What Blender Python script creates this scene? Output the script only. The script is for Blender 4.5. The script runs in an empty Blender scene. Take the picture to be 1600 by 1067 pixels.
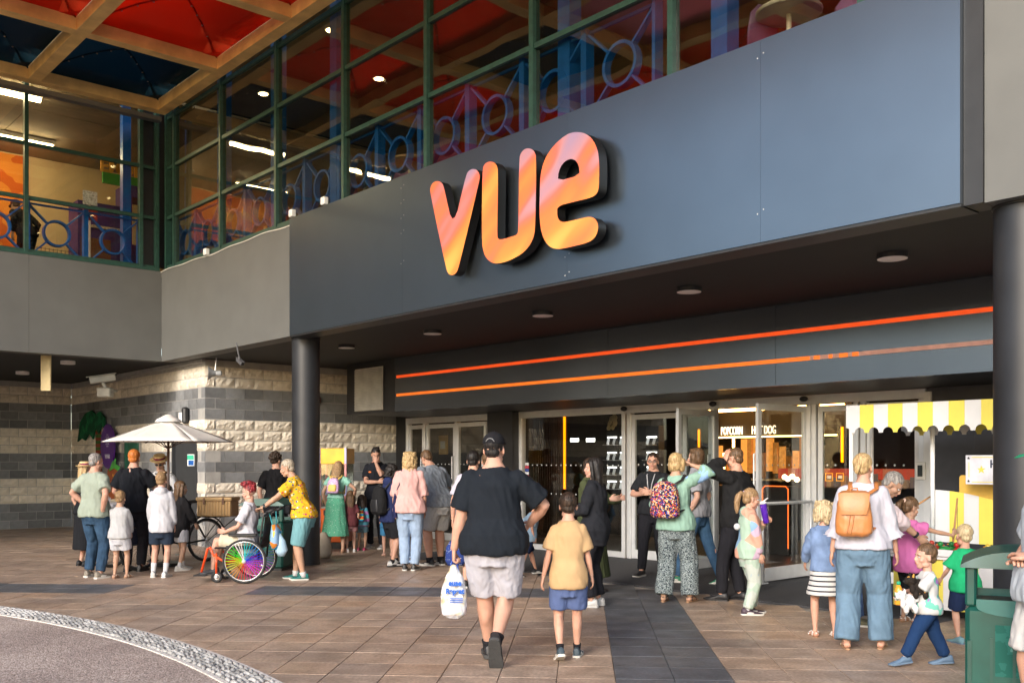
import bpy, bmesh, math, random
import numpy as np
from mathutils import Vector, Matrix, noise
from mathutils.geometry import tessellate_polygon
R = math.radians; PI = math.pi
rnd = random.Random(7)
sc = bpy.context.scene
C = sc.collection
# ------------------------------------------------------------ camera
cd = bpy.data.cameras.new('camera'); cam = bpy.data.objects.new('camera', cd); C.objects.link(cam)
cd.sensor_width = 36; cd.lens = 34.58; cd.shift_y = 0.1178; cd.clip_end = 500; cd.clip_start = 0.1
cam.location = (0, 0, 1.55); cam.rotation_euler = (R(90), 0, 0); sc.camera = cam
# ------------------------------------------------------------ sky and sun
SUN_ELEV, SUN_AZ = 23.0, 206.0        # azimuth of the sun clockwise from +Y (behind and left of the camera)
w = bpy.data.worlds.new('World'); sc.world = w; w.use_nodes = True
wn = w.node_tree.nodes; wl = w.node_tree.links
sky = wn.new('ShaderNodeTexSky'); sky.sky_type = 'NISHITA'; sky.sun_disc = False
sky.sun_elevation = R(SUN_ELEV); sky.sun_rotation = R(SUN_AZ); sky.air_density = 1.0; sky.dust_density = 1.6; sky.ozone_density = 1.0
wl.new(sky.outputs[0], wn['Background'].inputs[0]); wn['Background'].inputs[1].default_value = 0.15
sd = bpy.data.lights.new('sun', 'SUN'); sd.energy = 1.1; sd.angle = R(22); sd.color = (1.0, 0.97, 0.94)
sun = bpy.data.objects.new('sun', sd); C.objects.link(sun)
_s = Vector((math.sin(R(SUN_AZ))*math.cos(R(SUN_ELEV)), math.cos(R(SUN_AZ))*math.cos(R(SUN_ELEV)), math.sin(R(SUN_ELEV))))
sun.rotation_euler = (-_s).to_track_quat('-Z', 'Y').to_euler()
sc.view_settings.view_transform = 'Standard'; sc.view_settings.look = 'None'
sc.view_settings.exposure = 1.48; sc.view_settings.gamma = 1.0
sc.cycles.use_denoising = True
sc.cycles.max_bounces = 7; sc.cycles.diffuse_bounces = 3; sc.cycles.glossy_bounces = 4
sc.cycles.transparent_max_bounces = 14; sc.cycles.transmission_bounces = 3
sc.cycles.sample_clamp_indirect = 4.0; sc.cycles.caustics_reflective = False; sc.cycles.caustics_refractive = False
# ------------------------------------------------------------ places: pixels of the survey picture to metres
FPX = 1537.0
def W(px, py, Y): return Vector(((px-800)/FPX*Y, Y, 1.55+(722-py)/FPX*Y))
def G(px, py):
    Y = 1.55*FPX/(py-722); return Vector(((px-800)/FPX*Y, Y, 0))
P0 = Vector((-3.24, 14.6, 0)); E1 = Vector((.66, -.751, 0)).normalized(); EN = Vector((.751, .66, 0)).normalized()
FA = math.atan2(E1.y, E1.x)
def F(t, o, z=0): return P0 + E1*t + EN*o + Vector((0, 0, z))
def FT(px, o):            # facade distance t seen at picture column px on the plane o
    k = (px-800)/FPX; p = P0 + EN*o
    return (p.y*k - p.x)/(E1.x - E1.y*k)
def FTZ(px, py, o):
    t = FT(px, o); Y = F(t, o).y
    return (t, 1.55+(722-py)/FPX*Y)
def to_f(v):              # world -> facade frame
    d = Vector(v) - P0; return Vector((d.dot(E1), d.dot(EN), d.z))
# ------------------------------------------------------------ materials
_M = {}
def _nt(name):
    m = bpy.data.materials.new(name); m.use_nodes = True
    return m, m.node_tree.nodes, m.node_tree.links
def _ramp(n, stops, interp='LINEAR'):
    r = n.new('ShaderNodeValToRGB'); r.color_ramp.interpolation = interp
    e = r.color_ramp.elements
    while len(e) < len(stops): e.new(0.5)
    for i, (p, c) in enumerate(stops): e[i].position = p; e[i].color = (*c, 1)
    return r
def _coord(n, l, scale=(1,1,1), which='Object', rnd_off=False):
    tc = n.new('ShaderNodeTexCoord'); mp = n.new('ShaderNodeMapping'); mp.inputs['Scale'].default_value = scale
    l.new(tc.outputs[which], mp.inputs[0])
    if rnd_off:
        oi = n.new('ShaderNodeObjectInfo'); mu = n.new('ShaderNodeMath'); mu.operation = 'MULTIPLY'; mu.inputs[1].default_value = 37.0
        l.new(oi.outputs['Random'], mu.inputs[0]); l.new(mu.outputs[0], mp.inputs['Location'])
    return mp.outputs[0]
def mat(name, col, rough=.6, metal=0., var=.15, vs=6., bump=.0, bs=40., spec=.5, emit=None, es=1., objvar=0., scale=(1,1,1), coat=0., sub=0.):
    """plain material: base colour mottled by noise, fine bump"""
    if name in _M: return _M[name]
    m, n, l = _nt(name); b = n['Principled BSDF']; _M[name] = m
    b.inputs['Roughness'].default_value = rough; b.inputs['Metallic'].default_value = metal
    b.inputs['Specular IOR Level'].default_value = spec; b.inputs['Coat Weight'].default_value = coat
    if sub: b.inputs['Subsurface Weight'].default_value = sub; b.inputs['Subsurface Scale'].default_value = .02; b.inputs['Subsurface Radius'].default_value = (1,.35,.2)
    co = _coord(n, l, scale)
    nz = n.new('ShaderNodeTexNoise'); nz.inputs['Scale'].default_value = vs; nz.inputs['Detail'].default_value = 5; l.new(co, nz.inputs[0])
    a = [max(0, c*(1-var)) for c in col]; z = [min(1, c*(1+var)) for c in col]
    rp = _ramp(n, [(.3, a), (.7, z)]); l.new(nz.outputs[0], rp.inputs[0]); out = rp.outputs[0]
    if objvar:
        oi = n.new('ShaderNodeObjectInfo'); mr = n.new('ShaderNodeMapRange'); mr.inputs[3].default_value = 1-objvar; mr.inputs[4].default_value = 1+objvar
        l.new(oi.outputs['Random'], mr.inputs[0]); hs = n.new('ShaderNodeHueSaturation'); l.new(mr.outputs[0], hs.inputs['Value']); l.new(out, hs.inputs['Color']); out = hs.outputs[0]
    l.new(out, b.inputs['Base Color'])
    if bump:
        n2 = n.new('ShaderNodeTexNoise'); n2.inputs['Scale'].default_value = bs; n2.inputs['Detail'].default_value = 6; l.new(co, n2.inputs[0])
        bp = n.new('ShaderNodeBump'); bp.inputs['Strength'].default_value = bump; bp.inputs['Distance'].default_value = .01
        l.new(n2.outputs[0], bp.inputs['Height']); l.new(bp.outputs[0], b.inputs['Normal'])
    if emit: b.inputs['Emission Color'].default_value = (*emit, 1); b.inputs['Emission Strength'].default_value = es
    return m
def cloth(name, col, var=.08, rough=.9, fine=260.):
    return mat(name, col, rough=rough, var=var, vs=9, bump=.12, bs=fine, spec=.15)
def emis(name, col, s):
    if name in _M: return _M[name]
    m, n, l = _nt(name); _M[name] = m; b = n['Principled BSDF']
    b.inputs['Base Color'].default_value = (*[c*.5 for c in col], 1); b.inputs['Emission Color'].default_value = (*col, 1); b.inputs['Emission Strength'].default_value = s
    return m
def pattern(name, kind, cols, scale=20., rough=.85, sc3=(1,1,1)):
    """printed cloth: kinds voronoi (patches), noise (threshold), stripes_z, stripes_x, streaks"""
    if name in _M: return _M[name]
    m, n, l = _nt(name); _M[name] = m; b = n['Principled BSDF']; b.inputs['Roughness'].default_value = rough; b.inputs['Specular IOR Level'].default_value = .2
    co = _coord(n, l, sc3)
    k = len(cols); st = [((i+.0)/k, c) for i, c in enumerate(cols)]
    if kind == 'voronoi':
        v = n.new('ShaderNodeTexVoronoi'); v.inputs['Scale'].default_value = scale; l.new(co, v.inputs[0])
        sp = n.new('ShaderNodeSeparateColor'); l.new(v.outputs['Color'], sp.inputs[0]); src = sp.outputs[0]
    elif kind == 'spots':       # ground colour with scattered patches
        v = n.new('ShaderNodeTexVoronoi'); v.inputs['Scale'].default_value = scale; l.new(co, v.inputs[0])
        sp = n.new('ShaderNodeSeparateColor'); l.new(v.outputs['Color'], sp.inputs[0])
        r1 = _ramp(n, [(i/(k-1), c) for i, c in enumerate(cols[1:])], 'CONSTANT'); l.new(sp.outputs[0], r1.inputs[0])
        lt = n.new('ShaderNodeMath'); lt.operation = 'LESS_THAN'; lt.inputs[1].default_value = .36; l.new(v.outputs['Distance'], lt.inputs[0])
        mx = n.new('ShaderNodeMix'); mx.data_type = 'RGBA'; l.new(lt.outputs[0], mx.inputs[0]); mx.inputs[6].default_value = (*cols[0], 1); l.new(r1.outputs[0], mx.inputs[7])
        l.new(mx.outputs[2], b.inputs[0]); return m
    elif kind == 'noise':
        v = n.new('ShaderNodeTexNoise'); v.inputs['Scale'].default_value = scale; v.inputs['Detail'].default_value = 2; l.new(co, v.inputs[0]); src = v.outputs[0]
        st = [(.35+.3*i/max(1, k-1), c) for i, c in enumerate(cols)]
    else:
        v = n.new('ShaderNodeTexWave'); v.wave_type = 'BANDS'; v.bands_direction = kind[-1].upper() if kind[-1] in 'xyz' else 'DIAGONAL'
        v.inputs['Scale'].default_value = scale; v.inputs['Distortion'].default_value = 0 if kind != 'streaks' else 4; l.new(co, v.inputs[0]); src = v.outputs[0]
    r = _ramp(n, st, 'LINEAR' if kind in ('streaks',) else 'CONSTANT'); l.new(src, r.inputs[0]); l.new(r.outputs[0], b.inputs[0])
    return m
def glass(name, tint=(.9,.95,.95), ior=1.5, wav=.0, rough=.0, add=0., wsc=1.4):
    if name in _M: return _M[name]
    m, n, l = _nt(name); _M[name] = m; n.remove(n['Principled BSDF'])
    tr = n.new('ShaderNodeBsdfTransparent'); tr.inputs[0].default_value = (*tint, 1)
    gl = n.new('ShaderNodeBsdfGlossy'); gl.inputs['Roughness'].default_value = rough; gl.inputs[0].default_value = (1,1,1,1)
    fr = n.new('ShaderNodeFresnel'); ge = n.new('ShaderNodeNewGeometry'); mi_ = n.new('ShaderNodeMapRange'); mi_.inputs[3].default_value = ior; mi_.inputs[4].default_value = 1/ior; l.new(ge.outputs['Backfacing'], mi_.inputs[0]); l.new(mi_.outputs[0], fr.inputs[0])
    ad = n.new('ShaderNodeMath'); ad.operation = 'ADD'; ad.use_clamp = True; ad.inputs[1].default_value = add; l.new(fr.outputs[0], ad.inputs[0])
    mx = n.new('ShaderNodeMixShader'); l.new(ad.outputs[0], mx.inputs[0]); l.new(tr.outputs[0], mx.inputs[1]); l.new(gl.outputs[0], mx.inputs[2])
    l.new(mx.outputs[0], n['Material Output'].inputs[0])
    if wav:
        co = _coord(n, l, rnd_off=True); nz = n.new('ShaderNodeTexNoise'); nz.inputs['Scale'].default_value = wsc; nz.inputs['Detail'].default_value = 1; l.new(co, nz.inputs[0])
        bp = n.new('ShaderNodeBump'); bp.inputs['Strength'].default_value = 1; bp.inputs['Distance'].default_value = wav
        l.new(nz.outputs[0], bp.inputs['Height']); l.new(bp.outputs[0], gl.inputs['Normal'])
    return m
def slabmat(name, c, obj=True):
    if name in _M: return _M[name]
    m, n, l = _nt(name); _M[name] = m; b = n['Principled BSDF']; ge = n.new('ShaderNodeNewGeometry'); P = ge.outputs['Position']
    def noi(s, d): q = n.new('ShaderNodeTexNoise'); q.inputs['Scale'].default_value = s; q.inputs['Detail'].default_value = d; l.new(P, q.inputs[0]); return q.outputs[0]
    def mul(a, r, f=1.): x = n.new('ShaderNodeMix'); x.data_type = 'RGBA'; x.blend_type = 'MULTIPLY'; x.inputs[0].default_value = f; l.new(a, x.inputs[6]); l.new(r, x.inputs[7]); return x.outputs[2]
    fine = _ramp(n, [(.3,[q*.72 for q in c]),(.5,c),(.72,[min(1,q*1.35) for q in c])]); l.new(noi(38, 8), fine.inputs[0]); out = fine.outputs[0]
    r2 = _ramp(n, [(.32,(.70,.70,.72)),(.5,(1,1,1)),(.7,(1.0,.95,.9))]); l.new(noi(.9, 6), r2.inputs[0]); out = mul(out, r2.outputs[0])
    r3 = _ramp(n, [(.40,(.78,.77,.76)),(.56,(1,1,1))]); l.new(noi(4.5, 5), r3.inputs[0]); out = mul(out, r3.outputs[0])
    v = n.new('ShaderNodeTexVoronoi'); v.inputs['Scale'].default_value = 2.6; l.new(P, v.inputs[0]); r4 = _ramp(n, [(.045,(.45,.44,.43)),(.06,(1,1,1))]); l.new(v.outputs[0], r4.inputs[0]); out = mul(out, r4.outputs[0], .8)
    if obj:
        oi = n.new('ShaderNodeObjectInfo'); r5 = _ramp(n, [(0,(.8,.8,.82)),(.5,(1,1,1)),(1,(1,.93,.86))]); l.new(oi.outputs['Random'], r5.inputs[0]); out = mul(out, r5.outputs[0])
    l.new(out, b.inputs[0]); rr = _ramp(n, [(.35,(.38,)*3),(.65,(.62,)*3)]); l.new(noi(2.2, 4), rr.inputs[0]); l.new(rr.outputs[0], b.inputs['Roughness'])
    bp = n.new('ShaderNodeBump'); bp.inputs['Strength'].default_value = .35; bp.inputs['Distance'].default_value = .004; l.new(noi(90, 5), bp.inputs['Height']); l.new(bp.outputs[0], b.inputs['Normal']); return m
# ------------------------------------------------------------ mesh builder
class MB:
    def __init__(s): s.v = []; s.f = []; s.m = []; s.mi = 0
    def add(s, vs, fs, mi=None):
        o = len(s.v); s.v += [tuple(v) for v in vs]; s.f += [tuple(i+o for i in f) for f in fs]; s.m += [s.mi if mi is None else mi]*len(fs); return s
    def box(s, a, b, mi=None, M=None, ch=0.):
        x0,x1 = sorted((a[0],b[0])); y0,y1 = sorted((a[1],b[1])); z0,z1 = sorted((a[2],b[2]))
        if ch:
            vs = []; c = min(ch, (x1-x0)/2.01, (y1-y0)/2.01, (z1-z0)/2.01)
            for X, sx in ((x0,1),(x1,-1)):
                for Y, sy in ((y0,1),(y1,-1)):
                    for Z, sz in ((z0,1),(z1,-1)):
                        vs += [(X, Y+sy*c, Z+sz*c), (X+sx*c, Y, Z+sz*c), (X+sx*c, Y+sy*c, Z)]
            i = lambda x,y,z,k: ((x*2+y)*2+z)*3+k
            fs = [(i(0,0,0,0),i(0,0,1,0),i(0,1,1,0),i(0,1,0,0)),(i(1,0,0,0),i(1,1,0,0),i(1,1,1,0),i(1,0,1,0)),
                  (i(0,0,0,1),i(1,0,0,1),i(1,0,1,1),i(0,0,1,1)),(i(0,1,0,1),i(0,1,1,1),i(1,1,1,1),i(1,1,0,1)),
                  (i(0,0,0,2),i(0,1,0,2),i(1,1,0,2),i(1,0,0,2)),(i(0,0,1,2),i(1,0,1,2),i(1,1,1,2),i(0,1,1,2))]
            for x in (0,1):
                for y in (0,1): fs.append((i(x,y,0,0),i(x,y,0,1),i(x,y,1,1),i(x,y,1,0)) if (x+y)%2==0 else (i(x,y,0,0),i(x,y,1,0),i(x,y,1,1),i(x,y,0,1)))
                for z in (0,1): fs.append((i(x,0,z,0),i(x,1,z,0),i(x,1,z,2),i(x,0,z,2)) if (x+z)%2==0 else (i(x,0,z,0),i(x,0,z,2),i(x,1,z,2),i(x,1,z,0)))
                for y in (0,1):
                    for z in (0,1):
                        fs.append((i(x,y,z,0),i(x,y,z,2),i(x,y,z,1)) if (x+y+z)%2==0 else (i(x,y,z,0),i(x,y,z,1),i(x,y,z,2)))
            for y in (0,1):
                for z in (0,1): fs.append((i(0,y,z,1),i(0,y,z,2),i(1,y,z,2),i(1,y,z,1)) if (y+z)%2==0 else (i(0,y,z,1),i(1,y,z,1),i(1,y,z,2),i(0,y,z,2)))
        else:
            vs = [(x,y,z) for x in (x0,x1) for y in (y0,y1) for z in (z0,z1)]
            fs = [(0,1,3,2),(4,6,7,5),(0,4,5,1),(2,3,7,6),(0,2,6,4),(1,5,7,3)]
        if M is not None: vs = [M @ Vector(v) for v in vs]
        return s.add(vs, fs, mi)
    def loft(s, rings, mi=None, caps=True, close=True):
        n = len(rings[0]); vs = [p for r in rings for p in r]; fs = []
        for i in range(len(rings)-1):
            for j in range(n if close else n-1):
                k = (j+1) % n; fs.append((i*n+j, i*n+k, (i+1)*n+k, (i+1)*n+j))
        if caps: fs.append(tuple(range(n))[::-1]); fs.append(tuple((len(rings)-1)*n+j for j in range(n)))
        return s.add(vs, fs, mi)
    def limb(s, pts, rx, ry=None, n=10, right=None, mi=None, caps=True, yo=None, sq=1.0):
        pts = [Vector(p) for p in pts]; ry = ry or rx; rings = []
        if right is None:
            d = (pts[-1]-pts[0]); right = Vector((1,0,0)) if abs(d.normalized().x) < .8 else Vector((0,1,0))
        right = Vector(right)
        for i, p in enumerate(pts):
            t = (pts[min(i+1, len(pts)-1)] - pts[max(i-1, 0)]).normalized()
            x = (right - t*right.dot(t)).normalized(); y = t.cross(x)
            r = []
            for j in range(n):
                a = 2*PI*j/n; c, q = math.cos(a), math.sin(a)
                if sq != 1.0: c = math.copysign(abs(c)**sq, c); q = math.copysign(abs(q)**sq, q)
                r.append(p + x*(c*rx[i]) + y*(q*ry[i] + (yo[i] if yo else 0)))
            rings.append(r)
        return s.loft(rings, mi, caps)
    def tube(s, pts, r, n=8, mi=None, caps=True, closed=False):
        pts = [Vector(p) for p in pts]
        if closed:
            k = len(pts); rings = []; ref = None
            for i, p in enumerate(pts):
                t = (pts[(i+1)%k]-pts[i-1]).normalized()
                if ref is None: ref = t.orthogonal().normalized()
                x = (ref - t*ref.dot(t)).normalized(); ref = x; y = t.cross(x)
                rings.append([p + x*math.cos(2*PI*j/n)*r + y*math.sin(2*PI*j/n)*r for j in range(n)])
            rings.append(rings[0]); return s.loft(rings, mi, False)
        rr = r if isinstance(r, (list, tuple)) else [r]*len(pts)
        rings = []; ref = None
        for i, p in enumerate(pts):
            t = (pts[min(i+1, len(pts)-1)] - pts[max(i-1, 0)]).normalized()
            if ref is None: ref = t.orthogonal().normalized()
            x = (ref - t*ref.dot(t)).normalized(); ref = x; y = t.cross(x)
            rings.append([p + x*math.cos(2*PI*j/n)*rr[i] + y*math.sin(2*PI*j/n)*rr[i] for j in range(n)])
        return s.loft(rings, mi, caps)
    def ell(s, c, r, n=12, k=8, mi=None, M=None, jit=0.):
        c = Vector(c); r = (r,r,r) if isinstance(r, (int,float)) else r; vs = []; fs = []
        for i in range(k+1):
            ph = PI*i/k
            for j in range(n):
                th = 2*PI*j/n; d = Vector((math.sin(ph)*math.cos(th)*r[0], math.sin(ph)*math.sin(th)*r[1], math.cos(ph)*r[2]))
                if M is not None: d = M @ d
                vs.append(c+d)
        for i in range(k):
            for j in range(n):
                q = (j+1)%n
                if i == 0: fs.append((j, n+j, n+q))
                elif i == k-1: fs.append((i*n+j, (i+1)*n+j, i*n+q))
                else: fs.append((i*n+j, (i+1)*n+j, (i+1)*n+q, i*n+q))
        return s.add(vs, fs, mi)
    def lathe(s, prof, n=24, c=(0,0,0), mi=None, M=None):
        vs = []; fs = []; c = Vector(c)
        for (r, z) in prof:
            for j in range(n):
                a = 2*PI*j/n; d = Vector((r*math.cos(a), r*math.sin(a), z))
                vs.append(c + (M @ d if M is not None else d))
        for i in range(len(prof)-1):
            for j in range(n): q = (j+1)%n; fs.append((i*n+j, i*n+q, (i+1)*n+q, (i+1)*n+j))
        fs.append(tuple(range(n))[::-1]); fs.append(tuple((len(prof)-1)*n+j for j in range(n)))
        return s.add(vs, fs, mi)
    def prism(s, loops, f, mi=0, side=1):
        """loops: outline (and holes) of 2D points; f(p2, k) -> 3D, k = 0 front, 1 back"""
        pts = [p for lp in loops for p in lp]; n = len(pts)
        tri = tessellate_polygon([[Vector((p[0], p[1], 0)) for p in lp] for lp in loops])
        s.add([f(p, 0) for p in pts] , [t for t in tri], mi)
        s.add([f(p, 1) for p in pts] , [t[::-1] for t in tri], side)
        for lp in loops:
            k = len(lp); vs = [f(p, 0) for p in lp] + [f(p, 1) for p in lp]
            s.add(vs, [(i, (i+1)%k, k+(i+1)%k, k+i) for i in range(k)], side)
        return s
    def ring(s, c, R_, r, n=24, k=6, M=None, mi=None, sq=None):
        pts = []
        for i in range(n):
            a = 2*PI*i/n; d = Vector((R_*math.cos(a), R_*math.sin(a), 0)); pts.append(Vector(c) + (M @ d if M is not None else d))
        return s.tube(pts, r, k, mi, closed=True)
    def mesh(s, name='mesh', smooth=False, mats=()):
        me = bpy.data.meshes.new(name); me.from_pydata(s.v, [], s.f)
        for m in mats: me.materials.append(m)
        if any(s.m): me.polygons.foreach_set('material_index', s.m)
        me.polygons.foreach_set('use_smooth', [smooth]*len(s.f)); me.update(); return me
    def build(s, name, mats, parent=None, smooth=False, recalc=True, loc=None, rz=None, label=None, kind=None, autosm=None, bevel=0):
        if not isinstance(mats, (list, tuple)): mats = [mats]
        me = s.mesh(name, smooth, mats)
        if recalc:
            bm = bmesh.new(); bm.from_mesh(me); bmesh.ops.recalc_face_normals(bm, faces=bm.faces[:]); bm.to_mesh(me); bm.free()
        o = link(name, me, parent, loc, rz, label, kind)
        if autosm is not None: me.set_sharp_from_angle(angle=R(autosm)) if hasattr(me, 'set_sharp_from_angle') else None
        if bevel:
            md = o.modifiers.new('bevel', 'BEVEL'); md.width = bevel; md.segments = 2; md.limit_method = 'ANGLE'
        return o
def link(name, me, parent=None, loc=None, rz=None, label=None, kind=None):
    o = bpy.data.objects.new(name, me); C.objects.link(o)
    if parent is not None: o.parent = parent
    if loc is not None: o.location = loc
    if rz is not None: o.rotation_euler = (0, 0, rz)
    if label: o['label'] = label
    if kind: o['kind'] = kind
    return o
def tag(o, label, cat, group=None):
    o['label'] = label; o['category'] = cat
    if group: o['group'] = group
    return o
def thing(name, label, cat, loc=(0,0,0), rz=0., group=None):
    o = bpy.data.objects.new(name, None); C.objects.link(o); o.location = loc; o.rotation_euler = (0,0,rz); o.empty_display_size = .1
    return tag(o, label, cat, group)
def fthing(name, label, cat, group=None):        # thing in the facade frame
    return thing(name, label, cat, P0, FA, group)
def kids(o): return [c for c in C.objects if c.parent == o]
def copy_tree(o, parent=None):
    c = o.copy(); C.objects.link(c); c.parent = parent
    for ch in o.children: copy_tree(ch, c)
    return c
_ts = bpy.data.scenes.new('scratch')
def ev_mesh(o):
    """evaluate an unlinked object in the scratch scene and return its mesh"""
    _ts.collection.objects.link(o); vl = _ts.view_layers[0]; vl.update(); dg = vl.depsgraph
    me = bpy.data.meshes.new_from_object(o.evaluated_get(dg), depsgraph=dg); _ts.collection.objects.unlink(o)
    return me
def text_mesh(body, size, extrude=.004, mats=(), align='CENTER', bold=0., squash=1.):
    c = bpy.data.curves.new('lettering', 'FONT'); c.body = body; c.size = size; c.extrude = extrude; c.align_x = align; c.offset = bold; c.resolution_u = 3
    o = bpy.data.objects.new('lettering', c); me = ev_mesh(o); bpy.data.objects.remove(o)
    me.materials.clear()
    for m in mats: me.materials.append(m)
    # letters stand in the XZ plane, facing -Y
    n = len(me.vertices); a = np.empty(n*3, 'f'); me.vertices.foreach_get('co', a); a = a.reshape(-1, 3)
    b = np.stack([a[:,0]*squash, -a[:,2], a[:,1]], 1); me.vertices.foreach_set('co', b.ravel()); me.update(); return me
def remesh(mb, vox, smooth=3, fold=0., fs=(9,9,3), seed=0., mats=()):
    me = mb.mesh('tmp'); o = bpy.data.objects.new('tmp', me)
    md = o.modifiers.new('r', 'REMESH'); md.mode = 'VOXEL'; md.voxel_size = vox
    if smooth: s_ = o.modifiers.new('s', 'SMOOTH'); s_.iterations = smooth; s_.factor = .5
    out = ev_mesh(o); bpy.data.objects.remove(o)
    n = len(out.vertices)
    if fold and n:
        a = np.empty(n*3, 'f'); out.vertices.foreach_get('co', a); nm = np.empty(n*3, 'f'); out.vertices.foreach_get('normal', nm)
        a = a.reshape(-1,3); nm = nm.reshape(-1,3); d = np.empty(n, 'f')
        for i in range(n):
            p = a[i]; q = Vector((p[0]*fs[0]+seed, p[1]*fs[1], p[2]*fs[2]+p[0]*fs[2]*.7))
            d[i] = noise.noise(q)*.6 + (0.5-abs(noise.noise(q*1.9)))*.8 - .2 + (.3-abs(noise.noise(Vector((q.x*2.6+q.z, q.y*2.6, q.z*2.2+5)))))*.55
        a = a + nm*(d*fold)[:,None]; out.vertices.foreach_set('co', a.ravel())
    out.polygons.foreach_set('use_smooth', [True]*len(out.polygons)); out.materials.clear()
    for m in mats: out.materials.append(m)
    out.update(); return out
# ============================================================ THE SETTING
CEIL = 3.44; OD = 4.7      # soffit height; distance of the door line behind the fascia
m_slab = slabmat('brown_paving', (.40,.30,.225))
m_slabd = slabmat('dark_paving', (.115,.12,.13))
m_joint = mat('paving_joint', (.30,.27,.235), rough=.95, var=.65, vs=.45)
m_mort = mat('pebble_mortar', (.58,.54,.49), rough=.95, var=.2, vs=30, bump=.4)
g0 = Vector((.9975,-.0701,0)); g1 = Vector((.0701,.9975,0)); GA = math.atan2(g0.y, g0.x); SL = .42
mb = MB(); mb.add([(-60,-30,-.02),(60,-30,-.02),(60,70,-.02),(-60,70,-.02)], [(0,1,2,3)])
paving = mb.build('pavement', m_joint, recalc=False, kind='structure')
AC = Vector((-11.3,.56,0)); AR = 11.58; AI = 11.27
slabs = []
for r in range(-14, 40):
    for c in range(-34, 26):
        a = .246 + c*SL; b = 11.28 + r*SL; p = g0*(a+SL/2) + g1*(b+SL/2)
        if (p-AC).length < AR + .05 or b < 5.4: continue
        q = to_f(p)
        if q.y > OD+.25 or (q.x < -11.9 and q.y > -8): continue
        if q.y > 2.1 and -.5 < q.x < 8.6: continue                     # under the door mat
        if (q.x < -4.4 and q.y > .5): continue
        dark = (c in (0,1)) or (r in (0,1) and c < 0 and c > -11) or (r in (0,1) and c < -14)
        dist = p.length; vis = abs(p.x/p.y) < .56 and p.y > 6.6
        slabs.append((dist if vis else dist+100, p, dark))
slabs.sort(key=lambda s: s[0])
def slab_mesh(m):
    g = .0024; h = SL/2-g; mb = MB(); mb.box((-h,-h,-.04), (h,h,0), ch=.003); return mb.mesh('slab', False, [m])
sm = {False: slab_mesh(m_slab), True: slab_mesh(m_slabd)}
rest = {False: MB(), True: MB()}
for i, (d, p, dark) in enumerate(slabs):
    z = rnd.uniform(-.0012, .0012)
    if i < 262:
        o = link('slab', sm[dark], paving, (p.x, p.y, z), GA)
    else:
        g = .0035; h = SL/2-g; M = Matrix.Translation((p.x,p.y,z)) @ Matrix.Rotation(GA, 4, 'Z'); rest[dark].box((-h,-h,-.04),(h,h,0), M=M)
def cut_slab(p):
    h = SL/2-.0024; M = Matrix.Rotation(GA, 2); P = [p.xy + M @ Vector(q) for q in ((-h,-h),(h,-h),(h,h),(-h,h))]; d = (p-AC).xy.normalized(); out = []
    f = lambda q: (q-AC.xy).dot(d)-AR-.001
    for i in range(4):
        a, b = P[i], P[(i+1)%4]; fa, fb = f(a), f(b)
        if fa >= 0: out.append(a)
        if fa*fb < 0: out.append(a.lerp(b, fa/(fa-fb)))
    return out
cuts = 0
for r in range(-14, 40):
    for c in range(-34, 26):
        p = g0*(.246+c*SL+SL/2) + g1*(11.28+r*SL+SL/2); dd = (p-AC).length
        if dd >= AR+.05 or dd < AR-.36 or 11.28+r*SL < 5.4: continue
        q = to_f(p)
        if q.x < -4.4 and q.y > .5: continue
        lp = cut_slab(p)
        if len(lp) < 3: continue
        mb = MB(); k = len(lp); mb.add([(*v,0) for v in lp]+[(*v,-.04) for v in lp], [tuple(range(k))]+[(i,k+i,k+(i+1)%k,(i+1)%k) for i in range(k)])
        dark = (r in (0,1) and (-11 < c < 0 or c < -14))
        mb.build('slab', m_slabd if dark else m_slab, paving, recalc=False); cuts += 1
        if cuts > 36: break
rest[False].build('paving_slabs', slabmat('brown_paving_far', (.38,.28,.21), False), paving, kind='stuff')
rest[True].build('paving_slabs', slabmat('dark_paving_far', (.115,.12,.13), False), paving, kind='stuff')
# round forecourt of bonded gravel, edged by cobbles in mortar
def disc(R_, z, name, m, kind='structure', r0=0):
    n = 160; mb = MB(); vs = [AC+Vector((R_*math.cos(2*PI*i/n), R_*math.sin(2*PI*i/n), z)) for i in range(n)]
    if r0:
        vs += [AC+Vector((r0*math.cos(2*PI*i/n), r0*math.sin(2*PI*i/n), z)) for i in range(n)]
        mb.add(vs, [(i,(i+1)%n,n+(i+1)%n,n+i) for i in range(n)])
    else: mb.add(vs, [tuple(range(n))])
    return mb.build(name, m, kind=kind, recalc=False)
m_grav, n_, l_ = _nt('bonded_gravel'); b_ = n_['Principled BSDF']; co = _coord(n_, l_)
v_ = n_.new('ShaderNodeTexVoronoi'); v_.inputs['Scale'].default_value = 85; l_.new(co, v_.inputs[0])
sp_ = n_.new('ShaderNodeSeparateColor'); l_.new(v_.outputs['Color'], sp_.inputs[0])
rp_ = _ramp(n_, [(0,(.20,.155,.13)),(.35,(.37,.295,.25)),(.7,(.47,.38,.325)),(1,(.66,.56,.49))]); l_.new(sp_.outputs[0], rp_.inputs[0])
nz_ = n_.new('ShaderNodeTexNoise'); nz_.inputs['Scale'].default_value = 1.1; nz_.inputs['Detail'].default_value = 5; l_.new(co, nz_.inputs[0])
rq_ = _ramp(n_, [(.35,(.72,.7,.7)),(.7,(1,1,1))]); l_.new(nz_.outputs[0], rq_.inputs[0])
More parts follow.
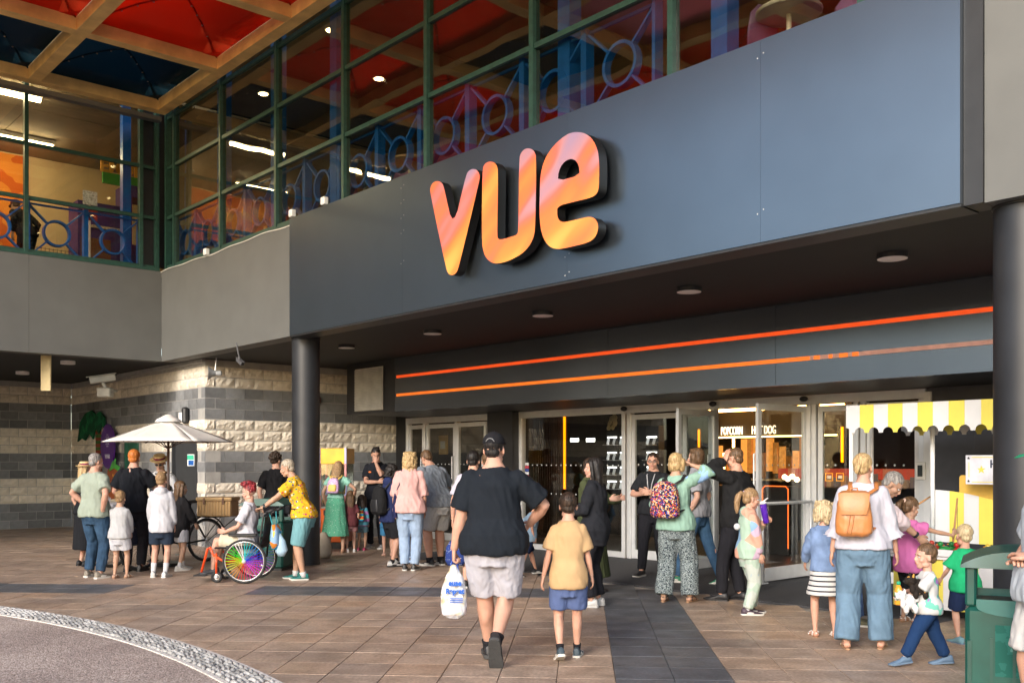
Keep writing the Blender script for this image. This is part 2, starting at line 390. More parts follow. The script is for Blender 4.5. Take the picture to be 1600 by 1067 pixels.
mx_ = n_.new('ShaderNodeMix'); mx_.data_type = 'RGBA'; mx_.blend_type = 'MULTIPLY'; mx_.inputs[0].default_value = 1; l_.new(rp_.outputs[0], mx_.inputs[6]); l_.new(rq_.outputs[0], mx_.inputs[7]); l_.new(mx_.outputs[2], b_.inputs[0])
bp_ = n_.new('ShaderNodeBump'); bp_.inputs['Strength'].default_value = .6; bp_.inputs['Distance'].default_value = .006; bp_.invert = True; l_.new(v_.outputs[0], bp_.inputs['Height']); l_.new(bp_.outputs[0], b_.inputs['Normal']); b_.inputs['Roughness'].default_value = .85
disc(AI-.03, -.004, 'forecourt', m_grav)
edge = disc(AR, -.009, 'cobble_edging', m_mort, r0=AI-.06)
for rr in (AI-.02, AR-.015):
    mb = MB(); n = 220
    ring = []
    for i in range(n+1):
        a = -.2 + 2.0*i/n; d = Vector((math.cos(a), math.sin(a), 0)); A = AC+d*(rr-.018); B = AC+d*(rr+.018)
        ring.append([A+Vector((0,0,-.01)), A+Vector((0,0,.006)), B+Vector((0,0,.006)), B+Vector((0,0,-.01))])
    mb.loft(ring, caps=True); mb.build('mortar_kerb', m_mort, edge)
m_cob = mat('cobble', (.38,.365,.34), rough=.6, var=.35, vs=9, bump=.3, bs=60, objvar=.35)
def cobble(seed):
    r_ = random.Random(seed); mb = MB(); mb.ell((0,0,0), (.046,.020,.020), 8, 5)
    mb.v = [(x*(1+.2*r_.uniform(-1,1)), y*(1+.25*r_.uniform(-1,1)), z) for x,y,z in mb.v]; return mb.mesh('cobble', True, [m_cob])
cobs = [cobble(i) for i in range(5)]; cl = []
a = .2
rows = 6
for k in range(rows):
    rr = AI+.035+(AR-AI-.085)*k/(rows-1); a = .35+.004*k
    while a < 1.35:
        cl.append((AC+Vector((math.cos(a),math.sin(a),0))*(rr+rnd.uniform(-.008,.008)), a, )); a += .104/rr
cl = [(p, a) for p, a in cl if p.y > 6.2]
cl.sort(key=lambda c: (c[0].length if abs(c[0].x/c[0].y) < .54 else 99))
far = MB()
for i, (p, a) in enumerate(cl):
    ang = a+PI/2+rnd.uniform(-.35,.35)
    if i < 296: o = link('cobble', cobs[i%5], edge, (p.x,p.y,rnd.uniform(-.004,.001)), ang)
    else: far.ell((p.x,p.y,-.002), (.05,.023,.021), 6, 4, M=Matrix.Rotation(ang,3,'Z'))
if far.v: far.build('cobbles', m_cob, edge, kind='stuff', smooth=True)
# door mat strip
mb = MB(); mb.box((-.6,2.15,-.015), (8.7,OD-.05,.005)); mat_o = mb.build('entrance_matting', mat('matting', (.055,.055,.06), rough=.95, var=.3, vs=60, bump=.8, bs=160), None)
mat_o.location = P0; mat_o.rotation_euler = (0,0,FA); mat_o['kind'] = 'structure'

# ------------------------------------------------------------ masonry
def rockmat(name, col, bump, objv, rough=.9, var=.2):
    return mat(name, col, rough=rough, var=var, vs=5, bump=bump, bs=28, objvar=objv, spec=.3)
m_cream = rockmat('cream_rockface', (.72,.65,.54), .9, .1); m_grey = rockmat('grey_block', (.19,.195,.2), .5, .3, .85)
m_joint2 = mat('wall_mortar', (.36,.35,.33), rough=.95, var=.15)
BW, BH = .39, .195
def block_mesh(rock, seed, wdt=BW):
    r_ = random.Random(seed); mb = MB(); nx, nz = (7, 4) if rock else (1, 1); g = .006
    x0, x1, z0, z1 = -wdt/2+g, wdt/2-g, g, BH-g; vs = []
    for i in range(nz+1):
        for j in range(nx+1):
            ed = i in (0,nz) or j in (0,nx); y = 0 if (ed or not rock) else -.008-.02*r_.random()
            vs.append((x0+(x1-x0)*j/nx, y, z0+(z1-z0)*i/nz))
    fs = [(i*(nx+1)+j, i*(nx+1)+j+1, (i+1)*(nx+1)+j+1, (i+1)*(nx+1)+j) for i in range(nz) for j in range(nx)]
    mb.add(vs, fs)
    mb.add([(x0,0,z0),(x1,0,z0),(x1,0,z1),(x0,0,z1),(x0,.04,z0),(x1,.04,z0),(x1,.04,z1),(x0,.04,z1)], [(0,4,5,1),(1,5,6,2),(2,6,7,3),(3,7,4,0)])
    return mb.mesh('block', False, [m_cream if rock else m_grey])
rock_v = [block_mesh(True, i) for i in range(6)]; rock_h = [block_mesh(True, 20+i, BW/2) for i in range(3)]
flat_v = [block_mesh(False, 1)]; flat_h = [block_mesh(False, 1, BW/2)]
def wall(label, A, B, holes=(), near=None, name='block_wall'):
    """courses of blocks from A to B (facade frame), face to the right-hand side of A->B"""
    A = Vector((*A,0)); B = Vector((*B,0)); L = (B-A).length; d = (B-A)/L; ang = math.atan2(d.y, d.x); nrm = Vector((d.y,-d.x,0))
    root = fthing(name, label, 'wall'); M = Matrix.Translation(A) @ Matrix.Rotation(ang, 4, 'Z')
    # backing with the holes cut as strips
    xs = sorted({0., L, *[h[0] for h in holes], *[h[1] for h in holes]}); mb = MB()
    for x0, x1 in zip(xs, xs[1:]):
        z0 = 0
        for h in holes:
            if h[0] <= x0+1e-6 and x1 <= h[1]+1e-6: z0 = h[2]
        mb.box((x0,.008,z0), (x1,.3,CEIL-.005), M=M)
    mb.build('wall_core', m_joint2, root)
    items = []
    for r in range(18):
        z = r*BH; rock = (r//3) % 2 == 1; zt = z+BH
        x = 0. if r % 2 == 0 else -BW/2
        while x < L-.02:
            a0, a1 = max(x, 0), min(x+BW, L); x += BW
            if a1-a0 < .1: continue
            wd = a1-a0
            if any(a1 > h[0]+.05 and a0 < h[1]-.05 and z < h[2]-.05 for h in holes): continue
            if zt > CEIL+.03: continue
            items.append(((a0+a1)/2, z, wd, rock))
    if near is not None: items.sort(key=lambda i: abs(i[0]-near))
    extra = MB()
    for k, (x, z, wd, rock) in enumerate(items):
        p = M @ Vector((x, rnd.uniform(-.003,.003), z)); half = wd < BW*.75
        me = rnd.choice((rock_h if half else rock_v) if rock else (flat_h if half else flat_v))
        if k < 297:
            o = link('block', me, root, p, ang); o.scale = (wd/(BW/2 if half else BW)*1.0, 1, 1)
        else:
            mm = Matrix.Translation(p) @ Matrix.Rotation(ang, 4, 'Z')
            extra.add([mm @ v.co for v in me.vertices], [tuple(q.vertices) for q in me.polygons], 0 if rock else 1)
    if extra.v: extra.build('blocks', [m_cream, m_grey], root, kind='stuff', recalc=False)
    return root
wallB = wall('striped cream and grey block wall facing the parasol, running back to the doors', (-4.12,.457), (-4.12,OD))
wallA = wall('striped block wall with dark service doors behind the ice cream crowd', (-11.69,.457), (-4.12,.457), holes=[(3.56,4.32,2.05),(6.08,7.23,2.05)], near=7.5)
wallC = wall('shaded striped block wall at the far left under the soffit', (-11.69,-13), (-11.69,.457), near=13.4)
for nm, lb, t0, t1, col in (('service_door','dark grey metal service door with a small blue and green notice',-5.61,-4.46,(.035,.037,.04)),('service_door','green service door behind the purple banner',-8.13,-7.37,(.03,.14,.09))):
    d = fthing(nm, lb, 'door'); mb = MB(); mb.box((t0+.05,.5,0),(t1-.05,.55,2.0)); mb.build('door_leaf', mat('door_'+str(col[1]), col, rough=.45), d)
    mb = MB(); mb.box((t0,.44,0),(t0+.05,.6,2.05)); mb.box((t1-.05,.44,0),(t1,.6,2.05)); mb.box((t0+.051,.44,2.0),(t1-.051,.6,2.05)); mb.build('door_frame', mat('door_'+str(col[1]), col), d)
    if t0 > -6:
        mb = MB(); mb.box((-4.98,.488,1.48),(-4.68,.499,1.7)); mb.build('notice', mat('notice_white', (.8,.82,.8)), d)
        mb = MB(); mb.box((-4.97,.483,1.60),(-4.69,.4875,1.685)); mb.build('notice_panel', mat('notice_green', (.05,.5,.3)), d)
        mb = MB(); mb.box((-4.92,.483,1.495),(-4.69,.4875,1.585)); mb.build('notice_panel', mat('notice_blue', (.01,.1,.4)), d)
    else:
        mb = MB(); mb.box((t0+.45,.488,1.3),(t0+.56,.499,1.75)); mb.build('door_window', mat('pale_glass', (.6,.65,.65), rough=.2), d)

# ------------------------------------------------------------ cinema building
bld = fthing('cinema_building', 'grey cinema building with a black fascia, green upper glazing and recessed glass entrance', 'building')
m_fas = mat('anthracite_cladding', (.130,.160,.195), rough=.33, metal=.93, var=.05, vs=1.2, bump=.02, bs=3)
m_rend = mat('grey_render', (.112,.113,.106), rough=.6, var=.07, vs=2.2, bump=.05, bs=60)
m_blk = mat('black_paint', (.018,.018,.019), rough=.45, var=.2)
m_sof = mat('soffit_black', (.006,.006,.0065), rough=.7, var=.25, vs=1.5)
m_green = mat('green_frame', (.02,.062,.045), rough=.4, var=.25, vs=14, bump=.15)
m_alu = mat('aluminium_frame', (.66,.67,.68), rough=.4, metal=.35, var=.06)
m_blue = mat('blue_steel', (.012,.14,.55), rough=.35, var=.15)
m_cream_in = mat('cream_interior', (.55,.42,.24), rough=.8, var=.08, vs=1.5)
BT = 5.15
def B(a, b, name, m, par=None, ch=0, label=None, kind=None):
    mb = MB(); mb.box(a, b, ch=ch); return mb.build(name, m, par or bld, label=label, kind=kind)
# fascia cover of four cladding panels
ft = [0, 2.9, 5.85, 8.2, 9.9]
for a, b in zip(ft, ft[1:]): B((a+.0008,-.07,3.425),(b-.0008,.22,BT),'fascia_panel', m_fas)
B((-.01,-.06,3.40),(9.9,.24,3.424),'fascia_trim', m_blk)
B((9.902,-.02,3.41),(10.04,.24,9),'shadow_gap', m_blk)
B((-5.0,0,3.43),(-.003,.3,5.1),'rendered_band', m_rend)
B((10.043,0,3.41),(17,.3,9),'rendered_band', m_rend)
for a, b in ((-2.30,0),(-4.2,-2.303),(-6.3,-4.203),(-13,-6.303)): B((-5.3,a+.001,3.43),(-5.001,b-(.003 if b==0 else 0),5.1),'rendered_band', m_rend)
mb = MB()
for t in (5.85, 2.9, 8.2):
    for k in range(9):
        if rnd.random() < .6: z = BT-.12-.19*k; mb.ell((t+.03,-.071,z),(.006,.002,.006),6,4); mb.ell((t-.03,-.071,z-.03),(.006,.002,.006),6,4)
mb.build('rivets', mat('rivet_pale',(.6,.6,.6)), bld, kind='stuff')
# soffits
B((-4.98,.305,CEIL),(17,OD+.4,CEIL+.1),'soffit', m_sof); B((-14,-13,CEIL),(-5.305,OD+.4,CEIL+.1),'soffit', m_sof); B((-5.3,.01,CEIL),(-4.985,OD+.4,CEIL+.1),'soffit', m_sof)
B((-8.4,.38,3.37),(-4.1,.455,3.438),'wall_flashing', mat('zinc', (.42,.42,.41), rough=.5, metal=.3))
# upper floor slab, roof, inside walls
m_dk = mat('dark_interior', (.05,.045,.04), rough=.8)
B((-4.98,.301,4.95),(17,11,5.05),'upper_floor', m_dk); B((-16,-13,4.95),(-5.301,11,5.05),'upper_floor', m_dk)
B((-16,-13,8.75),(-5.0,11,8.95),'roof', m_dk); B((-4.99,.05,8.75),(17,11,8.95),'roof', m_dk)
m_ceil = mat('ceiling_tile', (.34,.28,.2), rough=.9, var=.12, vs=2)
for i in range(5):
    for j in range(7):
        B((-15.8+i*2.14,-8.9+j*2.4,8.35),(-15.8+i*2.14+2.12,-8.9+j*2.4+2.38,8.40),'ceiling_panel', m_ceil)
for i in range(6): B((-4.9+i*2.45,.3,8.35),(-4.9+i*2.45+2.43,6.5,8.40),'ceiling_panel', m_ceil)
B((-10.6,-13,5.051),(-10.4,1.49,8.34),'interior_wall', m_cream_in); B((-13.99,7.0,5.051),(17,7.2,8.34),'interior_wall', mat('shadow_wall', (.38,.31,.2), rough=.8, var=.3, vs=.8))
B((-10.395,-5.4,6.2),(-10.36,-.85,8.3),'mural', pattern('orange_mural', 'noise', [(.55,.12,.02),(.7,.25,.04),(.75,.4,.1)], 1.2))
B((17.0,.3,3.0),(17.2,11,9),'end_wall', m_dk); B((-16,-13.2,3.45),(-5.3,-13.002,9),'end_wall', m_rend)
bo = fthing('ticket_booth', 'dark purple booth with a brown front inside the glazed corner', 'booth'); m_pu = mat('purple_wall', (.06,.03,.15), rough=.6)
B((-8.6,-.55,5.055),(-8.0,.42,6.95),'booth_body', m_pu, bo); B((-8.6,.421,5.055),(-8.0,.56,7.45),'booth_side', m_pu, bo); B((-8.6,1.0,5.055),(-8.0,1.12,7.45),'booth_side', m_pu, bo); B((-8.6,.561,7.2),(-8.0,.999,7.45),'booth_header', m_pu, bo); B((-8.6,.561,5.055),(-8.05,.999,6.2),'booth_counter', m_pu, bo)
B((-7.995,-.5,5.1),(-7.97,.1,6.2),'front_panel', mat('rust_panel', (.16,.06,.02)), bo); B((-7.995,-.35,6.42),(-7.95,.35,6.47),'leaflet_row', mat('leaflet_mix', (.5,.4,.3), var=.7, vs=40), bo)
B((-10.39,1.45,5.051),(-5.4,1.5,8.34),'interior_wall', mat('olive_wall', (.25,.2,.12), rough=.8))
# green glazing: mullions, transoms, panes
m_gl = glass('upper_glass', (.80,.80,.74), 1.6, wav=.005, add=.045, wsc=1.1)
GZ = [5.15, 6.10, 7.03, 7.96]; 
TM = [-4.98, -4.62, -2.66, -.7, 1.26, 3.2, 5.15, 7.1, 9.05, 9.86]
zt = 8.6
for t in TM: B((t-.032,.06,BT),(t+.032,.17,zt),'mullion', m_green)
for a, b in zip(TM, TM[1:]):
    for z in (BT+.03, 6.10, 7.03, 7.96): B((a+.033,.08,z-.03),(b-.033,.15,z+.03),'transom', m_green)
    for z0, z1 in zip((BT+.03, 6.10, 7.03, 7.96), (6.10, 7.03, 7.96, 8.6)):
        if a > -4.9: B((a+.034,.11,z0+.031),(b-.034,.118,z1-.031),'pane', m_gl)
B((-4.96,.03,BT-.045),(-.003,.2,BT-.001),'glazing_sill', m_green); B((-.002,.0,BT+.001),(9.86,.2,BT+.02),'glazing_sill', m_green)
OM = [-.05, -.35, -2.32, -4.29, -6.26, -8.2]
for o_ in OM: B((-5.17,o_-.032,BT),(-5.06,o_+.032,zt),'mullion', m_green)
for a, b in zip(OM, OM[1:]):
    for z in (BT+.03, 6.10, 7.03, 7.96): B((-5.15,a-.033,z-.03),(-5.08,b+.033,z+.03),'transom', m_green)
    for z0, z1 in zip((BT+.03, 6.10, 7.03, 7.96), (6.10, 7.03, 7.96, 8.6)):
        if a < -.1: B((-5.118,a-.034,z0+.031),(-5.11,b+.034,z1-.031),'pane', glass('wing_glass', (.86,.86,.82), 1.5, wav=.002))
B((-5.2,-8.2,BT-.045),(-5.0,-.03,BT-.001),'glazing_sill', m_green)
B((-5.3,-.3,BT+.07),(-5.18,.3,8.3),'corner_post', m_blk)
B((-5.02,-9,7.86),(-4.86,-.05,7.94),'gutter', m_rend)
# blue posts behind the glass
for t in (-3.0, -1.05, .75, 5.5, 7.55): B((t-.09,.22,5.06),(t+.09,.4,8.34),'blue_post', m_blue)
B((-5.6,-.55,5.06),(-5.45,-.4,8.34),'blue_post', m_blue)
# blue balustrade panels with a ring and four braces
def balus():
    mb = MB(); w_ = .47; z0, z1 = .02, .98; zc = (z0+z1)/2
    for x in (-w_, w_): mb.box((x-.02,-.06,0),(x+.02,.06,1.0))
    for z in (z0, z1-.03): mb.box((-w_+.02,-.015,z),(w_-.02,.015,z+.03))
    mb.loft([[Vector((r_*math.cos(a), y, zc+r_*math.sin(a))) for r_, y in ((.20,-.045),(.235,-.045),(.235,.045),(.20,.045))] for a in [2*PI*k/28 for k in range(29)]], caps=False)
    for sx in (-1,1):
        for sz in (-1,1):
            a_, b_2 = Vector((sx*.155,0,zc+sz*.155)), Vector((sx*(w_-.02),0,zc+sz*.44)); p_ = Vector((-(b_2-a_).z,0,(b_2-a_).x)).normalized()*.013; mb.loft([[q_+p_+Vector((0,-.035,0)),q_-p_+Vector((0,-.035,0)),q_-p_+Vector((0,.035,0)),q_+p_+Vector((0,.035,0))] for q_ in (a_,b_2)])
    return mb.mesh('balustrade_panel', False, [m_blue])
bmh = balus()
for i in range(12): link('balustrade_panel', bmh, bld, (-4.47+.98*i, .26, 5.1))
for i in range(8): link('balustrade_panel', bmh, bld, (-5.35, -.77-.98*i, 5.1), PI/2)
# ceiling strip lights (lit) and downlights
m_tube = emis('lit_tube', (1.0,.78,.44), 26.0); m_wh = mat('white_metal', (.7,.68,.62), rough=.4)
strips = [(-6.3,-2.4,1.35),(-9.0,-1.4,1.35),(-9.0,-3.8,1.35),(-6.3,-5.2,1.35)]  # last two are out of view, added to light the wing room
for i, (t, o_, L) in enumerate(strips):
    d = fthing('strip_light', ['long fluorescent strip light nearest the left wing glass','fluorescent strip light deeper in the left wing room','unseen strip light added deep in the wing to brighten the room','unseen strip light added near the wing glass to brighten the room','strip light at the back of the corner room','strip light behind the glazed corner','strip light over the upper cafe by the corner','strip light over the upper cafe, second from the corner','strip light over the upper cafe, third from the corner','strip light over the upper cafe, farthest right','strip light by the cream wall in the wing','strip light over the orange mural'][i], 'ceiling light')
    mb = MB(); mb.box((t-.09,o_-L/2,8.26),(t+.09,o_+L/2,8.345), ch=.01); mb.build('light_body', m_wh, d)
    mb = MB(); mb.limb([(t,o_-L/2+.03,8.23),(t,o_+L/2-.03,8.23)], [.045,.045], n=10); mb.build('light_tube', m_tube if t < -5 else emis('lit_tube_dim', (1.0,.78,.44), 11.0), d)
for i, (t, o_) in enumerate(((-.35,.85),(-1.5,2.5),(2.4,1.6),(4.6,1.9),(7.6,1.4),(-3.5,1.3))):
    mb = MB(); mb.lathe([(.11,0),(.11,.03),(.085,.031)][::1], 20, (t,o_,8.315)); d = mb.build('downlight', [m_wh], None)
    d.location = P0; d.rotation_euler = (0,0,FA); tag(d, ['round downlight behind the green glass by the canopy edge','round downlight deep in the cafe left of the sign','round downlight above the letter v','round downlight above the letter e','round downlight above the right fascia','round downlight close to the glazed corner'][i], 'ceiling light')
    mb = MB(); mb.lathe([(.082,0),(.082,.006)], 20, (t,o_,8.308)); mb.build('lit_lens', emis('lit_lens', (1,.75,.4), 12), d)
# upper-floor furniture: lilac chairs and white tables
m_lil = mat('lilac_plastic', (.34,.20,.48), rough=.35); m_tt = mat('pale_wood', (.6,.42,.24), rough=.5)
def chair_up(lb, t, o_, rz):
    p = F(t, o_, 5.05); c = thing('chair', lb, 'chair', p, rz, 'lilac cafe chairs behind the upper glass')
    mb = MB(); mb.limb([(0,-.2,.45),(0,0,.43),(0,.2,.46)], [.19,.21,.19], [.012,.012,.012], 12, (1,0,0)); mb.build('seat', m_lil, c, smooth=True)
    mb = MB(); mb.limb([(0,-.2,.47),(0,-.24,.62),(0,-.27,.8),(0,-.28,.9)], [.17,.21,.2,.1], [.012]*4, 12, (1,0,0)); mb.build('backrest', m_lil, c, smooth=True)
    for x in (-.17,.17):
        for y in (-.17,.17): mb = MB(); mb.tube([(x*.8,y*.8,.44),(x,y,0)], .012, 6); mb.build('leg', m_wh, c)
for i, (t, o_, rz) in enumerate(((-3.4,1.0,.4),(-2.1,1.1,2.2),(-.2,.95,.3),(1.1,1.0,2.6),(2.2,1.0,.5),(7.3,.95,.6),(8.35,1.0,2.4))):
    chair_up('lilac plastic chair ' + ['nearest the glazed corner','left of the first pale table','right of the first pale table','left of the second pale table above the v','right of the second pale table above the v','left of the round table above the fascia end','right of the round table above the fascia end'][i], t, o_, rz)
for i, (t, o_) in enumerate(((-2.75,.95),(.45,.95),(1.7,.9),(7.85,.9))):
    c = thing('table', 'cafe table with a pale top ' + ['near the corner behind the blue balustrade','behind the fourth green mullion','above the letter v','with a drink, above the right half of the fascia'][i], 'table', F(t,o_,5.05), FA)
    mb = MB(); mb.lathe([(.3,.73),(.31,.74),(.31,.755),(.3,.765)], 24); mb.build('table_top', m_tt if i != 3 else m_wh, c); mb = MB(); mb.lathe([(.22,0),(.22,.02),(.03,.04),(.025,.73)], 16); mb.build('pedestal', m_wh, c)
mb = MB(); mb.lathe([(.028,0),(.04,.14)], 14, F(7.85,.9,5.05+.766)); d = mb.build('cup', mat('cup_red', (.35,.05,.05))); tag(d, 'dark paper cup standing on the round upper table', 'cup')
# lettering of the attraction inside the wing
sg = fthing('attraction_sign', 'green and cream lettering board hanging inside the glazed corner', 'sign')
mb = MB(); mb.box((-8.5,.1,7.52),(-8.44,.95,7.75)); mb.build('board', mat('leaf_green', (.06,.32,.05)), sg)
tm = text_mesh('EMUR', .36, .02, [mat('amber_letter', (.7,.38,.06))], bold=.01); o = link('lettering', tm, sg, (-8.43,.5,7.76), PI/2)
# wooden counter, standing rack and dark silhouette shop things inside the wing
d = fthing('reception_counter', 'pale wooden counter inside the left wing', 'counter'); mb = MB(); mb.box((-6.9,-3.9,5.055),(-6.2,-2.75,5.95),ch=.01); mb.build('counter_body', m_tt, d); mb = MB(); mb.box((-6.95,-3.95,5.951),(-6.15,-2.7,5.99)); mb.build('counter_top', m_tt, d)
d = fthing('poster_stand', 'red and white poster stand inside the glazed corner', 'stand'); mb = MB(); mb.box((-6.75,-.75,5.055),(-6.7,-.72,6.8)); mb.build('post', m_wh, d)
for z, c_ in ((6.25,(.35,.04,.03)),(6.55,(.75,.72,.66))): mb = MB(); mb.box((-6.7,-.87,z),(-6.69,-.6,z+.27)); mb.build('poster', mat('poster_%d' % (c_[0]*100), c_, var=.5, vs=30), d)
d = fthing('wire_screen', 'low wire mesh screen standing on the wing floor', 'screen')
mb = MB()
for i in range(14): mb.box((-6.2,-2.05+i*.07,5.06),(-6.19,-2.045+i*.07,5.5))
for i in range(7): mb.box((-6.189,-2.05,5.06+i*.07),(-6.185,-1.13,5.066+i*.07))
mb.build('mesh_panel', m_blk, d)
# white cable and junction boxes along the sill
cb = fthing('sill_cable', 'white cable sagging along the green sill above the grey band', 'cable')
pts = [(-5.0+i*.1, -.012, BT-.06+.010*math.sin(i*.5)+.012*math.sin(i*.21)) for i in range(50)]
mb = MB(); mb.tube(pts, .008, 5); mb.build('wire', m_wh, cb)
for t in (-3.0, -.02, .9, 9.15): mb = MB(); z = BT-.07 if t < -.5 else BT+.02; mb.box((t,-.08,z),(t+.1,-.002,z+.11),ch=.01); mb.build('junction_box', mat('white_plastic', (.75,.75,.73), rough=.4), cb)
# recessed soffit discs
for i in range(5):
    p = F(-.6+2.32*i, 1.28, CEIL)
    mb = MB(); mb.lathe([(.13,-.045),(.135,-.04),(.135,0),(.13,.0)], 28); d = mb.build('soffit_light', [m_blk], None, loc=p, smooth=False)
    tag(d, 'round soffit lamp, ' + ['leftmost, by the louvre','second from the left','middle one of the row','fourth, above the doors','rightmost and nearest'][i], 'ceiling light', 'soffit lamps in a row')
    mb = MB(); mb.lathe([(.131,-.049),(.131,-.046)], 28); mb.build('lens', mat('grey_lens', (.92,.84,.84), rough=.4), d)
for i, (px, py) in enumerate(((106,569),(35,585))):
    Y = (CEIL-1.55-.06)*FPX/(722-py); mb = MB(); mb.lathe([(.13,-.06),(.13,0)], 24); d = mb.build('soffit_light', mat('grey_lens', (.62,.55,.55)), None, loc=Vector(((px-800)/FPX*Y, Y, CEIL)))
    tag(d, ['round soffit lamp under the left wing, nearer one','round soffit lamp at the far left edge'][i], 'ceiling light')
# round columns
for lb, t, o_ in (('black round column left of the entrance beside the green bin', -.19, .31), ('black round column at the right edge in front of the stall', 10.2, .31)):
    mb = MB(); mb.lathe([(.215,0),(.215,.03),(.21,.035),(.21,CEIL-.05),(.22,CEIL-.045),(.22,CEIL-.002)], 40, F(t,o_)); d = mb.build('column', mat('column_paint', (.016,.017,.02), rough=.48, var=.3, vs=3, spec=.45, bump=.08, bs=8), smooth=True, autosm=40); tag(d, lb, 'column')
# lintel box with orange lines and louvre
LO = 3.0; LZ = 2.47; tl, tr = FT(542, LO), 10.6
m_lin = mat('lintel_satin', (.17,.185,.205), rough=.26, metal=.85, var=.06, vs=1.5)
js = [tl, FT(617, LO), FT(950, LO), FT(1212, LO), 10.6]
for a, b in zip(js, js[1:]): B((a+.003,LO,LZ),(b-.003,LO+.1,CEIL-.004),'lintel_panel', m_lin if a > js[0]+.1 else m_blk)
B((tl,LO+.101,LZ),(tl+.08,OD+.3,CEIL-.004),'lintel_return', m_blk); B((tl+.081,LO+.101,LZ),(12,OD+.3,LZ+.05),'lintel_soffit', m_blk)
for z, c_, nm in ((3.096,(1.0,.10,.015),'orange_red_line'),(2.765,(1.0,.2,.02),'orange_line')):
    a = FT(620, LO); e_ = 10.55 if z > 3 else FT(1266, LO); B((a,LO-.012,z-.024),(e_,LO-.001,z+.024),nm, mat(nm, c_, rough=.35, emit=c_, es=.22))
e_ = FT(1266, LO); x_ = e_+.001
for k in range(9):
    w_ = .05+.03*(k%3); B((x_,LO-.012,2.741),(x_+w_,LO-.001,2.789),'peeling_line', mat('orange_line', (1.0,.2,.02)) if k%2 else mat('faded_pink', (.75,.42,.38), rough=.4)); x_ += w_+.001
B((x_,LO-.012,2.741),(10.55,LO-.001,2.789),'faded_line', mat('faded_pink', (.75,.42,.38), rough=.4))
lv = FTZ(557,571,LO); l2 = FTZ(600,640,LO)
louv = bpy.data.objects.new('louvre', None); C.objects.link(louv); louv.parent = bld
B((lv[0],LO-.03,2.52),(l2[0],LO-.02,3.32),'louvre_back', m_wh, louv)
for i in range(26):
    z = 2.53+i*.03; mb = MB(); mb.add([(lv[0],LO-.035,z+.022),(l2[0],LO-.035,z+.022),(l2[0],LO-.055,z),(lv[0],LO-.055,z),(lv[0],LO-.03,z+.018),(l2[0],LO-.03,z+.018),(l2[0],LO-.05,z-.004),(lv[0],LO-.05,z-.004)], [(0,1,2,3),(7,6,5,4),(0,4,5,1),(3,2,6,7),(0,3,7,4),(1,5,6,2)]); mb.build('louvre_slat', mat('louvre_metal', (.5,.49,.45), rough=.5), louv, recalc=True)
# ------------------------------------------------------------ the sign
sign = fthing('cinema_sign', 'large backlit sunset coloured letters spelling vue on the black fascia', 'sign')
m_face, n_, l_ = _nt('sunset_face'); b_ = n_['Principled BSDF']; co = _coord(n_, l_)
nz_ = n_.new('ShaderNodeTexNoise'); nz_.inputs['Scale'].default_value = .9; nz_.inputs['Detail'].default_value = 1.5
mp2 = n_.new('ShaderNodeMapping'); mp2.inputs['Rotation'].default_value = (0, R(-42), 0); mp2.inputs['Scale'].default_value = (.8,1,3.2); mp2.inputs['Location'].default_value = (5.3,0,4.1)
mp1 = n_.new('ShaderNodeMapping'); mp1.inputs['Rotation'].default_value = (0, R(38), 0); mp2.inputs['Rotation'].default_value = (0,0,0); l_.new(co, mp1.inputs[0]); l_.new(mp1.outputs[0], mp2.inputs[0]); l_.new(mp2.outputs[0], nz_.inputs[0])
sz = n_.new('ShaderNodeSeparateXYZ'); l_.new(co, sz.inputs[0])
mr_ = n_.new('ShaderNodeMapRange'); mr_.inputs[1].default_value = 5.0; mr_.inputs[2].default_value = 3.7; mr_.inputs[3].default_value = -.10; mr_.inputs[4].default_value = .23; l_.new(sz.outputs['Z'], mr_.inputs[0])
ad_ = n_.new('ShaderNodeMath'); ad_.operation = 'ADD'; l_.new(nz_.outputs[0], ad_.inputs[0]); l_.new(mr_.outputs[0], ad_.inputs[1])
rp_ = _ramp(n_, [(.30,(.30,.20,.30)),(.42,(.42,.20,.22)),(.50,(.60,.13,.09)),(.60,(.66,.15,.045)),(.74,(.68,.22,.045)),(.92,(.74,.40,.09))]); l_.new(ad_.outputs[0], rp_.inputs[0])
l_.new(rp_.outputs[0], b_.inputs[0]); l_.new(rp_.outputs[0], b_.inputs['Emission Color']); b_.inputs['Emission Strength'].default_value = .06; b_.inputs['Roughness'].default_value = .4
m_side = mat('letter_side', (.006,.0055,.0055), rough=.4)
Vp = [(127,480),(128,445),(146,415),(176,406),(203,420),(214,455),(270,708),(347,375),(365,343),(392,331),(420,341),(435,372),(430,410),(303,945),(286,978),(262,991),(238,980),(225,945)]
Up = [(449,335),(463,302),(492,286),(522,292),(540,312),(547,350),(541,740),(545,762),(562,770),(645,747),(665,736),(673,712),(676,275),(688,232),(715,207),(747,206),(772,224),(783,262),(777,690),(765,760),(735,815),(690,860),(620,897),(560,915),(520,917),(480,893),(455,845),(445,765)]
Ep = [(912,562),(1010,537),(1115,512),(1150,494),(1168,462),(1171,380),(1171,285),(1162,215),(1132,150),(1090,115),(1040,104),(985,112),(930,150),(870,212),(828,285),(807,375),(804,480),(802,600),(808,700),(830,770),(862,812),(910,831),(1000,813),(1095,790),(1138,765),(1161,725),(1166,680),(1150,642),(1115,625),(1040,643),(960,662),(932,658),(916,638),(911,610)]
Eh = [(915,408),(920,350),(942,303),(972,277),(1002,270),(1032,285),(1047,318),(1051,372)]
def sm_(P, n=2, keep=()):
    for _ in range(n):
        Q = []
        for i in range(len(P)):
            a, b = P[i], P[(i+1)%len(P)]; Q += [(a[0]*.75+b[0]*.25, a[1]*.75+b[1]*.25), (a[0]*.25+b[0]*.75, a[1]*.25+b[1]*.75)]
        P = Q
    return P
LOF = -.27
